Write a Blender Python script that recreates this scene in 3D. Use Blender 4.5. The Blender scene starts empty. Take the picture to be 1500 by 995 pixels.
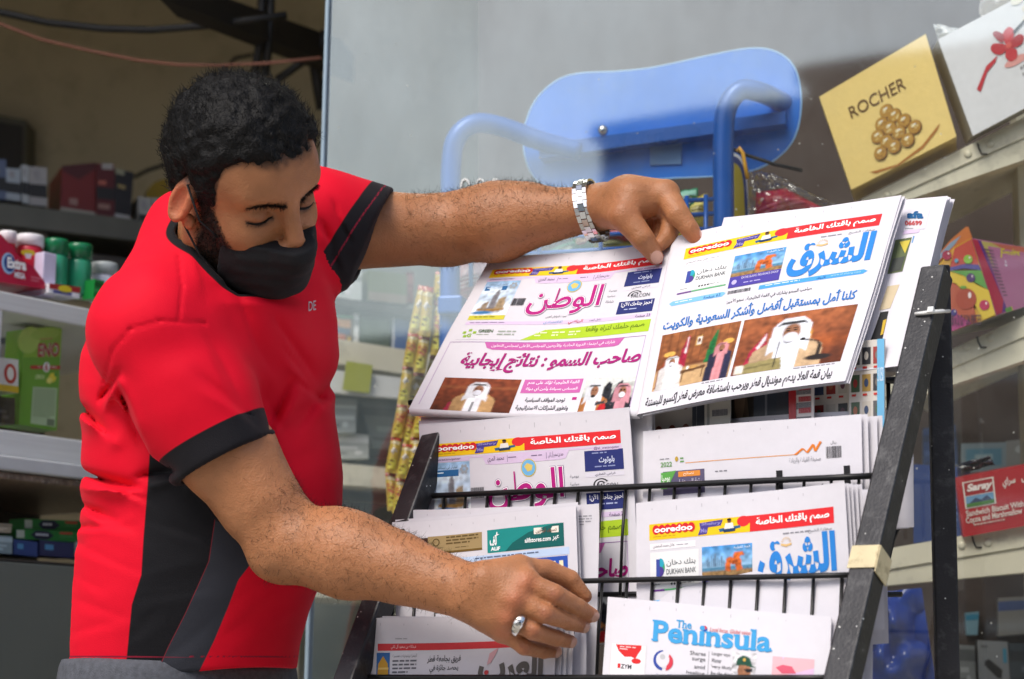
import bpy, math, random, unicodedata
from mathutils.geometry import tessellate_polygon
import numpy as np
from mathutils import Vector, Matrix
random.seed(7); RNG = np.random.default_rng(7)
SC = bpy.context.scene
COL = SC.collection
R_ = math.radians

# ------------------------------------------------------------------ camera
PITCH, ROLL, CAM_Z, LENS = R_(10.0), R_(0.8), 0.82, 70.0
FPX = LENS / 36.0 * 1500.0
_F = np.array([0, math.cos(PITCH), math.sin(PITCH)])
_Rt = np.array([1.0, 0, 0]); _U = np.array([0, -math.sin(PITCH), math.cos(PITCH)])
_R = _Rt * math.cos(ROLL) + _U * math.sin(ROLL)
_U = _U * math.cos(ROLL) - _Rt * math.sin(ROLL)
_C = np.array([0, 0, CAM_Z])
cam_d = bpy.data.cameras.new('camera'); cam = bpy.data.objects.new('camera', cam_d); COL.objects.link(cam)
cam_d.lens = LENS; cam_d.sensor_width = 36; cam_d.clip_end = 600; cam_d.clip_start = 0.05
cam.matrix_world = Matrix(((_R[0], _U[0], -_F[0], _C[0]), (_R[1], _U[1], -_F[1], _C[1]), (_R[2], _U[2], -_F[2], _C[2]), (0, 0, 0, 1)))
cam_d.dof.use_dof = True; cam_d.dof.focus_distance = 2.42; cam_d.dof.aperture_fstop = 5.6
SC.camera = cam

# ------------------------------------------------------------------ daylight (soft: open shade under a bright hazy sky)
SUN_EL, SUN_AZ = R_(50), R_(215)          # azimuth clockwise from +Y
w = bpy.data.worlds.new('World'); SC.world = w; w.use_nodes = True
nt = w.node_tree; nt.nodes.clear()
sky = nt.nodes.new('ShaderNodeTexSky'); sky.sky_type = 'NISHITA'; sky.sun_disc = False
sky.sun_elevation = SUN_EL; sky.sun_rotation = SUN_AZ; sky.dust_density = 3.0; sky.air_density = 1.0; sky.ozone_density = 1.0
bg = nt.nodes.new('ShaderNodeBackground'); bg.inputs['Strength'].default_value = 0.15
wo = nt.nodes.new('ShaderNodeOutputWorld')
nt.links.new(sky.outputs[0], bg.inputs[0]); nt.links.new(bg.outputs[0], wo.inputs[0])
sl = bpy.data.lights.new('sun', 'SUN'); sl.energy = 1.45; sl.angle = R_(24); sl.color = (1.0, 0.95, 0.87)
so = bpy.data.objects.new('sun', sl); COL.objects.link(so)
_sd = Vector((math.sin(SUN_AZ) * math.cos(SUN_EL), math.cos(SUN_AZ) * math.cos(SUN_EL), math.sin(SUN_EL)))
so.rotation_euler = _sd.to_track_quat('Z', 'Y').to_euler(); so.location = (0, -3, 8)
vs = SC.view_settings; vs.view_transform = 'Standard'; vs.look = 'None'; vs.gamma = 1; vs.exposure = 0.55; vs.use_curve_mapping = False
SC.cycles.use_denoising = True; SC.cycles.max_bounces = 10; SC.cycles.transparent_max_bounces = 16
SC.cycles.caustics_reflective = False; SC.cycles.caustics_refractive = False

# ------------------------------------------------------------------ view helpers: the place measured from where the photograph was taken
def ray(px, py): return _F + (px - 750) / FPX * _R - (py - 497.5) / FPX * _U
def P(px, py, d): return _C + ray(px, py) * d
def camco(p):
    q = np.asarray(p) - _C
    z = q @ _F
    return 750 + FPX * (q @ _R) / z, 497.5 - FPX * (q @ _U) / z, z
class Pl:                                   # a real plane in the place
    def __init__(s, p, n): s.p = np.asarray(p, float); s.n = np.asarray(n, float) / np.linalg.norm(n)
    def hit(s, x, y, off=0.0):
        d = ray(x, y); q = s.p + s.n * off
        return _C + d * (((q - _C) @ s.n) / (d @ s.n))
def vplane(px, py, d, yaw, tilt=0.0):       # plane through a point; yaw: direction of its horizontals (deg, + recedes to the right); faces the camera; tilt leans its top back
    a = R_(yaw); n = np.array([math.sin(a), -math.cos(a), 0]); t = R_(tilt)
    n = n * math.cos(t) + np.array([0, 0, 1]) * math.sin(t)
    return Pl(P(px, py, d), n)

# ------------------------------------------------------------------ materials
def lin(c):
    if isinstance(c, str): c = tuple(int(c[i:i + 2], 16) / 255 for i in (0, 2, 4))
    return tuple((x / 12.92 if x <= .04045 else ((x + .055) / 1.055) ** 2.4) for x in c[:3])
def newmat(name):
    m = bpy.data.materials.new(name); m.use_nodes = True; n = m.node_tree.nodes; n.clear()
    o = n.new('ShaderNodeOutputMaterial'); b = n.new('ShaderNodeBsdfPrincipled'); m.node_tree.links.new(b.outputs[0], o.inputs[0])
    return m, n, m.node_tree.links, b, o
def mat(name, col, rough=.6, metal=0.0, var=.12, scale=12, bump=0.0, bscale=200, spec=.5, rvar=.1, dirt=None, dirt_amt=.0, stretch=None):
    m, n, l, b, o = newmat(name)
    c = lin(col) if isinstance(col, str) else col
    tc = n.new('ShaderNodeTexCoord'); src = tc.outputs['Object']
    if stretch:
        mp = n.new('ShaderNodeMapping'); mp.inputs['Scale'].default_value = stretch; l.new(src, mp.inputs[0]); src = mp.outputs[0]
    nz = n.new('ShaderNodeTexNoise'); nz.inputs['Scale'].default_value = scale; nz.inputs['Detail'].default_value = 6; l.new(src, nz.inputs['Vector'])
    cr = n.new('ShaderNodeMapRange'); cr.inputs['From Min'].default_value = .3; cr.inputs['From Max'].default_value = .7
    cr.inputs['To Min'].default_value = 1 - var; cr.inputs['To Max'].default_value = 1 + var; l.new(nz.outputs[0], cr.inputs[0])
    mx = n.new('ShaderNodeVectorMath'); mx.operation = 'SCALE'; mx.inputs[0].default_value = c; l.new(cr.outputs[0], mx.inputs['Scale'])
    colout = mx.outputs[0]
    if dirt:
        n2 = n.new('ShaderNodeTexNoise'); n2.inputs['Scale'].default_value = scale * 2.3; n2.inputs['Detail'].default_value = 8; n2.inputs['Roughness'].default_value = .7; l.new(src, n2.inputs['Vector'])
        r2 = n.new('ShaderNodeMapRange'); r2.inputs['From Min'].default_value = .52; r2.inputs['From Max'].default_value = .68; r2.inputs['To Max'].default_value = dirt_amt; l.new(n2.outputs[0], r2.inputs[0])
        mm = n.new('ShaderNodeMix'); mm.data_type = 'RGBA'; l.new(r2.outputs[0], mm.inputs[0]); l.new(colout, mm.inputs[6]); mm.inputs[7].default_value = (*lin(dirt), 1); colout = mm.outputs[2]
    l.new(colout, b.inputs['Base Color'])
    rr = n.new('ShaderNodeMapRange'); rr.inputs['To Min'].default_value = max(.02, rough - rvar); rr.inputs['To Max'].default_value = min(1, rough + rvar); l.new(nz.outputs[0], rr.inputs[0]); l.new(rr.outputs[0], b.inputs['Roughness'])
    b.inputs['Metallic'].default_value = metal; b.inputs['Specular IOR Level'].default_value = spec
    if bump:
        n3 = n.new('ShaderNodeTexNoise'); n3.inputs['Scale'].default_value = bscale; n3.inputs['Detail'].default_value = 4; l.new(src, n3.inputs['Vector'])
        bp = n.new('ShaderNodeBump'); bp.inputs['Strength'].default_value = bump; bp.inputs['Distance'].default_value = .004; l.new(n3.outputs[0], bp.inputs['Height']); l.new(bp.outputs[0], b.inputs['Normal'])
    return m
def printmat(name, rough, metal=0.0, spec=.4, bump=0.0, bscale=60, fiber=.03, sub=0.0):
    m, n, l, b, o = newmat(name)
    at = n.new('ShaderNodeAttribute'); at.attribute_name = 'col'
    tc = n.new('ShaderNodeTexCoord'); nz = n.new('ShaderNodeTexNoise'); nz.inputs['Scale'].default_value = 90; nz.inputs['Detail'].default_value = 6; l.new(tc.outputs['Object'], nz.inputs['Vector'])
    cr = n.new('ShaderNodeMapRange'); cr.inputs['To Min'].default_value = 1 - fiber * 2; cr.inputs['To Max'].default_value = 1 + fiber * 2; l.new(nz.outputs[0], cr.inputs[0])
    mx = n.new('ShaderNodeVectorMath'); mx.operation = 'SCALE'; l.new(at.outputs['Color'], mx.inputs[0]); l.new(cr.outputs[0], mx.inputs['Scale']); l.new(mx.outputs[0], b.inputs['Base Color'])
    b.inputs['Roughness'].default_value = rough; b.inputs['Metallic'].default_value = metal; b.inputs['Specular IOR Level'].default_value = spec
    if bump:
        n3 = n.new('ShaderNodeTexNoise'); n3.inputs['Scale'].default_value = bscale; n3.inputs['Detail'].default_value = 5; l.new(tc.outputs['Object'], n3.inputs['Vector'])
        bp = n.new('ShaderNodeBump'); bp.inputs['Strength'].default_value = bump; bp.inputs['Distance'].default_value = .004; l.new(n3.outputs[0], bp.inputs['Height']); l.new(bp.outputs[0], b.inputs['Normal'])
    return m
M = {}
M['news'] = printmat('newsprint', .72, spec=.25, bump=.25, bscale=22, fiber=.02)
M['card'] = printmat('printed_card', .38, spec=.45, bump=.05)
M['gold'] = printmat('gold_foil_card', .34, metal=.15, bump=.1, bscale=140, fiber=.03)
M['plastic'] = printmat('printed_plastic', .25, spec=.6, bump=.2, bscale=40)
M['black_metal'] = mat('black_painted_steel', '2b2b2e', .42, .3, .25, 18, .12, 300, dirt='777777', dirt_amt=.28)
def specks(m, scale=260, thr=.022, col=(.6, .6, .58)):          # tiny drops of dried white paint
    n = m.node_tree.nodes; l = m.node_tree.links; b = [x for x in n if x.type == 'BSDF_PRINCIPLED'][0]; old = b.inputs['Base Color'].links[0].from_socket
    tc = n.new('ShaderNodeTexCoord'); v = n.new('ShaderNodeTexVoronoi'); v.inputs['Scale'].default_value = scale; l.new(tc.outputs['Object'], v.inputs['Vector']); sx = n.new('ShaderNodeSeparateColor'); l.new(v.outputs['Color'], sx.inputs[0])
    a = n.new('ShaderNodeMath'); a.operation = 'LESS_THAN'; l.new(v.outputs['Distance'], a.inputs[0]); a.inputs[1].default_value = .24; c = n.new('ShaderNodeMath'); c.operation = 'LESS_THAN'; l.new(sx.outputs[0], c.inputs[0]); c.inputs[1].default_value = thr; d = n.new('ShaderNodeMath'); d.operation = 'MULTIPLY'; l.new(a.outputs[0], d.inputs[0]); l.new(c.outputs[0], d.inputs[1])
    x = n.new('ShaderNodeMix'); x.data_type = 'RGBA'; l.new(d.outputs[0], x.inputs[0]); l.new(old, x.inputs[6]); x.inputs[7].default_value = (*col, 1); l.new(x.outputs[2], b.inputs['Base Color'])
specks(M['black_metal'])
M['wire'] = mat('black_wire', '1c1c1d', .38, .4, .2, 40)
M['white_plastic'] = mat('white_plastic', 'd9dad8', .4, 0, .04)
M['ivory_steel'] = mat('ivory_painted_steel', 'e2dcc6', .45, .1, .08, 9, .04, 120, dirt='6d675a', dirt_amt=.35)
M['alu'] = mat('brushed_aluminium', 'd0d2d2', .45, .1, .06, 8, stretch=(1, 1, 30))
M['steel'] = mat('polished_steel', 'd2d3d4', .16, 1.0, .05, 30, rvar=.06)
M['silver'] = mat('silver', 'd9d6d0', .22, 1.0, .05, 60)
M['blue_plastic'] = mat('blue_plastic', '1567c4', .38, 0, .06, 6, .04, 150)
M['blue_tube'] = mat('blue_enamelled_tube', '0f5cb8', .3, .1, .07, 8)
M['wall_beige'] = mat('beige_plaster', 'b9ae92', .85, 0, .1, 3, .1, 40, dirt='7c7058', dirt_amt=.35)
M['wall_grey'] = mat('grey_plaster', '8f958f', .85, 0, .08, 2, .1, 40)
M['dark_panel'] = mat('grey_green_panel', '5d625d', .55, 0, .1, 3)
M['dark'] = mat('dark_brown_laminate', '2b2724', .6, 0, .2, 5)
M['granite'] = mat('brown_granite', '6b5a4c', .4, 0, .5, 60, dirt='b7aea4', dirt_amt=.8)
M['pave'] = mat('concrete_paving', 'b5b0a4', .85, 0, .12, 4, .3, 60, dirt='6d675f', dirt_amt=.5)
M['asphalt'] = mat('asphalt', (.05, .05, .052), .85, 0, .2, 30, .4, 200)
M['pale_render'] = mat('pale_render', 'd8d4c8', .85, 0, .08, 1.0, .1, 30, dirt='b7b2a5', dirt_amt=.5)
M['window_dark'] = mat('window_dark', '3a4046', .12, 0, .1, 4)
M['maroon'] = mat('dark_brown_render', '1f1714', .85, 0, .15, 1)
M['rubber'] = mat('rubber', '1a1a1a', .8, 0, .1)
M['cable'] = mat('black_cable', '121212', .5)
M['red_cord'] = mat('faded_red_cord', '8a5a48', .7)

# ------------------------------------------------------------------ objects
def link(name, me, m=None, parent=None, smooth=False):
    o = bpy.data.objects.new(name, me); COL.objects.link(o)
    if m is not None:
        for k in (m if isinstance(m, (list, tuple)) else [m]): me.materials.append(k)
    if parent is not None:
        o.parent = parent; o.matrix_parent_inverse = Matrix.Identity(4)
        if parent.type == 'EMPTY':
            o.matrix_parent_inverse = Matrix.Translation(parent.location).inverted()
    if smooth: me.shade_smooth()
    return o
def tag(o, label=None, cat=None, group=None, kind=None):
    if label: o['label'] = label
    if cat: o['category'] = cat
    if group: o['group'] = group
    if kind: o['kind'] = kind
    return o
def empty(name, loc, label, cat, group=None):
    o = bpy.data.objects.new(name, None); COL.objects.link(o); o.location = tuple(loc); o.empty_display_size = .05
    return tag(o, label, cat, group)

def bisect(p, faces, mx):
    p = [tuple(q) for q in np.asarray(p, float)]; out = []; st = []
    for f in faces: st += [(f[0], f[i], f[i + 1]) for i in range(1, len(f) - 1)]
    mid = {}
    while st:
        f = st.pop(); L = [math.hypot(p[f[i]][0] - p[f[(i + 1) % 3]][0], p[f[i]][1] - p[f[(i + 1) % 3]][1]) for i in range(3)]; k = L.index(max(L))
        if L[k] <= mx: out.append(f); continue
        a, b, c = f[k], f[(k + 1) % 3], f[(k + 2) % 3]; key = (min(a, b), max(a, b))
        if key not in mid: mid[key] = len(p); p.append(tuple((np.array(p[a]) + np.array(p[b])) / 2))
        m = mid[key]; st += [(a, m, c), (m, b, c)]
    return np.array(p), out

class MB:
    """collects faces with a colour each; build() links ONE mesh"""
    def __init__(s): s.v = []; s.f = []; s.c = []; s.sm = []
    def add(s, vs, fs, col=(.5, .5, .5), smooth=False):
        b = len(s.v); s.v.extend(map(tuple, vs)); s.f.extend(tuple(i + b for i in f) for f in fs)
        c = lin(col) if isinstance(col, str) else tuple(col)
        s.c.extend([c] * len(fs)); s.sm.extend([smooth] * len(fs)); return s
    def box(s, o, u, v, w, col=(.5, .5, .5), bev=0.0):       # corner o and three edge vectors
        o, u, v, w = map(lambda a: np.asarray(a, float), (o, u, v, w))
        if bev > 0:
            bm = __import__('bmesh').new()
            L = [np.linalg.norm(a) for a in (u, v, w)]
            vs_ = [bm.verts.new((x * L[0], y * L[1], z * L[2])) for z in (0, 1) for y in (0, 1) for x in (0, 1)]
            for f in ((0, 2, 3, 1), (4, 5, 7, 6), (0, 1, 5, 4), (2, 6, 7, 3), (0, 4, 6, 2), (1, 3, 7, 5)): bm.faces.new([vs_[i] for i in f])
            __import__('bmesh').ops.bevel(bm, geom=bm.edges[:], offset=min(bev, min(L) * .45), segments=2, affect='EDGES', profile=.5)
            bm.verts.index_update()
            pts = [o + u / L[0] * q.co.x + v / L[1] * q.co.y + w / L[2] * q.co.z for q in bm.verts]
            fs = [tuple(q.index for q in f.verts) for f in bm.faces]; bm.free()
            return s.add(pts, fs, col)
        pts = [o + u * x + v * y + w * z for z in (0, 1) for y in (0, 1) for x in (0, 1)]
        return s.add(pts, [(0, 2, 3, 1), (4, 5, 7, 6), (0, 1, 5, 4), (2, 6, 7, 3), (0, 4, 6, 2), (1, 3, 7, 5)], col)
    def tube(s, pts, r, n=10, col=(.5, .5, .5), cap=True, smooth=True):
        pts = [np.asarray(p, float) for p in pts]; m = len(pts); rs = r if isinstance(r, (list, tuple, np.ndarray)) else [r] * m
        T = [pts[min(i + 1, m - 1)] - pts[max(i - 1, 0)] for i in range(m)]; T = [t / (np.linalg.norm(t) + 1e-12) for t in T]
        a = np.array([0, 0, 1.0]) if abs(T[0][2]) < .9 else np.array([1.0, 0, 0])
        N = a - T[0] * (a @ T[0]); N /= np.linalg.norm(N); vs = []
        for i in range(m):
            N = N - T[i] * (N @ T[i]); N /= np.linalg.norm(N); B = np.cross(T[i], N)
            for k in range(n):
                t = 2 * math.pi * k / n; vs.append(pts[i] + rs[i] * (N * math.cos(t) + B * math.sin(t)))
        fs = [(i * n + k, i * n + (k + 1) % n, (i + 1) * n + (k + 1) % n, (i + 1) * n + k) for i in range(m - 1) for k in range(n)]
        if cap: fs += [tuple(range(n))[::-1], tuple(range((m - 1) * n, m * n))]
        return s.add(vs, fs, col, smooth)
    def lathe(s, base, axis, prof, n=28, col=(.5, .5, .5), smooth=True):      # prof: (radius, height)
        axis = np.asarray(axis, float) / np.linalg.norm(axis); a = np.array([1.0, 0, 0]) if abs(axis[0]) < .9 else np.array([0, 1.0, 0])
        N = np.cross(axis, a); N /= np.linalg.norm(N); B = np.cross(axis, N); vs = []
        for r, h in prof:
            for k in range(n):
                t = 2 * math.pi * k / n; vs.append(np.asarray(base) + axis * h + r * (N * math.cos(t) + B * math.sin(t)))
        fs = [(i * n + k, i * n + (k + 1) % n, (i + 1) * n + (k + 1) % n, (i + 1) * n + k) for i in range(len(prof) - 1) for k in range(n)]
        fs += [tuple(range(n))[::-1], tuple(range((len(prof) - 1) * n, len(prof) * n))]
        return s.add(vs, fs, col, smooth)
    # ---- printing on a surface
    def rect(s, S, s0, s1, t0, t1, col, lay=1, ns=None, ntt=None, skew=0.0):
        ns = ns or max(1, int(abs(s1 - s0) * 14)); ntt = ntt or max(1, int(abs(t1 - t0) * 10))
        a = np.linspace(s0, s1, ns + 1); b = np.linspace(t0, t1, ntt + 1); A, Bm = np.meshgrid(a, b)
        A = A + skew * (t1 - Bm)
        v = S.at(A.ravel(), Bm.ravel(), lay); k = ns + 1
        fs = [(j * k + i, j * k + i + 1, (j + 1) * k + i + 1, (j + 1) * k + i) for j in range(ntt) for i in range(ns)]
        return s.add(v, fs, col, True)
    def poly(s, S, pts, col, lay=1):
        p = np.array(pts, float)
        if isinstance(S, Sheet):
            p[:, 1] = np.minimum(p[:, 1], S.H)
            if S.b is not None:                              # follow the bend of the sheet
                tr = tessellate_polygon([[Vector((a, b, 0)) for a, b in p]]); p, tr = bisect(p, tr, .06)
                return s.add(S.at(p[:, 0], p[:, 1], lay), tr, col, True)
        v = S.at(p[:, 0], p[:, 1], lay); return s.add(v, [tuple(range(len(p)))], col)
    def oval(s, S, cx, cy, rx, ry, col, lay=1, n=18, a0=0, a1=360):
        an = np.radians(np.linspace(a0, a1, n + 1)); 
        if a1 - a0 >= 360: an = an[:-1]
        return s.poly(S, [(cx + rx * math.cos(a), cy + ry * math.sin(a)) for a in an], col, lay)
    def text(s, S, body, s0, s1, t0, t1, col, lay=2, bold=0.0, shear=0.0, keep=False):
        v, fs, isl = text2d(body, bold)
        x0, y0 = v.min(0); x1, y1 = v.max(0)
        if keep:                                            # keep the letter proportions, centre in the box
            k = min((s1 - s0) / (x1 - x0), (t1 - t0) / (y1 - y0)); cx, cy = (s0 + s1) / 2, (t0 + t1) / 2
            s0, s1, t0, t1 = cx - k * (x1 - x0) / 2, cx + k * (x1 - x0) / 2, cy - k * (y1 - y0) / 2, cy + k * (y1 - y0) / 2
        a = s0 + (v[:, 0] - x0) / (x1 - x0) * (s1 - s0); b = t1 - (v[:, 1] - y0) / (y1 - y0) * (t1 - t0)
        a = a + shear * (t1 - b)
        if isinstance(S, Sheet) and S.b is not None and (s1 - s0) > .12:
            p, tr = bisect(np.stack([a, b, isl], 1), fs, .05); return s.add(S.at(p[:, 0], p[:, 1], lay + p[:, 2] * .09), tr, col)
        q = S.at(a, b, lay + isl * .09); return s.add(q, fs, col)
    def photo(s, S, s0, s1, t0, t1, c0, c1, lay=1, jit=.12, n=26, seed=1):      # a printed photograph's backdrop: mottled, graded ink
        rr = np.random.default_rng(seed); m = max(6, int(n * (t1 - t0) / (s1 - s0))); a = np.linspace(s0, s1, n + 1); b = np.linspace(t0, t1, m + 1); A, B = np.meshgrid(a, b)
        v = S.at(A.ravel(), B.ravel(), lay); k = n + 1; g = rr.normal(size=(m + 4, n + 4)); g = (g[:-4, :-4] + g[2:-2, :-4] + g[:-4, 2:-2] + g[2:-2, 2:-2] + g[1:-3, 1:-3] + g[3:-1, 1:-3]) / 3
        c0, c1 = np.array(lin(c0)), np.array(lin(c1)); base = len(s.v); s.v.extend(map(tuple, v))
        for j in range(m):
            for i in range(n): s.f.append(tuple(base + q for q in (j * k + i, j * k + i + 1, (j + 1) * k + i + 1, (j + 1) * k + i))); s.c.append(tuple(np.clip((c0 + (c1 - c0) * j / m) * (1 + jit * g[j, i]), .004, 1))); s.sm.append(True)
        return s
    def dashes(s, S, s0, s1, t0, t1, rows, col, lay=2, fill=.9, thick=.45):     # print too small to read
        h = (t1 - t0) / rows
        for i in range(rows):
            x = s0; end = s1 if i < rows - 1 else s0 + (s1 - s0) * random.uniform(.5, .95)
            while x < end - .004:
                wd = random.uniform(.012, .04); e = min(end, x + wd)
                s.rect(S, x, e, t0 + i * h, t0 + (i + thick) * h, col, lay, 1, 1); x = e + .006
        return s
    def raster(s, S, s0, s1, t0, t1, img, lay=1):            # a printed press photograph: one small face per dot of ink
        m, n = img.shape[:2]; A, B = np.meshgrid(np.linspace(s0, s1, n + 1), np.linspace(t0, t1, m + 1))
        v = S.at(A.ravel(), B.ravel(), lay); k = n + 1; b = len(s.v); s.v.extend(map(tuple, v))
        for j in range(m):
            for i in range(n): s.f.append((b + j * k + i, b + j * k + i + 1, b + (j + 1) * k + i + 1, b + (j + 1) * k + i)); s.c.append(tuple(img[j, i])); s.sm.append(True)
        return s
    def build(s, name, m, parent=None, merge=False):
        me = bpy.data.meshes.new(name); me.from_pydata([tuple(map(float, q)) for q in s.v], [], s.f)
        at = me.color_attributes.new('col', 'FLOAT_COLOR', 'CORNER')
        cnt = [len(f) for f in s.f]; arr = np.repeat(np.array(s.c, dtype=np.float32), cnt, axis=0)
        arr = np.concatenate([arr, np.ones((len(arr), 1), np.float32)], 1); at.data.foreach_set('color', arr.ravel())
        me.polygons.foreach_set('use_smooth', np.array(s.sm, dtype=bool))
        me.update(); return link(name, me, m, parent)

class Ink:                                   # paints a small picture with soft brushes (x, y in 0..1)
    def __init__(s, n, m, c0, c1, seed=0):
        s.n, s.m = n, m; s.X, s.Y = np.meshgrid((np.arange(n) + .5) / n, (np.arange(m) + .5) / m); s.asp = m / n
        a, b = np.array(lin(c0)), np.array(lin(c1)); s.I = a + (b - a) * s.Y[..., None]; s.r = np.random.default_rng(seed)
        s.g = s.noise(5) * .18; s.I = s.I * (1 + s.g[..., None])
    def noise(s, k):
        a = s.r.normal(size=(s.m, s.n))
        for _ in range(k): a = (a + np.roll(a, 1, 0) + np.roll(a, -1, 0) + np.roll(a, 1, 1) + np.roll(a, -1, 1)) / 5
        return a / (a.std() + 1e-9)
    def put(s, w, col, tex=.1, shade=None):
        c = np.array(lin(col)) * (1 + tex * s.noise(2))[..., None]
        if shade is not None: c = c * shade[..., None]
        s.I = s.I * (1 - w[..., None]) + c * w[..., None]; return s
    def oval(s, cx, cy, rx, ry, col, soft=.25, tex=.1, shade=None):
        d = np.hypot((s.X - cx) / rx, (s.Y - cy) / ry); return s.put(np.clip((1 + soft / 2 - d) / soft, 0, 1), col, tex, shade)
    def poly(s, pts, col, tex=.1, shade=None, blur=1):
        ins = np.zeros((s.m, s.n), bool); p = pts
        for i in range(len(p)):
            (x0, y0), (x1, y1) = p[i], p[(i + 1) % len(p)]
            if y0 == y1: continue
            c = (s.Y < max(y0, y1)) & (s.Y >= min(y0, y1)) & (s.X < x0 + (s.Y - y0) * (x1 - x0) / (y1 - y0)); ins ^= c
        w = ins.astype(float)
        for _ in range(blur):
            q = np.pad(w, 1, mode='edge'); w = (2 * w + q[:-2, 1:-1] + q[2:, 1:-1] + q[1:-1, :-2] + q[1:-1, 2:]) / 6
        return s.put(w, col, tex, shade)
    def robed(s, cx, top, h, robe, cloth='e6e8ee', cord='141418', face='8f6248', mask=True, turn=0.0):
        k = h; a = s.asp; x = lambda u: cx + u * k * a; y = lambda v: top + v * k
        sh = .8 + .35 * np.clip((s.X - cx) / (k * a) + .5, 0, 1); fo = 1 + .10 * np.sin((s.X - cx) / (k * a) * 16 + s.Y * 5)
        s.poly([(x(-.62), 2), (x(-.5), y(.62)), (x(-.2), y(.42)), (x(.2), y(.42)), (x(.5), y(.62)), (x(.62), 2)], robe, .08, sh * fo)
        s.poly([(x(-.2), 2), (x(-.17), y(.45)), (x(.17), y(.45)), (x(.2), 2)], cloth, .04, fo)
        s.poly([(x(-.3), y(.75)), (x(-.27), y(.15)), (x(-.14), y(0)), (x(.14), y(0)), (x(.27), y(.15)), (x(.3), y(.75)), (x(.16), y(.62)), (x(-.16), y(.62))], cloth, .05, .8 + .3 * (s.X > cx) * np.ones_like(s.X) * .6)
        s.oval(x(.01 + turn), y(.3), .125 * k * a, .19 * k, face, .35, .08, .75 + .4 * np.clip((s.X - cx) / (.2 * k * a) + .5, 0, 1))
        s.oval(x(turn), y(.47), .07 * k * a, .05 * k, '1d1512', .6)
        for e in (-.05, .055): s.oval(x(e + turn), y(.255), .028 * k * a, .016 * k, '201410', .9); s.oval(x(e + turn), y(.215), .035 * k * a, .009 * k, '201410', .9)
        if mask: s.oval(x(.005 + turn), y(.40), .105 * k * a, .10 * k, 'd8dae4', .3, .05, .8 + .3 * np.clip((s.X - cx) / (.2 * k * a) + .5, 0, 1))
        s.poly([(x(-.22), y(.15)), (x(-.14), y(.07)), (x(.14), y(.07)), (x(.22), y(.15)), (x(.14), y(.125)), (x(-.14), y(.125))], cord, .1); return s
def ink_portrait(seed=3):
    k = Ink(64, 42, '7c3a20', '52240f', seed); k.put(np.exp(-((k.Y - .28) / .05) ** 2) * .5, '9a5a34'); k.poly([(.16, 1.1), (.2, .72), (.30, .8), (.3, 1.1)], '8a1a34'); k.poly([(.28, 1.1), (.32, .5), (.42, .42), (.62, .42), (.7, .55), (.72, 1.1)], 'b58a44')
    k.robed(.5, .12, .78, 'b08a5c'); k.put(np.exp(-((k.X - .5) / .012) ** 2) * (k.Y > .72), '1a1416'); return np.clip(k.I, .003, .9)
def ink_summit(seed=5):
    k = Ink(84, 62, '9a5834', '6a3018', seed); k.put(np.clip((k.X - .45) * 2, 0, 1) * np.clip(1 - np.abs(k.Y - .58) / .16, 0, 1) * .7, 'c8662c'); k.put(np.clip((k.Y - .25) * 4, 0, 1) * np.exp(-((k.X - .95) / .1) ** 2) * .6, '4a2414')
    k.poly([(.08, .95), (.13, .6), (.2, .42), (.25, .3), (.27, .5), (.24, .98)], 'a01c3c', .2); k.poly([(.18, .55), (.235, .36), (.25, .3), (.255, .42), (.2, .6)], 'dcd0d2', .1)
    k.poly([(.29, 1.1), (.31, .4), (.37, .22), (.58, .22), (.66, .36), (.69, 1.1)], 'b98436', .12, .7 + .5 * k.X); k.robed(.47, .1, .86, 'b79a78', 'e9edf6')
    k.poly([(.05, 1.1), (.06, .84), (.44, .78), (.48, 1.1)], '8e8354', .06); k.poly([(.1, .9), (.4, .86), (.4, .89), (.1, .93)], '6e6640')
    k.poly([(.6, .5), (.74, .56), (.78, .64), (.78, .86), (.755, .86), (.755, .65), (.73, .585), (.6, .53)], '1e1718'); k.oval(.78, .87, .12, .05, '231b1c', .4); k.oval(.595, .51, .025, .025, '1a1414', .5); k.poly([(.375, .95), (.38, .5), (.395, .5), (.39, .95)], '1c1618')
    k.poly([(.02, .98), (.03, .84), (.1, .84), (.11, .98)], 'd8d0c4'); return np.clip(k.I, .003, .92)
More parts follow.
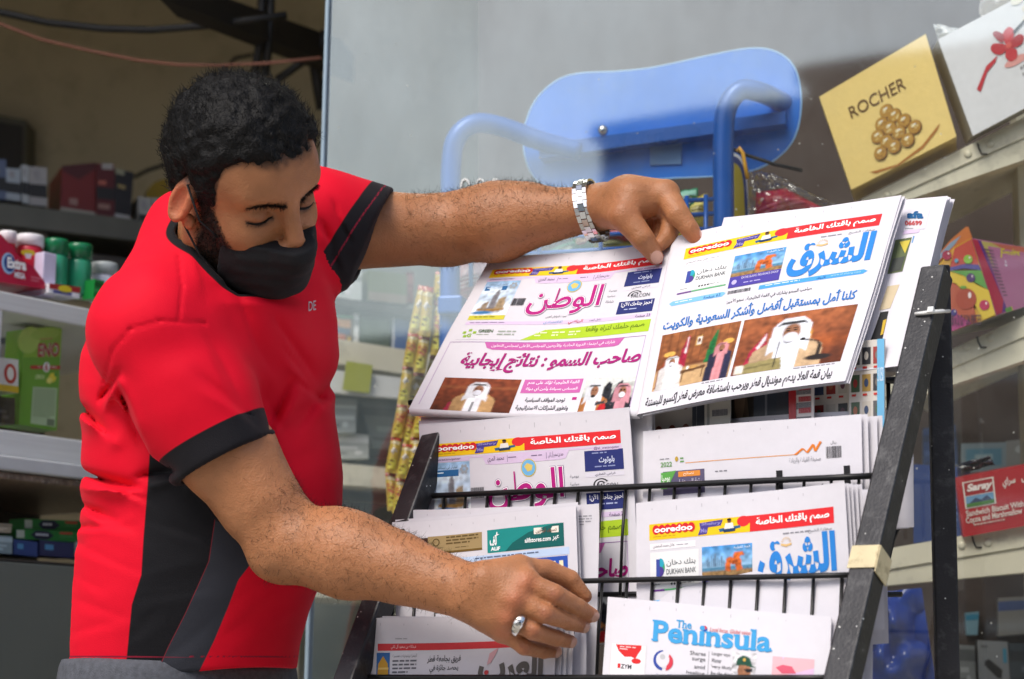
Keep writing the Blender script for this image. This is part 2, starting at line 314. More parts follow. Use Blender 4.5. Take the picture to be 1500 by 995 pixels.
def ink_room(seed=8):
    k = Ink(70, 64, '8f5630', '7a4424', seed); k.put(np.clip((k.Y - .62) * 12, 0, 1), 'bf9c70', .06); k.put(np.clip(1 - np.abs(k.Y - .62) / .05, 0, 1) * .7, '4f2a16'); k.put(.4 * (np.sin(k.X * 60) > .75) * (k.Y < .6), '6a3a1e')
    k.poly([(.28, .66), (.30, .34), (.36, .12), (.385, .1), (.38, .66)], '9c1c38', .15); k.poly([(.345, .4), (.36, .13), (.378, .12), (.372, .42)], 'e0d4d4', .1); k.poly([(.63, .66), (.66, .3), (.72, .1), (.74, .1), (.735, .66)], '146432', .15)
    k.poly([(.47, .14), (.55, .13), (.55, .31), (.47, .32)], 'b98c3c'); k.poly([(.48, .155), (.54, .15), (.54, .295), (.48, .3)], 'd8d0c8'); k.oval(.51, .22, .018, .035, '6a4632', .4)
    k.oval(.15, .38, .075, .045, 'd8a850', .4); k.oval(.9, .33, .065, .045, 'd8a850', .4); k.poly([(.14, .52), (.135, .4), (.165, .4), (.16, .52)], '6a4a26')
    k.poly([(.02, .97), (.04, .6), (.12, .46), (.26, .5), (.33, .74), (.31, .97)], '93482a', .12, .7 + .6 * k.X); k.robed(.2, .43, .34, 'd8d4d2', 'e8e8ea'); k.poly([(.14, .9), (.2, .64), (.27, .66), (.3, .88), (.2, .96)], 'e2dfdc', .06)
    k.poly([(.70, .9), (.72, .58), (.8, .46), (.93, .5), (.98, .9)], '9a6436', .1); k.poly([(.73, .94), (.75, .55), (.82, .46), (.92, .52), (.95, .94)], '20203c', .12); k.robed(.83, .34, .32, '23233f', 'd08a90', cord='1a1a1e', mask=False)
    k.poly([(.34, .72), (.66, .69), (.68, .74), (.34, .78)], '5c3c20'); k.poly([(.37, .77), (.385, .77), (.385, .93), (.37, .93)], '4a2e16'); k.poly([(.63, .74), (.645, .74), (.645, .9), (.63, .9)], '4a2e16'); k.oval(.5, .69, .07, .03, 'b98c50', .5); k.oval(.43, .69, .02, .03, 'e0dcd4', .5); return np.clip(k.I, .003, .92)
def ink_greeting(seed=11):
    k = Ink(60, 44, 'b9bdb8', '8a8c88', seed); k.poly([(0, .0), (1, 0), (1, .16), (0, .3)], 'cfd3d0', .05); k.poly([(.36, 1.1), (.4, .3), (.47, .12), (.55, .2), (.6, 1.1)], '1c1e26', .3); k.poly([(.5, .8), (.66, .18), (.74, .1), (.76, .2), (.6, .85)], '2a2c34', .25)
    k.robed(.22, .14, .82, 'a86c38', 'dfe2e8', mask=False); k.robed(.78, .2, .8, '1b1c24', 'c98c98', mask=True); k.poly([(.36, .98), (.38, .78), (.5, .72), (.52, .98)], 'b01c24', .1); k.poly([(.3, .7), (.5, .66), (.68, .74), (.66, .8), (.46, .74), (.3, .8)], '2c2e36', .1); k.oval(.5, .7, .03, .04, '9a6a4c', .5); return np.clip(k.I, .003, .92)
def ink_skyline(seed=13):
    k = Ink(56, 34, '3f88c6', 'a8cce0', seed); k.put(np.clip((k.Y - .62) * 14, 0, 1), '4c7e9c', .1); k.put(np.clip((k.Y - .74) * 14, 0, 1), '8f7048', .2)
    for x, h in zip(np.linspace(.05, .42, 10), (.16, .25, .2, .36, .28, .42, .3, .22, .33, .18)): k.poly([(x, .66), (x, .66 - h), (x + .028, .66 - h), (x + .028, .66)], '5f7d98', .15, blur=1)
    k.poly([(.46, .8), (.48, .42), (.56, .36), (.62, .4), (.64, .25), (.82, .22), (.84, .34), (.74, .38), (.78, .5), (.8, .8), (.68, .82), (.66, .62), (.58, .6), (.57, .82)], 'bb5a22', .2, .7 + .6 * k.X); k.poly([(.6, .5), (.7, .48), (.7, .56), (.6, .58)], '7a3614', .2); return np.clip(k.I, .003, .92)
def ink_tower(seed=17):
    k = Ink(30, 42, '9abfe2', 'e2e8ee', seed); k.oval(.4, .3, .5, .1, 'd6e4f0', .9); k.poly([(.1, .86), (.12, .8), (.8, .74), (.9, .84), (.5, .92)], '94713c', .2); k.poly([(.38, .82), (.42, .36), (.5, .24), (.56, .36), (.6, .8)], '77757a', .15, .7 + .5 * k.X); k.poly([(.58, .82), (.62, .5), (.8, .46), (.84, .8)], '9a8668', .15); k.poly([(.2, .84), (.22, .62), (.36, .6), (.38, .83)], '8a7a66', .15); k.oval(.3, .92, .3, .05, '3a78ae', .6); return np.clip(k.I, .003, .92)
def ink_player(seed=19):
    k = Ink(30, 44, 'd8d6da', 'cfcdd2', seed); k.poly([(.1, 1.1), (.16, .86), (.4, .74), (.7, .76), (.9, .9), (.94, 1.1)], '22503e', .12); k.poly([(.28, .9), (.26, .4), (.44, .26), (.76, .32), (.8, .56), (.74, .8), (.5, .9)], 'a06e50', .1, .7 + .5 * k.X); k.poly([(.14, .42), (.2, .2), (.46, .08), (.74, .16), (.84, .36), (1.0, .42), (.84, .44), (.5, .38)], '204c3c', .1); k.poly([(.5, .5), (.86, .46), (.86, .56), (.64, .6)], '1a1a20', .1); k.oval(.5, .22, .06, .05, 'c9a24a', .5); k.oval(.3, .56, .06, .09, '8a5a42', .5); k.oval(.66, .73, .1, .03, '5a3428', .7); return np.clip(k.I, .003, .92)
# ---- letters
AF = {}
for _cp in range(0xFE80, 0xFEFD):
    _d = unicodedata.decomposition(chr(_cp)).split()
    if _d: AF.setdefault(''.join(chr(int(x, 16)) for x in _d[1:]), {})[_d[0].strip('<>')] = chr(_cp)
def shape_ar(st):
    toks = []; i = 0
    while i < len(st):
        if st[i] == 'ل' and st[i:i + 2] in AF and len(st[i:i + 2]) == 2: toks.append(st[i:i + 2]); i += 2
        else: toks.append(st[i]); i += 1
    jn = lambda t: t == 'ـ' or (t in AF and 'initial' in AF[t])
    jp = lambda t: t == 'ـ' or (t in AF and 'final' in AF[t])
    out = []
    for k, t in enumerate(toks):
        if t not in AF: out.append(t); continue
        p = k > 0 and jn(toks[k - 1]) and jp(t); q = k + 1 < len(toks) and jn(t) and jp(toks[k + 1])
        out.append(AF[t].get('medial' if p and q else 'final' if p else 'initial' if q else 'isolated', AF[t].get('isolated', t)))
    return ''.join(reversed(out))
_tc = {}
def text2d(body, bold=0.0):
    key = (body, bold)
    if key in _tc: return _tc[key]
    c = bpy.data.curves.new('lettering', 'FONT'); c.body = shape_ar(body) if any('\u0600' <= ch <= '\u06ff' for ch in body) else body
    c.size = 1; c.offset = bold; c.resolution_u = 3
    o = bpy.data.objects.new('lettering', c); me = o.to_mesh()
    v = np.array([q.co[:2] for q in me.vertices]); fs = [tuple(p.vertices) for p in me.polygons]
    par = list(range(len(v)))
    def find(a):
        while par[a] != a: par[a] = par[par[a]]; a = par[a]
        return a
    for f in fs:
        r = find(f[0])
        for k in f[1:]: par[find(k)] = r
    roots = {}; isl = np.array([roots.setdefault(find(i), len(roots)) % 5 for i in range(len(v))], float)
    o.to_mesh_clear(); bpy.data.objects.remove(o); bpy.data.curves.remove(c)
    _tc[key] = (v, fs, isl); return _tc[key]

class Sheet:
    """four corners TL TR BR BL; s across 0..1, t down 0..H; bulge(s,t) in metres along the normal"""
    def __init__(s, TL, TR, BR, BL, H=1.0, bulge=None, step=.00025):
        s.q = [np.asarray(a, float) for a in (TL, TR, BR, BL)]; s.H = H; s.b = bulge; s.step = step
        n = np.cross(s.q[1] - s.q[0], s.q[3] - s.q[0]); n /= np.linalg.norm(n)
        if n @ (_C - s.q[0]) < 0: n = -n
        s.n = n
    def at(s, a, b, lay=0.0):
        a = np.atleast_1d(np.asarray(a, float)); t = np.atleast_1d(np.asarray(b, float)) / s.H; a_, t_ = a[:, None], t[:, None]
        TL, TR, BR, BL = s.q
        p = (TL * (1 - a_) + TR * a_) * (1 - t_) + (BL * (1 - a_) + BR * a_) * t_
        off = np.broadcast_to(np.asarray(lay, float) * s.step, a.shape)
        if s.b is not None:
            dx, dy = s.b(a, t)[1:] if isinstance(s.b(a, t), tuple) else (0, 0)
            h = s.b(a, t)[0] if isinstance(s.b(a, t), tuple) else s.b(a, t)
            off = off + h
        return p + s.n * off[:, None]

# ---- surfaces grown from soft solids (signed distances, surface nets)
def sd_cone(p, a, b, r1, r2):
    a = np.asarray(a); b = np.asarray(b); ba = b - a; l2 = ba @ ba; rr = r1 - r2; a2 = l2 - rr * rr
    if a2 <= 1e-12:
        return np.minimum(np.linalg.norm(p - a, axis=1) - r1, np.linalg.norm(p - b, axis=1) - r2)
    il2 = 1 / l2; pa = p - a; y = pa @ ba; z = y - l2
    q = pa * l2 - y[:, None] * ba; x2 = np.einsum('ij,ij->i', q, q); y2 = y * y * l2; z2 = z * z * l2
    k = np.sign(rr) * rr * rr * x2
    o = (np.sqrt(x2 * a2 * il2) + y * rr) * il2 - r1
    m1 = np.sign(z) * a2 * z2 > k; m2 = np.sign(y) * a2 * y2 < k
    o = np.where(m2, np.sqrt(x2 + y2) * il2 - r1, o); o = np.where(m1, np.sqrt(x2 + z2) * il2 - r2, o)
    return o
def sd_ell(p, c, A, r):                     # A columns: axes
    q = (p - np.asarray(c)) @ np.asarray(A); r = np.asarray(r, float)
    k0 = np.linalg.norm(q / r, axis=1); k1 = np.linalg.norm(q / (r * r), axis=1) + 1e-9
    return k0 * (k0 - 1.0) / k1
def smin(a, b, k):
    h = np.maximum(k - np.abs(a - b), 0) / k; return np.minimum(a, b) - h * h * k * .25
def smax(a, b, k): return -smin(-a, -b, k)
_pt = RNG.random((64, 64, 64)).astype(np.float32) * 2 - 1
def vnoise(p):
    i = np.floor(p).astype(int); f = p - i; f = f * f * (3 - 2 * f); i &= 63; j = (i + 1) & 63; o = 0
    for dx in (0, 1):
        for dy in (0, 1):
            for dz in (0, 1):
                wgt = (f[:, 0] if dx else 1 - f[:, 0]) * (f[:, 1] if dy else 1 - f[:, 1]) * (f[:, 2] if dz else 1 - f[:, 2])
                o = o + wgt * _pt[(j if dx else i)[:, 0], (j if dy else i)[:, 1], (j if dz else i)[:, 2]]
    return o
def grow(fn, lo, hi, h, nb=12, slack=1.5):
    """mesh of fn(points)=0 inside the box lo..hi at cell size h"""
    lo = np.asarray(lo, float); hi = np.asarray(hi, float); n = np.ceil((hi - lo) / h / nb).astype(int); B = nb * h
    I = np.stack(np.meshgrid(*[np.arange(k) for k in n], indexing='ij'), -1).reshape(-1, 3)
    ctr = lo + (I + .5) * B; d = np.concatenate([fn(c) for c in np.array_split(ctr, max(1, len(ctr) // 60000))])
    act = I[np.abs(d) < B * .87 * slack + 2 * h]
    N = n * nb + 4; gid = lambda c: (c[..., 0] * N[1] + c[..., 1]) * N[2] + c[..., 2]
    g = np.stack(np.meshgrid(*[np.arange(nb + 1)] * 3, indexing='ij'), -1)
    V, ID, Q = [], [], []
    E = [((0, 0, 0), (1, 0, 0)), ((0, 1, 0), (1, 1, 0)), ((0, 0, 1), (1, 0, 1)), ((0, 1, 1), (1, 1, 1)),
         ((0, 0, 0), (0, 1, 0)), ((1, 0, 0), (1, 1, 0)), ((0, 0, 1), (0, 1, 1)), ((1, 0, 1), (1, 1, 1)),
         ((0, 0, 0), (0, 0, 1)), ((1, 0, 0), (1, 0, 1)), ((0, 1, 0), (0, 1, 1)), ((1, 1, 0), (1, 1, 1))]
    for ch in np.array_split(act, max(1, len(act) // 60)):
        C = ch[:, None, None, None, :] * nb + g[None]; pts = lo + C * h
        D = fn(pts.reshape(-1, 3)).reshape(C.shape[:-1])
        S = D < 0
        sl = lambda A, o: A[:, o[0]:nb + o[0], o[1]:nb + o[1], o[2]:nb + o[2]]
        cnt = np.zeros((len(ch), nb, nb, nb)); acc = np.zeros((len(ch), nb, nb, nb, 3))
        for a, b in E:
            da, db = sl(D, a), sl(D, b); m = (da < 0) != (db < 0)
            t = np.where(m, da / np.where(m, da - db, 1), 0)
            for k in range(3): acc[..., k] += np.where(m, a[k] + t * (b[k] - a[k]), 0)
            cnt += m
        m = cnt > 0; cc = C[:, :nb, :nb, :nb]
        V.append(lo + (cc[m] + acc[m] / cnt[m][:, None]) * h); ID.append(gid(cc[m] + 1))
        for ax in range(3):
            e = [0, 0, 0]; e[ax] = 1; s0 = sl(S, (0, 0, 0)); s1 = sl(S, e); x = s0 != s1
            if not x.any(): continue
            c0 = cc[x] + 1; fl = s0[x]; u = [0, 0, 0]; v = [0, 0, 0]; u[(ax + 1) % 3] = 1; v[(ax + 2) % 3] = 1; u = np.array(u); v = np.array(v)
            q = np.stack([gid(c0 - u - v), gid(c0 - v), gid(c0), gid(c0 - u)], 1); q[~fl] = q[~fl][:, ::-1]; Q.append(q)
    V = np.concatenate(V); ID = np.concatenate(ID); Q = np.concatenate(Q)
    o = np.argsort(ID); ID = ID[o]; V = V[o]; k = np.searchsorted(ID, Q); k = np.clip(k, 0, len(ID) - 1); ok = (ID[k] == Q).all(1)
    return V, k[ok]
def mesh_np(name, V, Q, m, parent=None, smooth=True, attrs=None, col=None):
    me = bpy.data.meshes.new(name); me.vertices.add(len(V)); me.vertices.foreach_set('co', np.asarray(V, np.float32).ravel())
    me.loops.add(Q.size); me.loops.foreach_set('vertex_index', Q.astype(np.int32).ravel())
    me.polygons.add(len(Q)); me.polygons.foreach_set('loop_start', np.arange(0, Q.size, Q.shape[1], dtype=np.int32))
    me.update(calc_edges=True); me.validate()
    for k, a in (attrs or {}).items():
        me.attributes.new(k, 'FLOAT', 'POINT').data.foreach_set('value', np.asarray(a, np.float32))
    if col is not None:
        c4 = np.concatenate([col, np.ones((len(col), 1))], 1).astype(np.float32)
        me.attributes.new('col', 'FLOAT_COLOR', 'POINT').data.foreach_set('color', c4.ravel())
    return link(name, me, m, parent, smooth)
# ================================================================== SETTING
def prism(mb, quad, vec, col=(.5, .5, .5)):
    q = [np.asarray(a, float) for a in quad]; b = [a + np.asarray(vec) for a in q]; n = len(q)
    mb.add(q + b, [tuple(range(n)), tuple(range(2 * n - 1, n - 1, -1))] + [(i, i + n, (i + 1) % n + n, (i + 1) % n) for i in range(n)], col); return mb
def wbox(x0, x1, y0, y1, z0, z1, mb=None, col=(.5, .5, .5), bev=0): 
    return (mb or MB()).box((x0, y0, z0), (x1 - x0, 0, 0), (0, y1 - y0, 0), (0, 0, z1 - z0), col, bev)
def struct(name, mb, m): return tag(mb.build(name, m), kind='structure')

GL = vplane(470, 500, 3.15, -15)                              # the shop window
gdir = np.array([math.cos(R_(-15)), math.sin(R_(-15)), 0])
gA = GL.hit(470, 500); gA[2] = 0
struct('pavement', wbox(-40, 40, -3.2, 40, -.3, 0), M['pave'])
struct('road', wbox(-60, 60, -13, -3.2, -.45, -.13), M['asphalt'])
struct('far_pavement', wbox(-60, 60, -40, -13, -.45, -.004), M['pave'])
struct('shop_floor', wbox(-2.6, 3.2, 3.5, 5.7, -.02, .05), mat('pale_floor_tile', 'b0a894', .5, 0, .08, 3))
struct('ceiling', wbox(-2.7, 3.3, 2.75, 6.7, 3.5, 3.65), mat('dim_ceiling_board', 'c9c2b0', .9))
bw = MB(); wbox(-2.7, 3.3, 5.7, 5.85, 0, 3.5, bw)
tag(bw.build('shop_back_wall', M['wall_beige']), 'beige plastered back wall of the dim shop behind the counter', 'wall')
sw = MB(); wbox(-2.72, -2.6, 2.4, 5.7, 0, 3.5, sw)
tag(sw.build('shop_side_wall', M['wall_beige']), 'plain side wall of the shop beyond the left edge of the counter', 'wall')
sw = MB(); wbox(1.9, 2.02, 2.6, 5.7, 0, 3.5, sw)
tag(sw.build('shop_side_wall', M['wall_beige']), 'side wall closing the shop window display on the right', 'wall')
fz = MB(); fz.box(gA - gdir * 2.6 + np.array([0, 0, 3.45]), gdir * 5.6, np.array([.06, .25, 0]), np.array([0, 0, 2.2]))
tag(fz.build('shop_fascia', M['pale_render']), 'rendered fascia wall above the shop window and doorway', 'wall')

# ---- the window
def glassmat():
    m, n, l, b, o = newmat('shop_window_glass'); n.remove(b)
    tr = n.new('ShaderNodeBsdfTransparent'); tr.inputs[0].default_value = (.93, .95, .93, 1)
    gl = n.new('ShaderNodeBsdfGlossy'); gl.inputs['Roughness'].default_value = .035; gl.inputs[0].default_value = (.88, .98, .95, 1)
    tc = n.new('ShaderNodeTexCoord'); nz = n.new('ShaderNodeTexNoise'); nz.inputs['Scale'].default_value = 1.6; nz.inputs['Detail'].default_value = 2; l.new(tc.outputs['Object'], nz.inputs['Vector'])
    bp = n.new('ShaderNodeBump'); bp.inputs['Strength'].default_value = .08; bp.inputs['Distance'].default_value = .01; l.new(nz.outputs[0], bp.inputs['Height']); l.new(bp.outputs[0], gl.inputs['Normal'])
    ns = n.new('ShaderNodeTexNoise'); ns.inputs['Scale'].default_value = 2.6; mpn = n.new('ShaderNodeMapping'); mpn.inputs['Scale'].default_value = (1.6, 1.6, .7); mpn.inputs['Rotation'].default_value = (0, .35, 0); l.new(tc.outputs['Object'], mpn.inputs[0]); ns.inputs['Detail'].default_value = 9; ns.inputs['Roughness'].default_value = .65; l.new(mpn.outputs[0], ns.inputs['Vector'])
    rs = n.new('ShaderNodeMapRange'); rs.inputs['From Min'].default_value = .3; rs.inputs['From Max'].default_value = .7; rs.inputs['To Min'].default_value = GLASS_REFL * .74; rs.inputs['To Max'].default_value = GLASS_REFL * 1.16; l.new(ns.outputs[0], rs.inputs[0])
    mx = n.new('ShaderNodeMixShader'); l.new(rs.outputs[0], mx.inputs[0]); l.new(tr.outputs[0], mx.inputs[1]); l.new(gl.outputs[0], mx.inputs[2])
    df = n.new('ShaderNodeBsdfDiffuse'); df.inputs[0].default_value = (.55, .55, .5, 1)
    # dust: a thin uneven film and a few specks
    n2 = n.new('ShaderNodeTexNoise'); n2.inputs['Scale'].default_value = 7; n2.inputs['Detail'].default_value = 8; n2.inputs['Roughness'].default_value = .7; l.new(tc.outputs['Object'], n2.inputs['Vector'])
    r2 = n.new('ShaderNodeMapRange'); r2.inputs['From Min'].default_value = .4; r2.inputs['From Max'].default_value = .8; r2.inputs['To Min'].default_value = .005; r2.inputs['To Max'].default_value = .07; l.new(n2.outputs[0], r2.inputs[0])
    vo = n.new('ShaderNodeTexVoronoi'); vo.inputs['Scale'].default_value = 34; l.new(tc.outputs['Object'], vo.inputs['Vector'])
    sp = n.new('ShaderNodeMath'); sp.operation = 'LESS_THAN'; sp.inputs[1].default_value = .045; l.new(vo.outputs['Distance'], sp.inputs[0])
    s2 = n.new('ShaderNodeMath'); s2.operation = 'MULTIPLY'; s2.inputs[1].default_value = .5; l.new(sp.outputs[0], s2.inputs[0])
    mxm = n.new('ShaderNodeMath'); mxm.operation = 'MAXIMUM'; l.new(r2.outputs[0], mxm.inputs[0]); l.new(s2.outputs[0], mxm.inputs[1])
    m2 = n.new('ShaderNodeMixShader'); l.new(mxm.outputs[0], m2.inputs[0]); l.new(mx.outputs[0], m2.inputs[1]); l.new(df.outputs[0], m2.inputs[2])
    l.new(m2.outputs[0], o.inputs[0]); return m
GLASS_REFL = .2
M['glass'] = glassmat()
win = empty('shop_window', gA, 'large dusty shop window mirroring the pale sky and street', 'window')
pane = MB(); a = gA + np.array([0, 0, .12]); pane.add([a, a + gdir * 2.6, a + gdir * 2.6 + np.array([0, 0, 2.5]), a + np.array([0, 0, 2.5])], [(0, 1, 2, 3)])
pane.build('pane', M['glass'], win)
bk = np.array([.26, .97, 0])
fr = MB(); fr.box(a - gdir * .008 - bk * .008, gdir * .007, bk * .02, np.array([0, 0, 2.5]), bev=.002)
fr.build('edge_strip', mat('glass_edge_trim', '8fa3b0', .3, .2, .05), win)
fr = MB(); fr.box(gA + gdir * -.03 - bk * .03 + np.array([0, 0, 0]), gdir * 2.66, bk * .07, np.array([0, 0, .118]), bev=.004)
fr.build('sill', M['alu'], win)

# ---- what the window mirrors: the buildings across the road
def block(name, loc, label, solids, yf, wins, wallm):
    root = empty(name, loc, label, 'building')
    for x0, x1, z1 in solids:
        b_ = MB(); wbox(x0, x1, yf - 8, yf, 0, z1, b_); b_.build('wall', wallm, root); b_ = MB(); wbox(x0 - .1, x1 + .1, yf - 8.1, yf + .12, z1, z1 + .22, b_); b_.build('parapet', wallm, root)
    for x, z in wins:
        b_ = MB(); wbox(x, x + 1.3, yf - .02, yf + .07, z, z + 1.5, b_); f_ = b_.build('window', M['white_plastic'], root); b_ = MB(); wbox(x + .1, x + 1.2, yf + .04, yf + .08, z + .1, z + 1.4, b_); b_.build('pane', M['window_dark'], f_)
block('apartment_building', (-22, -22, 0), 'pale rendered low building across the road mirrored faintly in the window', [(-34, -11.2, 5.6)], -18, [(-31 + k * 4.6, 1.7) for k in range(4)], M['pale_render'])
block('brown_building', (0, -22, 0), 'taller dark brown building across the road mirrored at the right of the window', [(-10.8, -7.75, 8.3), (-7.7, 24, 8.7)], -18, [(-6 + k * 4.0, z) for k in range(6) for z in (1.6, 4.6)], M['maroon'])
# ================================================================== INSIDE THE SHOP, LEFT
CT = vplane(60, 540, 3.3, 52)                                   # counter front
cdir = np.array([math.cos(R_(52)), math.sin(R_(52)), 0]); cback = -np.array([math.sin(R_(52)), -math.cos(R_(52)), 0])
def cq(pts, off=0.0): return [CT.hit(x, y, off) for x, y in pts]
def zat(x, y): return CT.hit(x, y)[2]
c0 = CT.hit(-60, 540); c1 = CT.hit(330, 540); c0[2] = c1[2] = 0; cl = np.linalg.norm(c1 - c0)
z_t, z_tb, z_b0, z_b1, z_r, z_g = zat(60, 438), zat(60, 466), zat(60, 637), zat(60, 675), zat(60, 697), zat(60, 709)
ctr = empty('shop_counter', c0, 'grey aluminium and glass shop counter behind the man with dark open shelf below', 'counter')
def cslab(name, z0, z1, off0, depth, m, par=ctr, x0=0.0, x1=None, bev=.003):
    mb = MB(); mb.box(c0 + cdir * x0 - cback * off0 + np.array([0, 0, z0]), cdir * ((cl if x1 is None else x1) - x0), cback * (depth + off0), np.array([0, 0, z1 - z0]), bev=bev); return mb.build(name, m, par)
cslab('top_rail', z_tb, z_t, 0, .5, M['alu'])
cslab('bottom_rail', z_b1, z_b0, 0, .5, M['alu'])
cslab('ledge', z_r, z_b1 - .001, .02, .5, mat('pale_ledge', 'b9bcbf', .5))
cslab('granite_edge', z_g, z_r - .001, .012, .5, M['granite'])
cslab('lower_panel', 0, zat(60, 826), 0, .02, M['dark_panel'])
cslab('shelf_board', zat(60, 826), zat(60, 822), 0, .5, M['dark'])
cslab('back_panel', 0, z_t, -.5, .52, M['dark'])
e0 = CT.hit(0, 540); e0s = float((e0 - c0) @ cdir)
cslab('post', z_b0, z_tb, 0, .03, M['alu'], x0=e0s - .05, x1=e0s)
gm, gn, glk, gb, go = newmat('case_glass'); gn.remove(gb)
_t = gn.new('ShaderNodeBsdfTransparent'); _t.inputs[0].default_value = (.93, .95, .93, 1); _g = gn.new('ShaderNodeBsdfGlossy'); _g.inputs['Roughness'].default_value = .05
_x = gn.new('ShaderNodeMixShader'); _x.inputs[0].default_value = .06; glk.new(_t.outputs[0], _x.inputs[1]); glk.new(_g.outputs[0], _x.inputs[2]); glk.new(_x.outputs[0], go.inputs[0])
g_ = MB(); g_.add(cq([(2, 447), (330, 512), (330, 690), (2, 628)], -.006), [(0, 1, 2, 3)]); g_.build('case_glass', gm, ctr)

def goods(name, plane, quad, thick, col, label, cat, group=None, art=None, m='card', off=0.0, side=None, H=1.0, back=None, parent=None):
    """a carton: printed front from four points on its plane, a real depth behind"""
    mb = MB(); q = [plane.hit(x, y, off) for x, y in quad]
    bv = back if back is not None else -plane.n
    prism(mb, q, np.asarray(bv) * thick, col)
    if side is not None: mb.c[2:] = [lin(side)] * (len(mb.c) - 2)
    S = Sheet(*q, H=H, step=.0004)
    if art: art(mb, S)
    else:                                                    # every printed pack carries some bands and marks, too blurred to read
        rr = random.Random(label); c_ = np.array(lin(col)); lt = tuple(np.clip(c_ * 1.5 + .05, 0, .8)); dk = tuple(c_ * .5)
        mb.rect(S, 0, 1, rr.uniform(.05, .2), rr.uniform(.25, .4), lt if rr.random() < .5 else dk, 1); mb.rect(S, rr.uniform(.05, .3), rr.uniform(.6, .95), .5, .62, lt, 1); mb.rect(S, .08, .5, .75, .82, dk, 1); mb.oval(S, rr.uniform(.55, .8), .76, .1, .09, lt, 1.4)
    o = mb.build(name, M[m], parent)
    if parent is None: tag(o, label, cat, group)
    return o
# inside the case
def art_antacid(b, S):
    b.rect(S, 0, 1, 0, .3, '8fbf3a', 1); b.oval(S, .12, .12, .3, .14, 'b9d768', 1.5); b.oval(S, .55, .07, .4, .06, 'a6cd52', 1.6)
    b.text(S, 'ENO', .36, .94, .16, .30, 'ffffff', 4, .055); b.text(S, 'ENO', .36, .94, .16, .30, 'b01e2c', 5, .03)
    b.dashes(S, .4, .92, .115, .135, 1, 'd6485a', 3)
    b.rect(S, .2, 1, .385, .42, 'c0272d', 3, skew=.0); b.oval(S, .62, .4, .09, .05, 'ffffff', 4); b.text(S, '6', .57, .66, .36, .44, 'c0272d', 5, .03); b.dashes(S, .38, .52, .395, .41, 1, 'ffffff', 4); b.dashes(S, .74, .94, .395, .41, 1, 'ffffff', 4)
    b.text(S, 'LEMON', .34, .58, .475, .52, 'd9f0a8', 3, .02); b.oval(S, .8, .5, .1, .045, 'f0dc3c', 3); b.oval(S, .72, .53, .08, .03, 'f7ec7a', 3.5); b.oval(S, .88, .47, .04, .02, '4f9a2e', 3.2)
    b.rect(S, .3, .95, .6, .97, 'b6cda4', 2); b.dashes(S, .34, .9, .62, .9, 12, '86a07a', 3); b.rect(S, .72, .92, .9, .965, '6c7f66', 3)
goods('antacid_carton', CT, [(37, 482), (91, 477), (83, 631), (27, 622)], .05, '6aa82c', 'tall green lemon antacid carton standing in the glass counter case', 'carton', art=art_antacid, off=-.05)
def art_small(b, S):
    b.rect(S, 0, 1, .80, 1, 'd6b52e', 1); b.oval(S, .78, .45, .16, .3, 'c0342c', 2); b.oval(S, .78, .45, .09, .2, 'efe9e4', 3); b.dashes(S, .1, .5, .3, .5, 2, 'c0342c', 2)
goods('medicine_box', CT, [(-30, 520), (27, 527), (27, 576), (-30, 569)], .06, 'e6e3de', 'small white and red medicine box leaning on the green antacid carton', 'box', art=art_small, off=-.02)
goods('medicine_box', CT, [(-30, 578), (22, 583), (22, 622), (-30, 616)], .06, '2e2924', 'dark brown pack at the bottom of the counter case', 'box', off=-.02)
for i, (x0, x1, cc) in enumerate([(10, 38, '4a5560'), (44, 80, '2f3d5c'), (84, 104, '39423a')]):
    goods('medicine_box', CT, [(x0, 458 + i * 4), (x1, 460 + i * 5), (x1, 500), (x0, 500)], .05, cc, ['grey pack deep inside the counter case at its left end', 'navy pack deep inside the counter case behind the antacid carton', 'dull green pack deep inside the counter case right of the antacid carton'][i], 'box', off=-.2)
# open shelf under the case
def art_tp(flip):
    def f(b, S):
        b.rect(S, 0, .1, .1, .9, 'b9c4b6', 1); b.poly(S, [(.18, .5), (.24, .08), (.40, .08), (.48, .5), (.40, .92), (.24, .92)], '14203c', 2); b.dashes(S, .24, .42, .36, .62, 1, 'cfd6e0', 3, thick=.8)
        b.rect(S, .55, .72, .12, .3, 'c8423a', 2); b.dashes(S, .55, .8, .5, .6, 1, '7cc07c', 2)
    return f
for i, q in enumerate([[(36, 760), (142, 764), (142, 780), (36, 775)], [(24, 775), (136, 780), (136, 796), (24, 789)]]):
    goods('toothpaste_box', CT, q, .04, '1d7a35', ['upper green toothpaste box on the shelf under the counter', 'lower green toothpaste box on the shelf under the counter'][i], 'box', 'green toothpaste boxes', art=art_tp(i), off=-.08 + i * .02)
for i, (x0, x1, cc, lb) in enumerate([(20, 55, '38518f', 'blue pack with a light blue badge under the toothpaste boxes'), (58, 108, '343a66', 'long dull violet pack under the toothpaste boxes'), (110, 140, 'b4c2bd', 'white and green pack at the right end of the shelf under the counter')]):
    goods('soap_pack', CT, [(x0, 790 + i), (x1, 794 + i * 1.5), (x1, 816 + i * 2), (x0, 812 + i * 1.5)], .05, cc, lb, 'pack', art=lambda b, S: b.rect(S, .15, .4, .25, .6, '5aa0cf', 1), off=-.06)
goods('tissue_pack', CT, [(-30, 764), (18, 768), (16, 781), (-30, 778)], .06, 'a8a08c', 'beige wrapped pack at the left edge of the shelf under the counter', 'pack', off=-.05)
goods('tissue_pack', CT, [(-30, 783), (18, 786), (18, 812), (-30, 808)], .06, '8fa3a8', 'pale blue crumpled pack at the left edge of the shelf under the counter', 'pack', off=-.05)
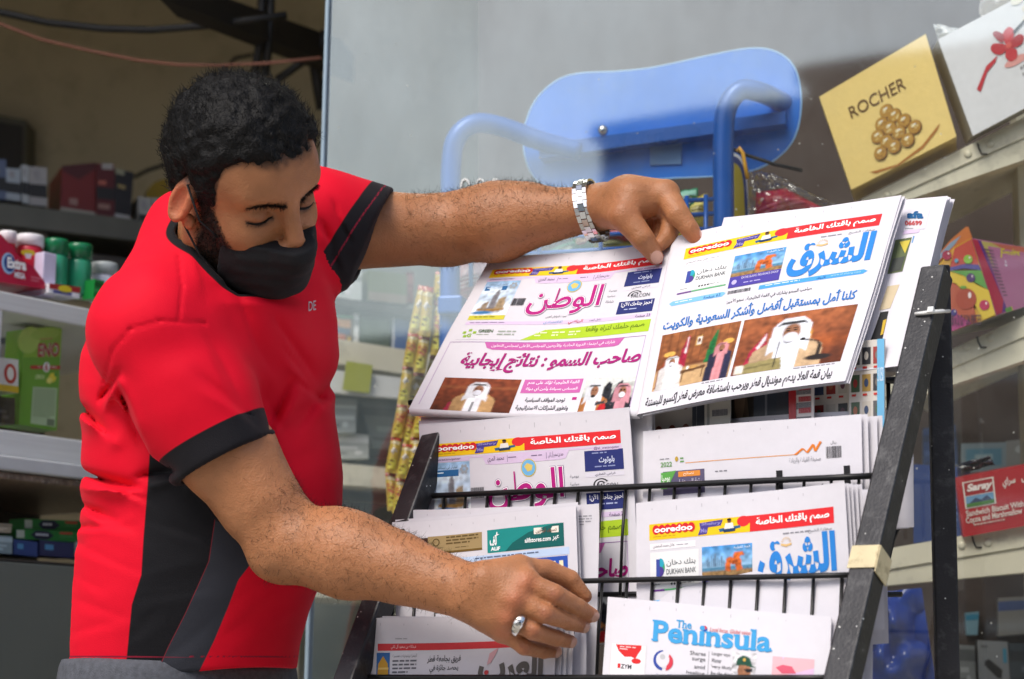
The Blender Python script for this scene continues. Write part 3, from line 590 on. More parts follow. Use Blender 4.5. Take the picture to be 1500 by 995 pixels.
# on the counter top: a gum display and jars
ctop = lambda x, y, off: CT.hit(x, y, off)
gd = empty('gum_display', CT.hit(0, 415, -.04), 'red cardboard gum display stand with two white lidded gum tubs', 'display box')
mb = MB(); q = [(-60, 318), (2, 344), (21, 366), (30, 378), (49, 391), (66, 414), (66, 423), (-60, 404)]
prism(mb, [CT.hit(x, y, -.02) for x, y in q], cback * .10, 'b3163c')
S = Sheet(CT.hit(0, 350, -.02), CT.hit(66, 360, -.02), CT.hit(66, 424, -.02), CT.hit(0, 412, -.02), step=.0005)
b = mb; b.oval(S, .18, .55, .15, .25, '9fc4e6', 1); b.oval(S, .2, .54, .12, .2, '1c3f8a', 2); b.text(S, 'Extra', .14, .56, .40, .66, 'f2f2f2', 4, .05); b.text(S, 'MEGA', .30, .54, .72, .86, 'e8e8ee', 4, .04); b.dashes(S, .68, .96, .76, .9, 2, 'd87a90', 2)
mb.build('display_tray', M['card'], gd)
def tub(px, pyt, pyb, rpx, off, lidc, bodyc, split, lidr=1.06, parent=None):
    top = CT.hit(px, pyt, off); bot = CT.hit(px, pyb, off); hgt = np.linalg.norm(top - bot); r = rpx * camco(bot)[2] / FPX
    m1 = MB(); h1 = hgt * (1 - split); m1.lathe(bot, (0, 0, 1), [(r * .9, 0), (r, .004), (r, h1 * .9), (r * .92, h1)], 28, bodyc); 
    m2 = MB(); m2.lathe(bot + np.array([0, 0, h1]), (0, 0, 1), [(r * lidr, 0), (r * lidr, hgt * split * .85), (r * lidr * .95, hgt * split)] , 28, lidc)
    return m1, m2
for (px, yt, yb, rp, of) in [(8, 339, 410, 12, -.075), (41, 345, 408, 19, -.075)]:
    m1, m2 = tub(px, yt, yb, rp, of, 'e4e2e6', 'b81a34', .26)
    S = Sheet(CT.hit(px - rp * .5, yt + 21, of + rp * .00125), CT.hit(px + rp * .4, yt + 22, of + rp * .00125), CT.hit(px + rp * .4, yt + 36, of + rp * .00125), CT.hit(px - rp * .5, yt + 34, of + rp * .00125), step=.0006)
    m1.oval(S, .5, .3, .6, .34, 'd9c72c', 3); m1.poly(S, [(.2, .4), (.8, .4), (.7, .95), (.3, .95)], 'd8d8dc', 4)
    t = m1.build('gum_tub', M['card'], gd); m2.build('lid', M['card'], t)
mb = MB(); mb.box(CT.hit(61, 432, -.03), cdir * .028, cback * .08, np.array([0, 0, .075]), 'c9c3dd', .002); mb.build('side_flap', M['card'], gd)
for i, (px, yt, yb, rp, lb) in enumerate([(79, 351, 428, 18, 'green mint jar next to the red gum display'), (113, 358, 436, 19, 'green mint jar between its twin and the white lidded tub')]):
    j = empty('mint_jar', CT.hit(px, yb, -.06), lb, 'jar', 'green mint jars on the counter')
    m1, m2 = tub(px, yt, yb, rp, -.06, '0e6b42', '2a8d68', .3, 1.0); m1.build('body', M['plastic'], j); m2.build('lid', M['plastic'], j)
j = empty('white_tub', CT.hit(150, 442, -.07), 'white plastic tub with a grey lid nearest the man on the counter', 'tub')
m1, m2 = tub(150, 386, 444, 19, -.07, 'aab2b4', 'c9c9d6', .3, 1.05); m1.build('body', M['plastic'], j); m2.build('lid', M['plastic'], j)
def art_mentos(b, S):
    b.rect(S, 0, 1, 0, .55, 'a02a2e', 1); b.oval(S, .5, .4, .22, .38, 'd9c72c', 2); b.rect(S, .1, .9, .6, .95, 'e3e3ea', 1); b.dashes(S, .12, .88, .62, .95, 1, '24348c', 2, thick=.9)
goods('sweet_tray', CT, [(72, 415), (118, 421), (116, 437), (72, 429)], .05, 'dfe0e8', 'low red yellow and white sweets tray in front of the green jars', 'tray', art=art_mentos, off=-.012)
goods('green_pack', CT, [(139, 409), (153, 412), (152, 440), (137, 437)], .03, '1a7d38', 'small green pack in front of the white tub on the counter', 'pack', off=-.012)

# wall shelf with cartons behind the counter
WS = vplane(120, 300, 4.5, 22); wdir = np.array([math.cos(R_(22)), math.sin(R_(22)), 0])
mb = MB(); q = [WS.hit(x, y) for x, y in [(-60, 290), (330, 338), (330, 368), (-60, 322)]]; prism(mb, q, -WS.n * .38)
ws = mb.build('wall_shelf', mat('dark_grey_shelf_steel', '55554e', .5, .2)); tag(ws, 'dark grey steel wall shelf carrying cigarette cartons', 'shelf')
mb = MB(); prism(mb, [WS.hit(x, y) for x, y in [(-60, 346), (330, 398), (330, 420), (-60, 370)]], -WS.n * .38)
tag(mb.build('wall_shelf', M['dark']), 'lower dark wall shelf just above the counter jars', 'shelf')
def art_cart(b, S):
    b.rect(S, 0, 1, .86, 1, '9a978c', 1); b.dashes(S, .25, .7, .66, .8, 1, 'a08078', 2, thick=.9); b.poly(S, [(0, 0), (1, 0), (1, .12), (.5, .3), (0, .1)], '4a1d1b', 1)
def art_cart2(b, S):
    b.rect(S, 0, 1, .42, .62, '26211f', 1); b.rect(S, .3, .9, 0, .1, '9c9a98', 1); b.dashes(S, .1, .9, .3, .38, 1, 'b86a5a', 2, thick=.9); b.dashes(S, .1, .9, .7, .8, 1, '9a7a70', 2, thick=.9)
def art_cart3(b, S):
    b.rect(S, 0, .5, 0, .1, '8c8c76', 1); b.rect(S, 0, 1, .82, 1, 'a3a3a3', 1); b.dashes(S, .15, .85, .28, .36, 1, '9a8a5a', 2, thick=.9)
goods('cigarette_carton', WS, [(91, 243), (140, 238), (140, 323), (88, 313)], .18, '6e2420', 'large dark red cigarette carton on the wall shelf', 'carton', art=art_cart, off=-.06)
goods('cigarette_carton', WS, [(141, 239), (168, 240), (168, 327), (141, 323)], .18, '541c1c', 'narrow red carton with a black band beside the large red carton', 'carton', art=art_cart2, off=-.05)
goods('cigarette_carton', WS, [(169, 246), (196, 253), (190, 331), (168, 327)], .18, '211c1b', 'black cigarette carton at the right end of the row', 'carton', art=art_cart3, off=-.05)
def art_white(b, S):
    b.rect(S, 0, 1, .45, .78, '2a2826', 1); b.oval(S, .4, .18, .2, .1, '8d8c90', 2); b.dashes(S, .3, .9, .28, .36, 1, '8a8a8e', 2)
for i, (x0, x1, y0, y1, cc, lb) in enumerate([(-20, 9, 232, 290, '56617c', 'blue grey cigarette pack at the far left of the wall shelf'), (9, 30, 246, 292, '9aa4ae', 'pale pack with a blue mark second on the wall shelf'), (32, 42, 241, 296, 'a8aeb2', 'narrow white pack standing third on the wall shelf'), (43, 69, 244, 300, '9b9a9b', 'white and black cigarette pack left of the gap on the wall shelf'), (203, 222, 288, 345, '9d9d9b', 'white and black pack behind the man\'s shoulder'), (224, 252, 290, 350, 'a3a3a3', 'pale grey pack nearest the man on the wall shelf')]):
    goods('cigarette_pack', WS, [(x0, y0), (x1, y0 + 2), (x1, y1 + 3), (x0, y1)], .09, cc, lb, 'pack', 'cigarette packs on the wall shelf', art=art_white, off=-.05)
for i, (x0, x1) in enumerate([(-12, 34), (37, 70)]):
    goods('grey_carton', WS, [(x0, 324 + i * 2), (x1, 328 + i * 3), (x1, 362), (x0, 358)], .12, '85837f', ['grey carton at the left on the lower wall shelf', 'paler grey carton behind the white lidded gum tub'][i], 'carton', off=-.03, art=lambda b, S: b.rect(S, .05, .12, .0, 1, 'a5a5a5', 1))
mb = MB(); mb.oval(Sheet(WS.hit(215, 262, -.2), WS.hit(275, 262, -.2), WS.hit(275, 312, -.2), WS.hit(215, 312, -.2)), .5, .5, .5, .5, 'a58a18', 1, 24); 
p_ = mb.v[:]; prism2 = MB(); prism(prism2, p_, -WS.n * .03, '8f7716'); tag(prism2.build('yellow_sign', M['card']), 'round yellow sign half hidden behind the man\'s ear', 'sign')
# dark framed cabinet on the wall
BWp = Pl((0, 5.7, 0), (0, -1, 0))
cb = empty('wall_cabinet', BWp.hit(-10, 240), 'dark wall cabinet with a lighter frame at the left edge', 'cabinet')
mb = MB(); prism(mb, [BWp.hit(x, y, .12) for x, y in [(-60, 158), (38, 176), (38, 320), (-60, 320)]], (0, .118, 0)); mb.build('frame', mat('grey_frame', '5a584c', .6), cb)
mb = MB(); prism(mb, [BWp.hit(x, y, .125) for x, y in [(-60, 168), (33, 184), (33, 318), (-60, 318)]], (0, .02, 0)); mb.build('dark_door', M['dark'], cb)
# ceiling beam, hangers and cords
def WP(x, y, d): return P(x, y, d)
mb = MB(); prism(mb, [WP(230, -40, 3.9), WP(500, 58, 4.7), WP(500, 100, 4.7), WP(230, -5, 3.9)], (.02, .12, .0)); tag(mb.build('ceiling_beam', mat('dark_steel_beam', '1d1a18', .6)), 'dark steel beam crossing the top of the doorway', 'beam')
for i, (x, dd) in enumerate([(381, 4.35), (394, 4.36)]):
    mb = MB(); mb.tube([WP(x + 4, -30, dd), WP(x, 60, dd), WP(x - 8 + i * 2, 112, dd)], .010, 8); tag(mb.build('hanger_rod', M['cable']), ['left dark hanger rod dropping from the beam above the man\'s head', 'right dark hanger rod dropping from the beam above the man\'s head'][i], 'rod')
mb = MB(); mb.tube([WP(x, y, 4.6) for x, y in [(476, 45), (470, 68), (440, 93), (405, 118)]], .010, 8); tag(mb.build('brace_bar', M['cable']), 'slanting dark brace running down left from the beam', 'rod')
mb = MB(); mb.tube([WP(470, 62, 4.65), WP(462, 100, 4.65), WP(472, 160, 4.65)], .014, 8); tag(mb.build('down_bar', M['cable']), 'dark bar hanging beside the window edge', 'rod')
mb = MB(); mb.tube([WP(x, y, 4.2) for x, y in [(-40, 8), (0, 18), (70, 33), (150, 42), (220, 44), (300, 38), (360, 30), (420, 22)]], .0085, 8); tag(mb.build('black_cable', M['cable']), 'thick black cable sagging across the doorway', 'cable')
mb = MB(); mb.tube([WP(x, y, 4.1) for x, y in [(-40, 22), (0, 35), (60, 58), (130, 74), (200, 88), (260, 95), (320, 96), (390, 93), (470, 85)]], .0035, 6); tag(mb.build('red_cord', M['red_cord']), 'thin faded red cord sagging below the black cable', 'cord')
mb = MB(); mb.tube([WP(x, y, 5.6) for x, y in [(196, 260), (215, 250), (245, 240), (300, 215), (330, 100), (345, 85), (370, 80)]], .006, 6); tag(mb.build('wall_cable', M['cable']), 'thin cable looping on the back wall by the cartons', 'cable')
# ================================================================== BEHIND THE GLASS
# left display shelves seen through the window
LS = vplane(540, 500, 3.9, 20); lback = -LS.n
unit = empty('display_shelf', LS.hit(540, 900), 'beige display shelving seen through the dusty window beside the man', 'shelf')
def lshelf(q, depth=.3, m=None, name='shelf_board', par=unit):
    mb = MB(); prism(mb, [LS.hit(x, y) for x, y in q], lback * depth); return mb.build(name, m or M['ivory_steel'], par)
lshelf([(430, 486), (660, 523), (660, 558), (430, 523)])
lshelf([(430, 535), (660, 562), (660, 590), (430, 570)], .02, M['white_plastic'], 'price_rail')
lshelf([(430, 672), (660, 694), (660, 722), (430, 705)])
lshelf([(430, 425), (660, 462), (660, 470), (430, 438)], .3, M['dark'], 'shelf_board')
lshelf([(430, 860), (660, 866), (660, 880), (430, 874)])
mb = MB(); prism(mb, [LS.hit(x, y, -.32) for x, y in [(430, 380), (660, 380), (660, 1400), (430, 1400)]], lback * .02); mb.build('back_board', M['wall_grey'], unit)
for x in (433, 657):
    p_ = LS.hit(x, 700, -.06); mb = MB(); mb.box((p_[0] - .015, p_[1], .05), (.03, 0, 0), (0, .03, 0), (0, 0, LS.hit(x, 440)[2] - .05)); mb.build('upright', M['ivory_steel'], unit)
def art_colour(b, S):
    b.rect(S, 0, 1, .0, .1, '5f9a6a', 1); b.rect(S, .05, .9, .15, .45, 'c98f55', 1); b.rect(S, .05, .45, .3, .45, 'c0503a', 2); b.rect(S, 0, .9, .5, .7, '3b4a6a', 1); b.rect(S, .05, .7, .72, .95, 'b0593a', 1); b.rect(S, .8, .95, .8, .98, 'c9a83a', 2)
goods('snack_box', LS, [(480, 460), (518, 463), (515, 503), (483, 497)], .12, '6d5a4c', 'orange and navy snack box on the display shelf nearest the shirt', 'box', art=art_colour, off=-.02)
goods('snack_box', LS, [(519, 459), (526, 460), (525, 505), (518, 504)], .12, 'd6d8d4', 'narrow white pack on the display shelf between the colourful and green boxes', 'box', off=-.02)
goods('snack_box', LS, [(528, 463), (573, 467), (571, 510), (527, 505)], .12, '3d4a33', 'dark green box on the display shelf seen through the window', 'box', off=-.02, art=lambda b, S: b.dashes(S, .1, .9, .15, .7, 4, '5a6a4c', 1))
goods('snack_box', LS, [(575, 466), (600, 469), (600, 515), (574, 511)], .12, '3a5a94', 'blue pack at the right on the display shelf behind the sachet strips', 'box', off=-.02, art=lambda b, S: b.rect(S, 0, .12, 0, 1, 'c9ced6', 1))
goods('snack_carton', LS, [(480, 392), (530, 396), (530, 440), (480, 436)], .2, 'c9cfca', 'pale blurred carton on the top display shelf under the far sleeve', 'carton', off=-.05)
goods('snack_carton', LS, [(540, 396), (596, 402), (596, 446), (540, 440)], .2, '6c7550', 'olive blurred carton on the top display shelf', 'carton', off=-.05, art=lambda b, S: b.rect(S, 0, 1, .7, 1, '8a7a6a', 1))
goods('snack_carton', LS, [(597, 398), (606, 399), (606, 444), (596, 443)], .2, '6e2a24', 'narrow dark red carton on the top display shelf', 'carton', off=-.05)
for i, q in enumerate([[(476, 582), (523, 585), (521, 634), (477, 634)], [(476, 634), (540, 637), (540, 672), (477, 672)], [(528, 590), (600, 596), (598, 660), (545, 656)]]):
    goods('stacked_carton', LS, q, .15, ['aab0ae', 'bcc0bd', '7d837f'][i], ['pale carton under the yellow note behind the window', 'lower whitish carton standing on the bottom display shelf', 'grey carton right of the pale cartons behind the window'][i], 'carton', off=-.04 - .02 * i)
goods('stacked_carton', LS, [(470, 730), (610, 742), (610, 862), (470, 858)], .2, '45473f', 'dark box under the bottom display shelf behind the forearm', 'box', off=-.06)
mb = MB(); prism(mb, [LS.hit(x, y, .012) for x, y in [(508, 529), (546, 535), (541, 576), (502, 571)]], lback * .003, 'a3a838'); tag(mb.build('price_note', M['card']), 'yellow green paper note hanging from the display shelf edge', 'note')
mb = MB(); prism(mb, [LS.hit(x, y, -.01) for x, y in [(540, 776), (556, 768), (552, 784), (546, 786)]], lback * .02, 'e0a53a'); tag(mb.build('yellow_pack', M['card']), 'small yellow corner of a pack low behind the window', 'pack')
# hanging sachet strips
SP = vplane(600, 560, 3.26, -10)
def sachet_strip(pts, wpx, lab, seed):
    rr = random.Random(seed); root = empty('sachet_strip', SP.hit(*pts[0]), lab, 'sachets', 'hanging sachet strips')
    for k in range(len(pts) - 1):
        (x0, y0), (x1, y1) = pts[k], pts[k + 1]; a = wpx / 2; ox = rr.uniform(-.01, .02)
        S = Sheet(SP.hit(x0 - a * .9, y0, ox), SP.hit(x0 + a * .9, y0 + 2, ox), SP.hit(x1 + a, y1 + 2, ox + .01), SP.hit(x1 - a, y1, ox + .012), bulge=lambda s, t: .007 * np.sin(np.pi * s) * np.sin(np.pi * np.clip(t, 0, 1)) ** .5 + .0015 * np.sin(25 * t + 9 * s), step=.0005)
        mb = MB(); mb.rect(S, 0, 1, 0, 1, 'c4a83e', 0, 8, 10); mb.rect(S, 0, 1, 0, .1, 'b23a2a', 1, 6, 2); mb.rect(S, .1, .9, .12, .2, 'e6d9b0', 1, 6, 1)
        if k % 2 == 0: mb.poly(S, [(.5, .3), (.85, .4), (.5, .5), (.15, .4)], 'e8e0d8', 1.5)
        else: mb.rect(S, .1, .9, .3, .55, 'b9603c', 1, 6, 3); mb.dashes(S, .2, .8, .33, .5, 2, 'e8d23a', 2)
        mb.rect(S, .15, .85, .62, .9, 'd8cf4a', 1, 6, 3); mb.dashes(S, .2, .8, .66, .86, 2, '7a5a22', 2)
        bq = S.at([0, 1, 1, 0], [0, 0, 1, 1]); mb.add(bq - SP.n * .004, [(0, 1, 2, 3)], '9c8430'); mb.build('sachet', M['plastic'], root)
sachet_strip([(621, 418), (606, 488), (598, 536), (590, 592), (581, 640), (572, 692), (576, 748)], 17, 'leftmost strip of shiny yellow sachets hanging behind the window', 1)
sachet_strip([(628, 420), (622, 492), (614, 545), (604, 600), (598, 650), (588, 700), (583, 752)], 17, 'second strip of yellow sachets hanging just right of the leftmost strip', 2)
sachet_strip([(648, 398), (645, 440), (641, 520), (626, 585), (612, 640), (603, 690)], 22, 'rightmost sachet strip with pale diamonds hanging beside the blue tube', 3)

# the blue chair with its back to the street
CH = vplane(970, 180, 3.28, -14); cb_ = -CH.n
chair = empty('blue_chair', (CH.hit(860, 500)[0], CH.hit(860, 500)[1], 0.05), 'blue tube framed chair turned with its plastic backrest to the window', 'chair')
out = [(766, 212), (769, 182), (784, 147), (812, 120), (845, 108), (900, 105), (950, 100), (1000, 90), (1050, 79), (1098, 71), (1132, 74), (1158, 90), (1171, 118), (1174, 158), (1166, 198), (1146, 226), (1110, 248), (1060, 258), (980, 262), (900, 268), (820, 276), (790, 268), (773, 244)]
def csp(pts, n=4, closed=True):
    p = np.array(pts, float); m = len(p); o = []
    for i in range(m if closed else m - 1):
        a, b, c, d = (p[(i - 1) % m] if closed or i else p[i]), p[i], p[(i + 1) % m], (p[(i + 2) % m] if closed or i + 2 < m else p[(i + 1) % m])
        for k in range(n):
            t = k / n; o.append(.5 * (2 * b + (c - a) * t + (2 * a - 5 * b + 4 * c - d) * t * t + (3 * b - a - 3 * c + d) * t ** 3))
    if not closed: o.append(p[-1])
    return o
oc = csp(out); ctrp = np.mean(oc, 0); mb = MB(); rings = [(.985, .012), (1.0, .008), (1.0, -.004), (.985, -.009)]; vs = []
for k, z in rings: vs += [CH.hit(*(ctrp + (p - ctrp) * k), z) for p in oc]
n_ = len(oc); mb.add(vs, [(i * n_ + j, i * n_ + (j + 1) % n_, (i + 1) * n_ + (j + 1) % n_, (i + 1) * n_ + j) for i in range(3) for j in range(n_)] + [tuple(range(n_)), tuple(range(4 * n_ - 1, 3 * n_ - 1, -1))])
brest = mb.build('backrest', mat('pale_blue_plastic', '0d78e6', .3, 0, .12, 9, .06, 160, dirt='5a8fd0', dirt_amt=.35), chair)
mb = MB(); rim_ = [CH.hit(*(ctrp + (p - ctrp) * .997), .011) for p in oc]; mb.tube(rim_ + rim_[:2], .0016, 6, cap=False); mb.build('rim', mat('pale_blue_rim', '9fd0ff', .3, 0, .05), brest)
mb = MB(); prism(mb, [CH.hit(x, y, .016) for x, y in [(952, 196), (998, 193), (998, 240), (952, 242)]], cb_ * .010); mb.build('label_plate', mat('faded_blue_label', '6f97c9', .5), brest)
mb = MB(); prism(mb, [CH.hit(x, y, .045) for x, y in [(790, 212), (1150, 163), (1150, 181), (790, 232)]], cb_ * .032); mb.build('cross_rail', M['blue_tube'], chair)
for x, y in [(883, 191), (1064, 168)]:
    mb = MB(); mb.lathe(CH.hit(x, y, .046), CH.n, [(.009, -.002), (.008, .003), (.004, .006)], 14); mb.build('bolt', M['steel'], chair)
def ctube(pts, r, name='leg_tube'):
    mb = MB(); mb.tube([CH.hit(x, y, o) for x, y, o in pts], r, 14); return mb.build(name, M['blue_tube'], chair)
def curve3(pts, n=5): return [tuple(q) for q in csp(pts, n, False)]
ctube(curve3([(652, 900, .1), (654, 700, .1), (658, 500, .1), (660, 330, .1), (661, 240, .1), (670, 200, .1), (697, 181, .09), (735, 186, .07), (790, 206, .05), (850, 222, .035)]), .0165)
ctube(curve3([(1058, 900, .1), (1059, 600, .1), (1060, 330, .1), (1060, 200, .1), (1066, 155, .1), (1086, 132, .095), (1115, 136, .08), (1140, 147, .02), (1158, 156, -.012)]), .0165)
mb = MB(); mb.box(CH.hit(640, 460, .13), np.array([.04, -.01, 0]), np.array([.01, .04, 0]), np.array([0, 0, .03]), bev=.004); mb.build('clamp', M['blue_tube'], chair)
mb = MB(); z = CH.hit(860, 640); mb.box((CH.hit(660, 640)[0] - .02, CH.hit(860, 640)[1] - .05, .48), (.5, -.12, 0), (.1, .42, 0), (0, 0, .02), bev=.008); mb.build('seat', M['blue_plastic'], chair)
for x in (680, 1040):
    p = CH.hit(x, 640, -.38); mb = MB(); mb.tube([(p[0], p[1], .48), (p[0], p[1], .05)], .0165, 12); mb.build('leg', M['blue_tube'], chair)
for x in (652, 1058):
    p = CH.hit(x, 900, .1); mb = MB(); mb.tube([p, (p[0], p[1], .05)], .0165, 12); mb.build('leg', M['blue_tube'], chair)
mb = MB(); mb.tube([CH.hit(x, y, .09) for x, y in [(1050, 208), (1090, 226), (1135, 241), (1175, 250)]], .003, 8); tag(mb.build('display_rod', M['wire']), 'thin dark rod running right from the blue chair post', 'rod')
# blue wire basket with sweets hooked on the chair
bs = empty('wire_basket', CH.hit(940, 350, .2), 'blue wire basket of sweet packets behind the upper hand', 'basket')
for y in (292, 313, 335, 357):
    mb = MB(); mb.tube([CH.hit(676, y + 20, .19), CH.hit(1046, y, .19)], .0035, 6); mb.build('wire', M['blue_tube'], bs)
for x in (690, 790, 880, 968, 1006, 1034):
    mb = MB(); mb.tube([CH.hit(x, 285 + (1046 - x) * .05, .193), CH.hit(x, 420, .193)], .0035, 6); mb.build('wire', M['blue_tube'], bs)
for i, x in enumerate((682, 694, 706)):
    mb = MB(); mb.tube(curve3([tuple(v) for v in [(x - 6 + 10 * i, 292, 0), (x - 6 + 10 * i, 268, 0), (x + 10 * i, 262, 0), (x + 6 + 10 * i, 270, 0), (x + 7 + 10 * i, 290, 0)]][0:5], 3) and [CH.hit(a, b_, .2) for a, b_, _ in curve3([(x - 6 + 10 * i, 292, 0), (x - 6 + 10 * i, 270, 0), (x + 10 * i, 263, 0), (x + 6 + 10 * i, 271, 0), (x + 7 + 10 * i, 290, 0)], 3)], .002, 6); mb.build('hook', M['white_plastic'], bs)
PK = vplane(1000, 320, 3.22, -14)
def pillow(name, quad, col, art, lab, cat='sweets', thick=.02, pl=None, off=0.0, m='plastic', group=None, amp=.004):
    pl = pl or PK; q = [pl.hit(x, y, off) for x, y in quad]
    f = lambda s, t: thick * (np.sin(np.pi * np.clip(s, 0, 1)) * np.sin(np.pi * np.clip(t, 0, 1))) ** .6 + amp * vnoise(np.stack([s * 5 + len(lab), t * 6, s * 0 + 3], 1))
    S = Sheet(*q, bulge=f, step=.0008); S2 = Sheet(*q, bulge=lambda s, t: -.6 * f(s, t), step=.001)
    mb = MB(); mb.rect(S, 0, 1, 0, 1, col, 0, 14, 14); mb.rect(S2, 0, 1, 0, 1, col, 0, 8, 8)
    if art: art(mb, S)
    return tag(mb.build(name, M[m], None), lab, cat, group)
pk = lambda c1, c2, c3: (lambda b, S: (b.rect(S, .05, .95, .1, .35, c1, 1, 8, 4), b.oval(S, .5, .55, .3, .2, c2, 2), b.dashes(S, .2, .8, .4, .7, 3, c3, 3)))
pillow('sweet_packet', [(992, 280), (1022, 276), (1024, 312), (990, 314)], '2f9468', pk('9fd6c0', 'd8e8d8', '2a6a4a'), 'green sweet packet in the blue basket beside the index finger')
pillow('sweet_packet', [(1008, 292), (1036, 284), (1036, 338), (1010, 340)], 'b8a93c', pk('e2d67a', '8a7a2a', 'f0e6a0'), 'yellow sweet packet in the basket against the blue chair post')
pillow('sweet_packet', [(930, 300), (1000, 296), (1004, 360), (930, 362)], 'cdb23c', pk('d9cf8a', '3a8a5a', '7a5a2a'), 'yellow and green packet in the basket behind the fingers', off=-.03)
pillow('sweet_packet', [(790, 372), (846, 350), (858, 368), (800, 395)], '3f6a52', pk('58856c', 'a8b8a0', 'cfd8c0'), 'dark green packet peeping out under the wrist at the left')
pillow('sweet_packet', [(838, 345), (868, 338), (872, 366), (842, 372)], '2e7a3a', pk('3f8a4c', '8a3a2a', 'd8c0a0'), 'green and brown packet under the watch')
pillow('sweet_packet', [(866, 340), (950, 334), (952, 352), (868, 356)], 'a3222e', pk('b43a3a', 'c9b02e', 'd8a8a0'), 'dark red packet lying over the yellow one under the palm', off=.012)
pillow('sweet_packet', [(868, 350), (925, 346), (930, 366), (870, 370)], 'b8b02c', pk('cfc84a', '5a6a1c', 'e6e0a0'), 'yellow green packet just above the left newspaper under the palm', off=.0)
pillow('pink_packet', [(664, 390), (724, 380), (700, 440), (664, 452)], 'c98a92', pk('d8a8ae', 'b86a74', 'e8cfd0'), 'pink sweet packet behind the upper left corner of the left newspaper')
pillow('pink_packet', [(668, 440), (702, 432), (672, 500), (652, 504)], 'b5686e', None, 'lower reddish packet between the blue tube and the left newspaper')
# display card with a rounded top (its cartoon left out), yellow tie, bag of red lollipops
mb = MB(); D = vplane(1075, 280, 3.2, 8)
prism(mb, [D.hit(x, y) for x, y in csp([(1053, 336), (1053, 262), (1056, 238), (1064, 226), (1078, 225), (1088, 236), (1094, 262), (1094, 336)], 3)], -D.n * .004, 'f0f0ee')
S = Sheet(D.hit(1053, 225), D.hit(1095, 225), D.hit(1095, 340), D.hit(1053, 340), step=.0006)
mb.poly(S, [(p[0], p[1]) for p in csp([(.05, .98), (.05, .33), (.12, .13), (.28, .05), (.58, .04), (.8, .13), (.94, .34), (.96, .98)], 4)], '2c3a78', 1)
mb.poly(S, [(p[0], p[1]) for p in csp([(.2, .98), (.12, .5), (.2, .2), (.5, .12), (.78, .24), (.88, .6), (.84, .98)], 4)], 'b8a52c', 2)
mb.oval(S, .34, .92, .14, .1, 'a82c34', 3); mb.oval(S, .64, .93, .12, .09, 'a82c34', 3.2)
tag(mb.build('display_card', M['card']), 'navy and yellow display card with a rounded top beside the blue chair post', 'card')
mb = MB(); mb.tube([CH.hit(x, y, .14) for x, y in [(1080, 222), (1083, 217), (1088, 224), (1092, 245), (1095, 262)]], .0032, 8); tag(mb.build('twist_tie', mat('yellow_tie', 'd9a01c', .4)), 'yellow twist tie looped over the dark rod', 'tie')
def clearmat():
    m, n, l, b, o = newmat('clear_film'); n.remove(b); t = n.new('ShaderNodeBsdfTransparent'); g = n.new('ShaderNodeBsdfGlossy'); g.inputs['Roughness'].default_value = .12; x = n.new('ShaderNodeMixShader')
    lw = n.new('ShaderNodeLayerWeight'); lw.inputs['Blend'].default_value = .35; mr = n.new('ShaderNodeMapRange'); mr.inputs['To Min'].default_value = .08; mr.inputs['To Max'].default_value = .6; l.new(lw.outputs['Facing'], mr.inputs[0]); l.new(mr.outputs[0], x.inputs[0])
    l.new(t.outputs[0], x.inputs[1]); l.new(g.outputs[0], x.inputs[2]); l.new(x.outputs[0], o.inputs[0]); return m
M['film'] = clearmat()
bag = pillow('lollipop_bag', [(1108, 282), (1150, 276), (1208, 306), (1104, 342)], 'b5203c', lambda b, S: (b.oval(S, .2, .3, .05, .05, 'e8c9cc', 2), b.dashes(S, .1, .9, .5, .9, 3, 'd8607a', 2)), 'red packet of lollipops wrapped in clear film above the right newspaper', 'bag', .03, off=.0)
S = Sheet(PK.hit(1096, 248, .03), PK.hit(1150, 262, .03), PK.hit(1236, 306, .03), PK.hit(1092, 342, .03), bulge=lambda s, t: .035 * (np.sin(np.pi * s) * np.sin(np.pi * t)) ** .5 + .012 * vnoise(np.stack([s * 7, t * 7, s * 0], 1)) + .006 * vnoise(np.stack([s * 19, t * 16, s * 0 + 5], 1)))
mb = MB(); mb.rect(S, 0, 1, 0, 1, 'ffffff', 0, 30, 24); mb.build('film_wrap', M['film'], bag)
PT = vplane(1000, 400, 3.72, -14); mb = MB(); prism(mb, [PT.hit(x, y) for x, y in [(700, -500), (1800, -700), (1800, 1400), (700, 1400)]], -PT.n * .02)  # dark board added so the bright back wall reads as dim interior
tag(mb.build('added_backing', mat('dark_brown_backing', '4a3a32', .6, 0, .2, 4)), 'dark brown partition added behind the blue chair to darken the window display', 'backing')
# ---- right hand display shelves, leaning like the photograph shows them
SH = vplane(1400, 500, 3.08, -26); sback = -SH.n + np.array([0, 0, .0])
def rshelf(upper, lower, seam, label):
    root = empty('display_shelf', SH.hit(*upper[0]), label, 'shelf', 'ivory display shelves on the right')
    for k, (nm, q, o) in enumerate((('lip', upper, .004), ('lower_lip', lower, 0))):
        mb = MB(); prism(mb, [SH.hit(x, y, o) for x, y in q], -SH.n * (.012 + .01 * k)); mb.build(nm, M['ivory_steel'], root)
    q = [SH.hit(*upper[0], -.006), SH.hit(*upper[1], -.006)]; mb = MB(); prism(mb, [q[0], q[1], q[1] - np.array([0, 0, .008]), q[0] - np.array([0, 0, .008])], -SH.n * .3); mb.build('board', M['ivory_steel'], root)
    for (x, y) in seam[1:]:
        mb = MB(); mb.lathe(SH.hit(x, y, .004), SH.n, [(.0065, -.001), (.006, .002), (.003, .003)], 14); mb.build('rivet', M['ivory_steel'], root)
    mb = MB(); x, y = seam[0]; mb.tube([SH.hit(x, y, .006), SH.hit(x + 2, y + 8, .006), SH.hit(x + 6, y + 16, .006), SH.hit(x + 14, y + 16, .006)], .0014, 6); mb.build('seam', M['dark'], root)
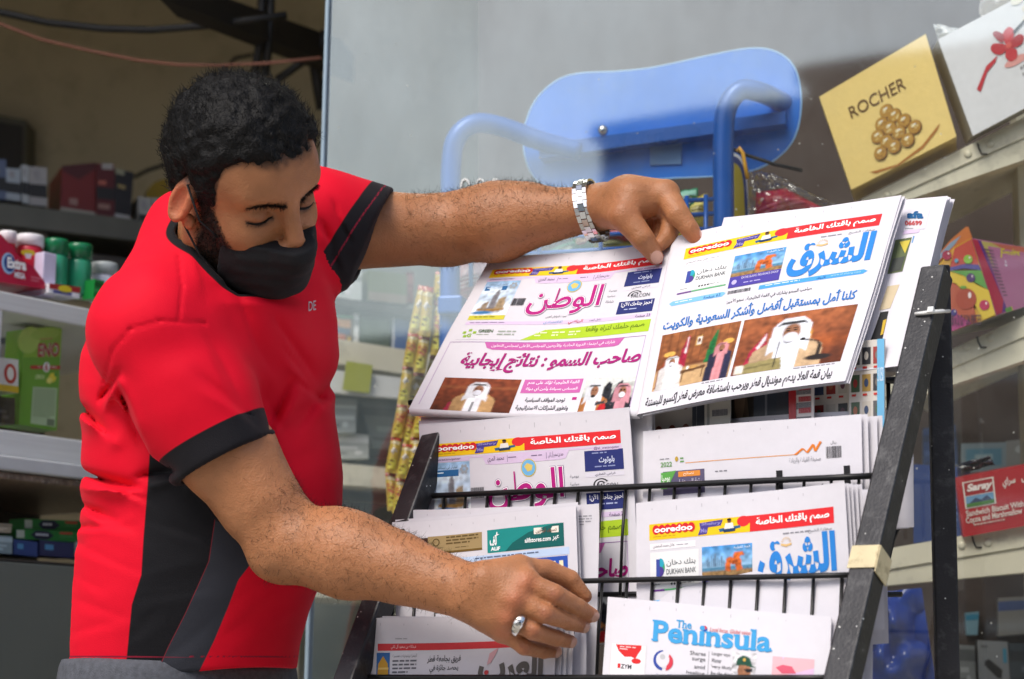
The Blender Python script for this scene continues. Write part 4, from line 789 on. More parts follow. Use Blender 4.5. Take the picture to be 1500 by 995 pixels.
rshelf([(1262, 292), (1530, 157), (1530, 188), (1262, 308)], [(1262, 306), (1530, 186), (1530, 224), (1275, 312), (1262, 316)], [(1432, 210), (1418, 226), (1451, 211), (1300, 286)], 'top ivory shelf carrying the gold and white chocolate boxes')
rshelf([(1290, 560), (1530, 449), (1530, 480), (1290, 584)], [(1290, 582), (1530, 478), (1530, 518), (1290, 600)], [(1431, 493), (1416, 508), (1451, 495)], 'middle ivory shelf carrying the candy tent box')
rshelf([(1276, 808), (1530, 764), (1530, 796), (1276, 838)], [(1276, 836), (1530, 794), (1530, 836), (1276, 860)], [(1424, 786), (1409, 799), (1447, 795)], 'lowest ivory shelf carrying the red biscuit box')
p_ = SH.hit(1520, 600, -.2); up_ = empty('shelf_upright', (p_[0], p_[1], .05), 'ivory slotted upright carrying the right hand display shelves', 'upright'); mb = MB(); mb.box((p_[0] - .02, p_[1], .05), (.04, 0, 0), (0, .04, 0), (0, 0, 2.2)); mb.build('post', M['ivory_steel'], up_); mb = MB(); mb.box((p_[0] - .06, p_[1] - .04, .05), (.12, 0, 0), (0, .12, 0), (0, 0, .02)); mb.build('foot_plate', M['ivory_steel'], up_)
# chocolate boxes
def art_gold(b, S):
    b.text(S, 'ROCHER', .2, .72, .25, .37, '6b4a1e', 3, .005, keep=False)
    rows = [(.47, [.50]), (.545, [.555]), (.565, [.43]), (.635, [.62, .485]), (.66, [.365]), (.715, [.55]), (.735, [.69]), (.745, [.425]), (.82, [.345, .475, .60])]
    for r, (y, xs) in enumerate(rows):
        for x in xs:
            y_ = y + (x - .475) * .04; z = 3 + r * .45
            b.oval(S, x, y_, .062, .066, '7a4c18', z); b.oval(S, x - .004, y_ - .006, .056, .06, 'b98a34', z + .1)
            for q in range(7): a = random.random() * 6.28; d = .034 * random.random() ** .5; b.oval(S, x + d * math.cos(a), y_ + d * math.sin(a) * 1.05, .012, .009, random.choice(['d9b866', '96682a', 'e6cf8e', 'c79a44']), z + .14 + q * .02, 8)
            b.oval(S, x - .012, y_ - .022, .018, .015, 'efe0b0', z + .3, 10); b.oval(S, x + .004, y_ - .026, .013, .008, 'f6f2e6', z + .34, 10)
    b.poly(S, [(.2, .93), (.45, .985), (.7, .93), (.86, .84), (.9, .82), (.86, .87), (.7, .96), (.45, 1.0 - .0), (.25, .97)], 'b5742a', 2.5)
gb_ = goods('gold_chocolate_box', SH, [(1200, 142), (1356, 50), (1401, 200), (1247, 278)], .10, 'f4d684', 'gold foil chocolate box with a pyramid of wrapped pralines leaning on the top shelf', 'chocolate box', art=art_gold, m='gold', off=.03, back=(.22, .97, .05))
def art_whitebox(b, S):
    b.poly(S, [(.16, .66), (.14, .62), (.26, .46), (.36, .42), (.33, .47), (.25, .52)], 'c8202e', 3)
    for i_, pt in enumerate([[(.45, .38), (.37, .30), (.33, .33), (.35, .40), (.40, .43)], [(.45, .38), (.44, .27), (.50, .22), (.53, .28), (.50, .35)], [(.46, .38), (.54, .33), (.58, .37), (.55, .43), (.49, .43)], [(.45, .40), (.50, .46), (.48, .53), (.43, .53), (.41, .46)], [(.42, .33), (.38, .22), (.41, .20), (.45, .27)]]): b.poly(S, csp(pt, 4), ['c41c28', 'd42a32', 'b81824', 'cc2430', 'a81420'][i_], 3.5 + .2 * i_)
    b.oval(S, .46, .385, .024, .026, 'e25a50', 5); b.oval(S, .47, .55, .09, .04, 'e8a39c', 2.5)
    b.poly(S, [(.52, .28), (.95, .05), (.95, .07), (.52, .31)], '3a3a3c', 4)
    for i in range(26): b.oval(S, .62 + random.random() * .36, .02 + random.random() * .36, .05, .045, random.choice(['e9e3cf', 'dfd9c2', 'f2eee0']), 2 + i * .1)
    b.poly(S, [(.6, .38), (.98, .22), (.98, .33), (.66, .44)], 'b9bdc0', 4.8)
    b.dashes(S, .48, .95, .62, .82, 3, '9a9a9c', 2); b.text(S, 'FERRERO', .52, .9, .85, .95, 'c04838', 3, .01)
goods('white_chocolate_box', SH, [(1374, 58), (1560, -40), (1612, 100), (1425, 199)], .09, 'e9eaee', 'white chocolate box with a red bow and white blossoms on the top shelf', 'chocolate box', art=art_whitebox, off=.035, side='b9b2a0', back=(.1, .98, .12))
pillow('white_bag', [(1368, 36), (1412, 44), (1410, 64), (1376, 66)], 'e4e6e8', None, 'crumpled white plastic bag poking up between the chocolate boxes', 'bag', .02, SH, -.02, amp=.01)
pillow('white_bag', [(1438, -20), (1490, -12), (1480, 10), (1436, 24)], 'e8e4e6', lambda b, S: b.rect(S, 0, .3, .2, .5, 'c8506a', 1), 'white plastic bag with a pink mark behind the white chocolate box', 'bag', .02, SH, -.03, amp=.01)
# candy tent box
cb2 = MB(); up = SH
A = [SH.hit(1366, 398, .03), SH.hit(1398, 362, .03), SH.hit(1423, 349, .04), SH.hit(1459, 463, .05), SH.hit(1362, 498, .05)]
Bk = [SH.hit(1560, 372, -.08), SH.hit(1578, 424, -.06)]
cb2.add(A, [(0, 1, 2, 3, 4)], 'd8a722'); cb2.add([A[2], Bk[0], Bk[1], A[3]], [(0, 1, 2, 3)], 'a8688a')
cb2.add([A[4], A[3], Bk[1], SH.hit(1470, 478, -.2)], [(0, 1, 2, 3)], 'b9b2a2'); cb2.add([A[0], A[4], SH.hit(1470, 478, -.2), SH.hit(1500, 380, -.2)], [(0, 1, 2, 3)], 'b88a2a'); cb2.add([A[0], A[1], A[2], Bk[0], SH.hit(1500, 380, -.2)], [(0, 1, 2, 3, 4)], 'b88a2a')
F = Sheet(SH.hit(1366, 349, .035), SH.hit(1423, 349, .04), SH.hit(1459, 463, .05), SH.hit(1366, 498, .05), step=.0006)
def fp(pts): # photograph points on the front face -> sheet coordinates on the plane through A
    return pts
nrm = np.cross(A[2] - A[4], A[3] - A[4]); nrm /= np.linalg.norm(nrm); nrm = nrm if nrm @ (_C - A[4]) > 0 else -nrm; FPn = Pl(A[3], nrm)
class PixS:                                    # a flat printed face measured by its outline
    def __init__(s, pl, step=.0006): s.pl = pl; s.step = step
    def at(s, a, b, lay=0.0):
        a = np.atleast_1d(a); b = np.atleast_1d(b); L = np.broadcast_to(np.asarray(lay, float), a.shape); return np.array([s.pl.hit(x, y, .001 + k * s.step) for x, y, k in zip(a, b, L)])
X = PixS(FPn)
cb2.poly(X, [(1398, 364), (1423, 350), (1434, 388), (1412, 387), (1392, 392)], 'b93a22', 1); cb2.poly(X, [(1368, 400), (1397, 364), (1391, 392), (1368, 404)], 'c9952c', 1)
cb2.poly(X, [(1391, 392), (1412, 387), (1434, 388), (1437, 396), (1412, 393), (1391, 397)], '4a3a8a', 2); cb2.poly(X, [(1391, 397), (1437, 396), (1447, 424), (1430, 415), (1410, 403)], '5a9a3a', 1.5)
cb2.poly(X, [(1392, 398), (1412, 405), (1432, 418), (1448, 425), (1458, 461), (1440, 469), (1425, 440), (1400, 415), (1391, 412)], 'dcbc2e', 2.2)
cb2.poly(X, [(1391, 412), (1402, 418), (1424, 440), (1432, 472), (1405, 480), (1390, 460)], 'b5522e', 2.4); cb2.poly(X, [(1370, 455), (1400, 458), (1424, 474), (1366, 496)], 'a83a78', 2.8)
for x, y, r, c in [(1387, 374, 7, 'a01c44'), (1418, 380, 6.5, '86b82e'), (1401, 382, 3, '4a9ab8'), (1422, 407, 6.5, '4a2468'), (1442, 447, 7.5, 'b81c50'), (1397, 458, 5, '3a2a78'), (1415, 438, 15.5, 'a8401e')]:
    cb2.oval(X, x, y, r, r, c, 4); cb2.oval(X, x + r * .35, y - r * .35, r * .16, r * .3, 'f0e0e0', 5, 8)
cb2.oval(X, 1411, 421, 5, 2.5, '6a9a2e', 5); cb2.text(X, '20 x 2 G * 24 PIECES', 1392, 1437, 460, 476, '3a1a30', 6, .02, shear=0)
nr2 = np.cross(Bk[0] - A[2], A[3] - A[2]); nr2 /= np.linalg.norm(nr2); nr2 = nr2 if nr2 @ (_C - A[2]) > 0 else -nr2; Y = PixS(Pl(A[2], nr2))
cb2.poly(Y, [(1424, 350), (1432, 352), (1470, 440), (1468, 458), (1460, 461)], 'a8243c', 1); cb2.poly(Y, [(1432, 352), (1437, 353), (1476, 455), (1468, 458), (1470, 440)], '5a2a78', 1.2)
cb2.poly(Y, [(1437, 353), (1480, 360), (1500, 395), (1470, 420)], 'b5a55a', 1.3); cb2.poly(Y, [(1452, 356), (1530, 366), (1530, 380), (1490, 374)], 'b8604a', 1.5); cb2.poly(Y, [(1484, 412), (1520, 402), (1530, 440), (1482, 452)], '9a9a58', 1.8)
for k in range(14): cb2.poly(Y, [(1441 + k * 2.2, 364 + k * 5.2), (1466 + k * 1.6, 369 + k * 4.8), (1466 + k * 1.6, 371 + k * 4.8), (1441 + k * 2.2, 366 + k * 5.2)], '6a4a58', 2.2)
cb2.text(Y, 'Fruits', 1466, 1494, 364, 378, 'c8b83a', 4, .03); cb2.text(Y, 'Surprise', 1472, 1512, 380, 393, 'd8d8e0', 4, .03)
for k, c in enumerate(['5a8a3a', 'c8b02e', 'b8522e', 'a82c3c']): cb2.poly(Y, [(1474 + k * 9, 458 - k * 3), (1483 + k * 9, 455 - k * 3), (1481 + k * 9, 449 - k * 3), (1472 + k * 9, 452 - k * 3)], c, 2.4)
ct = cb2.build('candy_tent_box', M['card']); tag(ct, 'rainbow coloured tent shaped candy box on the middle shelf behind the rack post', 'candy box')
mb = MB(); prism(mb, [SH.hit(x, y, .02) for x, y in [(1360, 390), (1392, 352), (1414, 333), (1418, 332), (1424, 349), (1398, 363), (1366, 392)]], -SH.n * .004, 'c8702a'); mb.poly(Sheet(SH.hit(1360, 332, .02), SH.hit(1424, 332, .02), SH.hit(1424, 392, .02), SH.hit(1360, 392, .02)), [(0, .98), (.5, .4), (.75, .22), (.6, .45), (.1, .98)], '8aa0b8', 2); mb.build('flap', M['card'], ct)
# biscuit boxes
def art_biscuit(b, S):
    b.poly(S, [(.62, 1), (.98, 0), (1, 0), (1, 1)], 'd8d4cc', 1); b.poly(S, [(.6, 1), (.965, 0), (.98, 0), (.62, 1)], 'a87a3a', 1.5); b.oval(S, 1.0, .45, .1, .16, '4a2e22', 2, 20, 90, 270)
    b.rect(S, .06, .36, .1, .55, 'd8cfc8', 1.5); b.rect(S, .075, .345, .12, .34, '9a2028', 2); b.text(S, 'Saray', .09, .33, .15, .31, 'e8dcd8', 3.5, .05, shear=.15); b.rect(S, .075, .345, .35, .53, '6a94b8', 2); b.poly(S, [(.08, .5), (.17, .39), (.22, .44), (.28, .38), (.34, .5)], '3a4a6a', 3); b.rect(S, .075, .345, .47, .53, '4a7a3c', 3.5)
    b.text(S, 'سراي', .44, .56, .15, .33, 'e8e0d8', 3, .02); b.text(S, 'شيكيلوب', .62, .86, .15, .33, 'e8e0d8', 3, .02)
    b.text(S, 'Sandwich Biscuit With', .06, .62, .58, .68, 'e0d4cc', 3, .02); b.text(S, 'Cocoa and Marshmallow', .05, .60, .69, .79, 'e0d4cc', 3, .02); b.dashes(S, .12, .5, .82, .88, 1, 'c8a8a0', 3)
goods('biscuit_box', SH, [(1399, 700), (1555, 671), (1560, 760), (1411, 787)], .10, 'a81f28', 'red biscuit box with a mountain badge on the lowest shelf', 'biscuit box', art=art_biscuit, off=.02, back=(.1, .98, .1))
def art_blue(b, S): b.dashes(S, .45, .95, .1, .9, 9, '5a78b0', 1)
goods('biscuit_carton', SH, [(1338, 680), (1402, 684), (1408, 788), (1338, 796)], .1, '1f3c78', 'dark blue biscuit carton behind the rack post on the lowest shelf', 'carton', art=art_blue, off=-.0)
pillow('foil_wrapper', [(1392, 684), (1450, 668), (1456, 680), (1396, 698)], '23283a', None, 'crumpled dark wrapper above the red biscuit box', 'wrapper', .01, SH, -.03, amp=.012)
# blurred goods deeper in
DP = vplane(1440, 650, 3.5, -10)
for q, c, lb, art in [([(1408, 650), (1474, 648), (1474, 690), (1408, 692)], '93a4ac', 'blurred white and blue box behind the red biscuit box', lambda b, S: (b.rect(S, .1, .9, .2, .8, '6a9ab0', 1), b.rect(S, .3, .7, .4, .7, 'a8c0c8', 2))),
                      ([(1474, 646), (1540, 640), (1540, 688), (1474, 692)], '9a9a96', 'blurred pale box deeper right behind the biscuit box', lambda b, S: b.oval(S, .3, .3, .1, .12, 'c0c4c4', 1)),
                      ([(1352, 628), (1400, 622), (1404, 690), (1352, 694)], '2c4a7c', 'dark blue box deep behind the rack post', None),
                      ([(1462, 876), (1540, 872), (1540, 925), (1462, 932)], '8f8a82', 'blurred beige and blue pack under the lowest shelf', lambda b, S: b.rect(S, 0, 1, .1, .35, '4a5a8a', 1)),
                      ([(1414, 898), (1434, 896), (1432, 930), (1416, 930)], '7aa0b0', 'small blurred white and blue tube pack under the lowest shelf', lambda b, S: b.rect(S, 0, 1, .1, .35, '3a88a8', 1)),
                      ([(1398, 944), (1428, 946), (1430, 1010), (1402, 1010)], '84888a', 'left blurred white blister pack at the lower right corner', None),
                      ([(1432, 938), (1476, 940), (1480, 1010), (1434, 1010)], '96999c', 'blurred white pack with a dark tube picture at the lower right corner', lambda b, S: (b.poly(S, [(.22, .42), (.36, .38), (.78, .6), (.74, .78), (.6, .76), (.2, .5)], '2a2a2c', 2), b.rect(S, .82, .94, .15, .45, '4a9ab8', 2), b.dashes(S, .1, .45, .1, .2, 1, '6a6a6e', 2))),
                      ([(1478, 942), (1540, 944), (1540, 1010), (1480, 1010)], '39454e', 'blurred dark pack at the extreme lower right', None)]:
    goods('display_pack', DP, q, .1, c, lb, 'pack', art=art)
mb = MB(); prism(mb, [DP.hit(x, y, -.12) for x, y in [(1285, 560), (1560, 520), (1560, 650), (1285, 690)]], -DP.n * .02); tag(mb.build('back_board', M['dark']), 'dark back board between the middle and lowest right shelves', 'board')
mb = MB(); prism(mb, [DP.hit(x, y, -.12) for x, y in [(1285, 855), (1560, 835), (1560, 1300), (1285, 1300)]], -DP.n * .02); tag(mb.build('back_board', M['dark']), 'dark back board below the lowest right shelf', 'board')
pillow('blue_bag', [(1284, 868), (1350, 862), (1372, 1010), (1268, 1010)], '1f3f96', None, 'crumpled blue plastic bag behind the foot of the rack', 'bag', .04, vplane(1320, 930, 3.0, -14), amp=.035)
# ================================================================== THE NEWSPAPER RACK
RK = vplane(1378, 392, 2.35, -34, 28)                      # the slanting front of the rack
ru = np.array([math.cos(R_(-34)), math.sin(R_(-34)), 0]); rv = np.cross(RK.n, ru); rv = rv if rv[2] < 0 else -rv
BO = .06
rack = empty('newspaper_rack', (RK.hit(900, 1300)[0], RK.hit(900, 1300)[1], 0), 'black slanted wire newspaper rack filled with papers', 'newspaper rack')
def zcut(p, z): return p + rv * ((z - p[2]) / rv[2])
def bar(c_top, wpx, name):
    top = RK.hit(*c_top, BO); bot = zcut(top, .02); wd = wpx * camco(top)[2] / FPX
    mb = MB(); mb.box(top - ru * wd / 2 - RK.n * .03, ru * wd, RK.n * .03, bot - top, bev=.0025); return mb.build(name, M['black_metal'], rack), top, bot
rt = RK.hit(1366, 388, BO); r2_ = RK.hit(1224, 993, BO); dv_ = (r2_ - rt) / np.linalg.norm(r2_ - rt); rb = rt + dv_ * ((.02 - rt[2]) / dv_[2])
mb = MB(); mb.box(rt - ru * .0145 - RK.n * .03, ru * .029, RK.n * .03, rb - rt, bev=.0025); bR = mb.build('side_bar', M['black_metal'], rack)
# left bar runs through the points seen beside the forearm
q1 = RK.hit(628, 640, BO); q2 = RK.hit(518, 985, BO)
top = q1 - rv * .02; bot = zcut(q1, .02); mb = MB(); mb.box(top - ru * .014 - RK.n * .03, ru * .029, RK.n * .03, bot - top, bev=.0025); mb.build('side_bar', M['black_metal'], rack)
# rear posts and braces
mb = MB(); pt = P(1374, 388, 2.385); mb.box(np.array([pt[0] - .0135, pt[1], 0.0]), (.0272, -.004, 0), (.004, .028, 0), (0, 0, pt[2]), bev=.0025); mb.build('rear_post', M['black_metal'], rack)
pl_ = q1 - rv * .02; mb = MB(); mb.box(np.array([pl_[0] + .02, pl_[1] + .09, 0]), (.027, 0, 0), (0, .028, 0), (0, 0, pl_[2] - .02), bev=.0025); mb.build('rear_post', M['black_metal'], rack)
mb = MB(); mb.tube([P(1314, 771, 2.34), P(1306, 790, 2.33), P(1284, 888, 2.30), P(1254, 1010, 2.26), P(1235, 1090, 2.24)], .0042, 8); mb.build('brace_rod', M['wire'], rack)
mb = MB(); tp_ = rt + dv_ * ((RK.hit(1269, 800, BO)[2] - rt[2]) / dv_[2]) + RK.n * .0006; mb.box(tp_ - ru * .0155, ru * .031, RK.n * .0012, dv_ * .027, 'cfc6a6'); mb.box(tp_ + ru * .0155, ru * .0012, -RK.n * .031, dv_ * .031, 'cfc6a6'); S_ = mb.build('tape_patch', mat('cream_tape', 'cdbf98', .6, 0, .12, 30, dirt='8a7a5a', dirt_amt=.7), bR)
# zip tie round bar and post
tie = MB(); z0 = RK.hit(1343, 459, BO + .003); tie.tube([RK.hit(1341, 460, BO + .002), RK.hit(1350, 459, BO + .004), RK.hit(1365, 457, BO + .004), RK.hit(1380, 456, BO - .004), P(1391, 456, 2.345)], .0022, 6); tie.box(RK.hit(1361, 453, BO + .004), ru * .007, RK.n * .005, rv * .008, bev=.001)
tie.build('zip_tie', M['white_plastic'], rack)
rows = [((602, 728), (1283, 697)), ((848, 851), (1262, 842)), ((505, 992), (1238, 993))]
rows[1] = ((560, 858), (1262, 842))
RO = .032
rods = []
for k, (a, b_) in enumerate(rows):
    A, B = RK.hit(*a, RO), RK.hit(*b_, RO); rods.append((A, B))
    mb = MB(); mb.tube([A + (B - A) * t for t in np.linspace(0, 1, 12)], .0036 if k == 0 else .0031, 8); mb.build('wire_rail', M['wire'], rack)
    L = np.linalg.norm(B - A); n_ = int(L / .033)
    for i in range(n_ + 1):
        p = A + (B - A) * min(1, (i + .5) * .033 / L) - RK.n * .004; mb = MB(); fw = np.array([RK.n[0], RK.n[1], 0]) / np.linalg.norm(RK.n[:2]); e = p + np.array([0, 0, -.125]) + fw * .012; mb.tube([p, p + np.array([0, 0, -.06]) + fw * .008, e], .0019, 6); mb.build('prong', M['wire'], rack)
    # pocket floor wires run back under the papers
    mb = MB(); q = np.array([0, 0, -.125]); bk_ = -np.array([RK.n[0], RK.n[1], 0]) / np.linalg.norm(RK.n[:2]) * .065
    mb.tube([A + q, B + q], .003, 6); mb.build('pocket_wire', M['wire'], rack); mb = MB(); mb.tube([A + q + bk_, B + q + bk_], .003, 6); mb.build('pocket_wire', M['wire'], rack)
mb = MB(); mb.tube([RK.hit(600, 590, -.03), RK.hit(1330, 556, -.03)], .0042, 8); mb.build('wire_rail', M['wire'], rack)
for x in range(905, 1330, 36):
    mb = MB(); p = RK.hit(x, 590 - (x - 600) * .0466, -.03); mb.tube([p, p + np.array([0, 0, -.1])], .0026, 6); mb.build('prong', M['wire'], rack)
zb = .12; mb = MB(); a, b_ = rt + dv_ * ((zb - rt[2]) / dv_[2]), zcut(q1, zb); mb.box(b_ - RK.n * .028, a - b_, RK.n * .02, rv * .024, bev=.002); mb.build('foot_bar', M['black_metal'], rack)
for s_, t_ in ((rt, pt), (q1, pl_ + np.array([.033, .1, 0]))):
    a = zcut(s_, .3); b_ = np.array([t_[0], t_[1], .3]); mb = MB(); mb.tube([a - RK.n * .015, b_], .006, 8); mb.build('side_stay', M['black_metal'], rack)

def rowplane(k, tilt): 
    m = (rods[k][0] + rods[k][1]) / 2; a = R_(-34); n = np.array([math.sin(a), -math.cos(a), 0]); t = R_(tilt)
    return Pl(m - n * .008, n * math.cos(t) + np.array([0, 0, 1]) * math.sin(t))
R1, R2, R3 = rowplane(0, 3), rowplane(1, 3), rowplane(2, 12)
PAPER = 'd4d2d9'
def inv(S, px, py):
    s, t = .5, S.H * .5
    for _ in range(6):
        f = lambda a, b: np.array(camco(S.at(a, b)[0])[:2])
        q = f(s, t); J = np.stack([(f(s + 1e-3, t) - q) / 1e-3, (f(s, t + 1e-3) - q) / 1e-3], 1); d = np.linalg.solve(J, np.array([px, py]) - q); s += d[0]; t += d[1]
    return s, t
def paper(quad, plane, off, H, art, label, bulge=None, sheets=3, spread=(5, 1), group=None, seed=0, wav=.0022, dz=.003, name='newspaper', tint=PAPER):
    rr = random.Random(seed); mb = MB()
    sg = rr.choice((-1, 1)); c0_, c1_ = rr.uniform(-.006, .012), rr.uniform(-.006, .012); base_b = bulge
    droop = (lambda s, t: 0) if plane is RK else (lambda s, t: (c0_ * np.clip(1 - s / .45, 0, 1) ** 2 + c1_ * np.clip((s - .55) / .45, 0, 1) ** 2) * np.exp(-np.clip(t, 0, 9) / .3) + .0022 * sg * np.sin(2 * np.pi * s + seed) * np.exp(-np.clip(t, 0, 9) / .5))
    wv = lambda s, t: droop(s, t) + wav * vnoise(np.stack([s * 2.2 + seed, t * 2.0, s * 0 + seed * 1.7], 1)) + (bulge(s, t) if bulge else 0)
    S = Sheet(*[plane.hit(x, y, off) for x, y in quad], H=H, bulge=wv)
    mb.rect(S, 0, 1, 0, H, tint, 0, 30, 30)
    if art: art(mb, S)
    for k in range(1, sheets + 1):
        dx = spread[0] * k + rr.uniform(-1, 1); dy = spread[1] * k + rr.uniform(-1, 1); q = [(x + dx + rr.uniform(-1.2, 1.2), y + dy + rr.uniform(-1.6, 1.6)) for x, y in quad]
        S2 = Sheet(*[plane.hit(x, y, off - dz * k) for x, y in q], H=H, bulge=wv); g = .9 + .1 * rr.random()
        wv2 = (lambda kk: (lambda s, t: wv(s, t) + .0016 * vnoise(np.stack([s * 4 + kk * 7, t * 4, s * 0 + seed], 1))))(k); S2.b = wv2; mb.rect(S2, 0, 1, 0, H, tuple(c * g for c in lin(tint)), 0, 16, 16)
    # punched fold edge: a few pin marks along the top, as web presses leave
    for i in range(7): mb.rect(S, .08 + i * .12, .083 + i * .12, .022 * H + rr.uniform(0, .01), .034 * H + rr.uniform(0, .012), 'b4b2ba', 1, 1, 1)
    # folded bottom: the sheet turns under
    o = mb.build(name, M['news']); return tag(o, label, 'newspaper', group), S

RED, YEL, MAG, LIL, BLU = 'dc2a30', 'eec318', 'b0197a', 'd3bfdc', '2a80cf'
def telecom(b, S, s0, sm, s1, t0, t1):
    h = t1 - t0
    b.rect(S, s0, sm, t0, t1, YEL, 1, 14, 3); b.rect(S, sm, s1, t0, t1, RED, 1.2, 14, 3)
    b.oval(S, sm - .03, t0 + h * .3, .03, h * .34, RED, 1.4); b.rect(S, sm - .02, sm + .002, t0, t0 + h * .45, RED, 1.3, 1, 1)
    a0 = s0 + .02; a1 = a0 + .2; n = 7; r = (a1 - a0) / n * .62
    for i in range(n): b.oval(S, a0 + (i + .5) * (a1 - a0) / n, t0 + h * .38, r, h * .3, 'd0202a', 2 + .1 * i)
    b.text(S, 'ooredoo', a0 + .008, a1 - .008, t0 + h * .2, t0 + h * .56, 'ffffff', 4, .03); b.dashes(S, a0, a0 + .12, t0 + h * .78, t0 + h * .88, 1, 'b89a20', 2)
    x = sm - .235; b.poly(S, [(x, t0 + h * .2), (x + .11, t0 + h * .08), (x + .1, t0 + h * .45), (x + .04, t0 + h * .5), (x + .035, t0 + h * .9), (x - .008, t0 + h * .95), (x + .004, t0 + h * .55)], '4a3f8e', 2)
    b.text(S, 'Shahry', x + .008, x + .1, t0 + h * .18, t0 + h * .42, '8f86c8', 3, .03, shear=.15); b.text(S, 'Me', x + .006, x + .036, t0 + h * .55, t0 + h * .82, '8f86c8', 3, .03)
    y = sm - .095; b.poly(S, [(y - .05, t0 + h * .66), (y + .05, t0 + h * .52), (y + .052, t0 + h * .68), (y - .045, t0 + h * .86)], '2c5f86', 2); b.poly(S, [(y - .018, t0 + h * .35), (y + .016, t0 + h * .33), (y + .022, t0 + h * .68), (y - .024, t0 + h * .7)], 'e6e2dc', 3); b.oval(S, y, t0 + h * .2, .009, h * .13, '6a4632', 3.5); b.oval(S, y, t0 + h * .12, .01, h * .07, '201814', 3.8); b.poly(S, [(y - .03, t0 + h * .72), (y + .03, t0 + h * .66), (y + .026, t0 + h * .86), (y - .026, t0 + h * .9)], '1e3a5c', 3.2)
    b.text(S, 'صمم باقتك الخاصة', sm + .03, s1 - .02, t0 + h * .16, t0 + h * .84, 'ffffff', 3, .03)
def figure_robe(b, S, cx, top, k, robe, head='f0eef0', cord='16161a', face='9a6a4c', lay=3, mask=True):
    b.poly(S, [(cx - .55 * k, top + 1.6 * k), (cx - .42 * k, top + .75 * k), (cx - .15 * k, top + .5 * k), (cx + .15 * k, top + .5 * k), (cx + .42 * k, top + .75 * k), (cx + .55 * k, top + 1.6 * k)], robe, lay)
    b.poly(S, [(cx - .16 * k, top + 1.6 * k), (cx - .14 * k, top + .6 * k), (cx + .14 * k, top + .6 * k), (cx + .16 * k, top + 1.6 * k)], head, lay + .3)
    b.poly(S, [(cx - .3 * k, top + .9 * k), (cx - .25 * k, top + .2 * k), (cx - .12 * k, top), (cx + .12 * k, top), (cx + .25 * k, top + .2 * k), (cx + .3 * k, top + .9 * k), (cx + .14 * k, top + .7 * k), (cx - .14 * k, top + .7 * k)], head, lay + .6)
    b.oval(S, cx, top + .38 * k, .14 * k, .2 * k, face, lay + .9)
    if mask: b.oval(S, cx, top + .46 * k, .13 * k, .12 * k, 'e8e8ee', lay + 1.2)
    b.poly(S, [(cx - .21 * k, top + .16 * k), (cx - .16 * k, top + .08 * k), (cx + .16 * k, top + .08 * k), (cx + .21 * k, top + .16 * k)], cord, lay + 1.3)
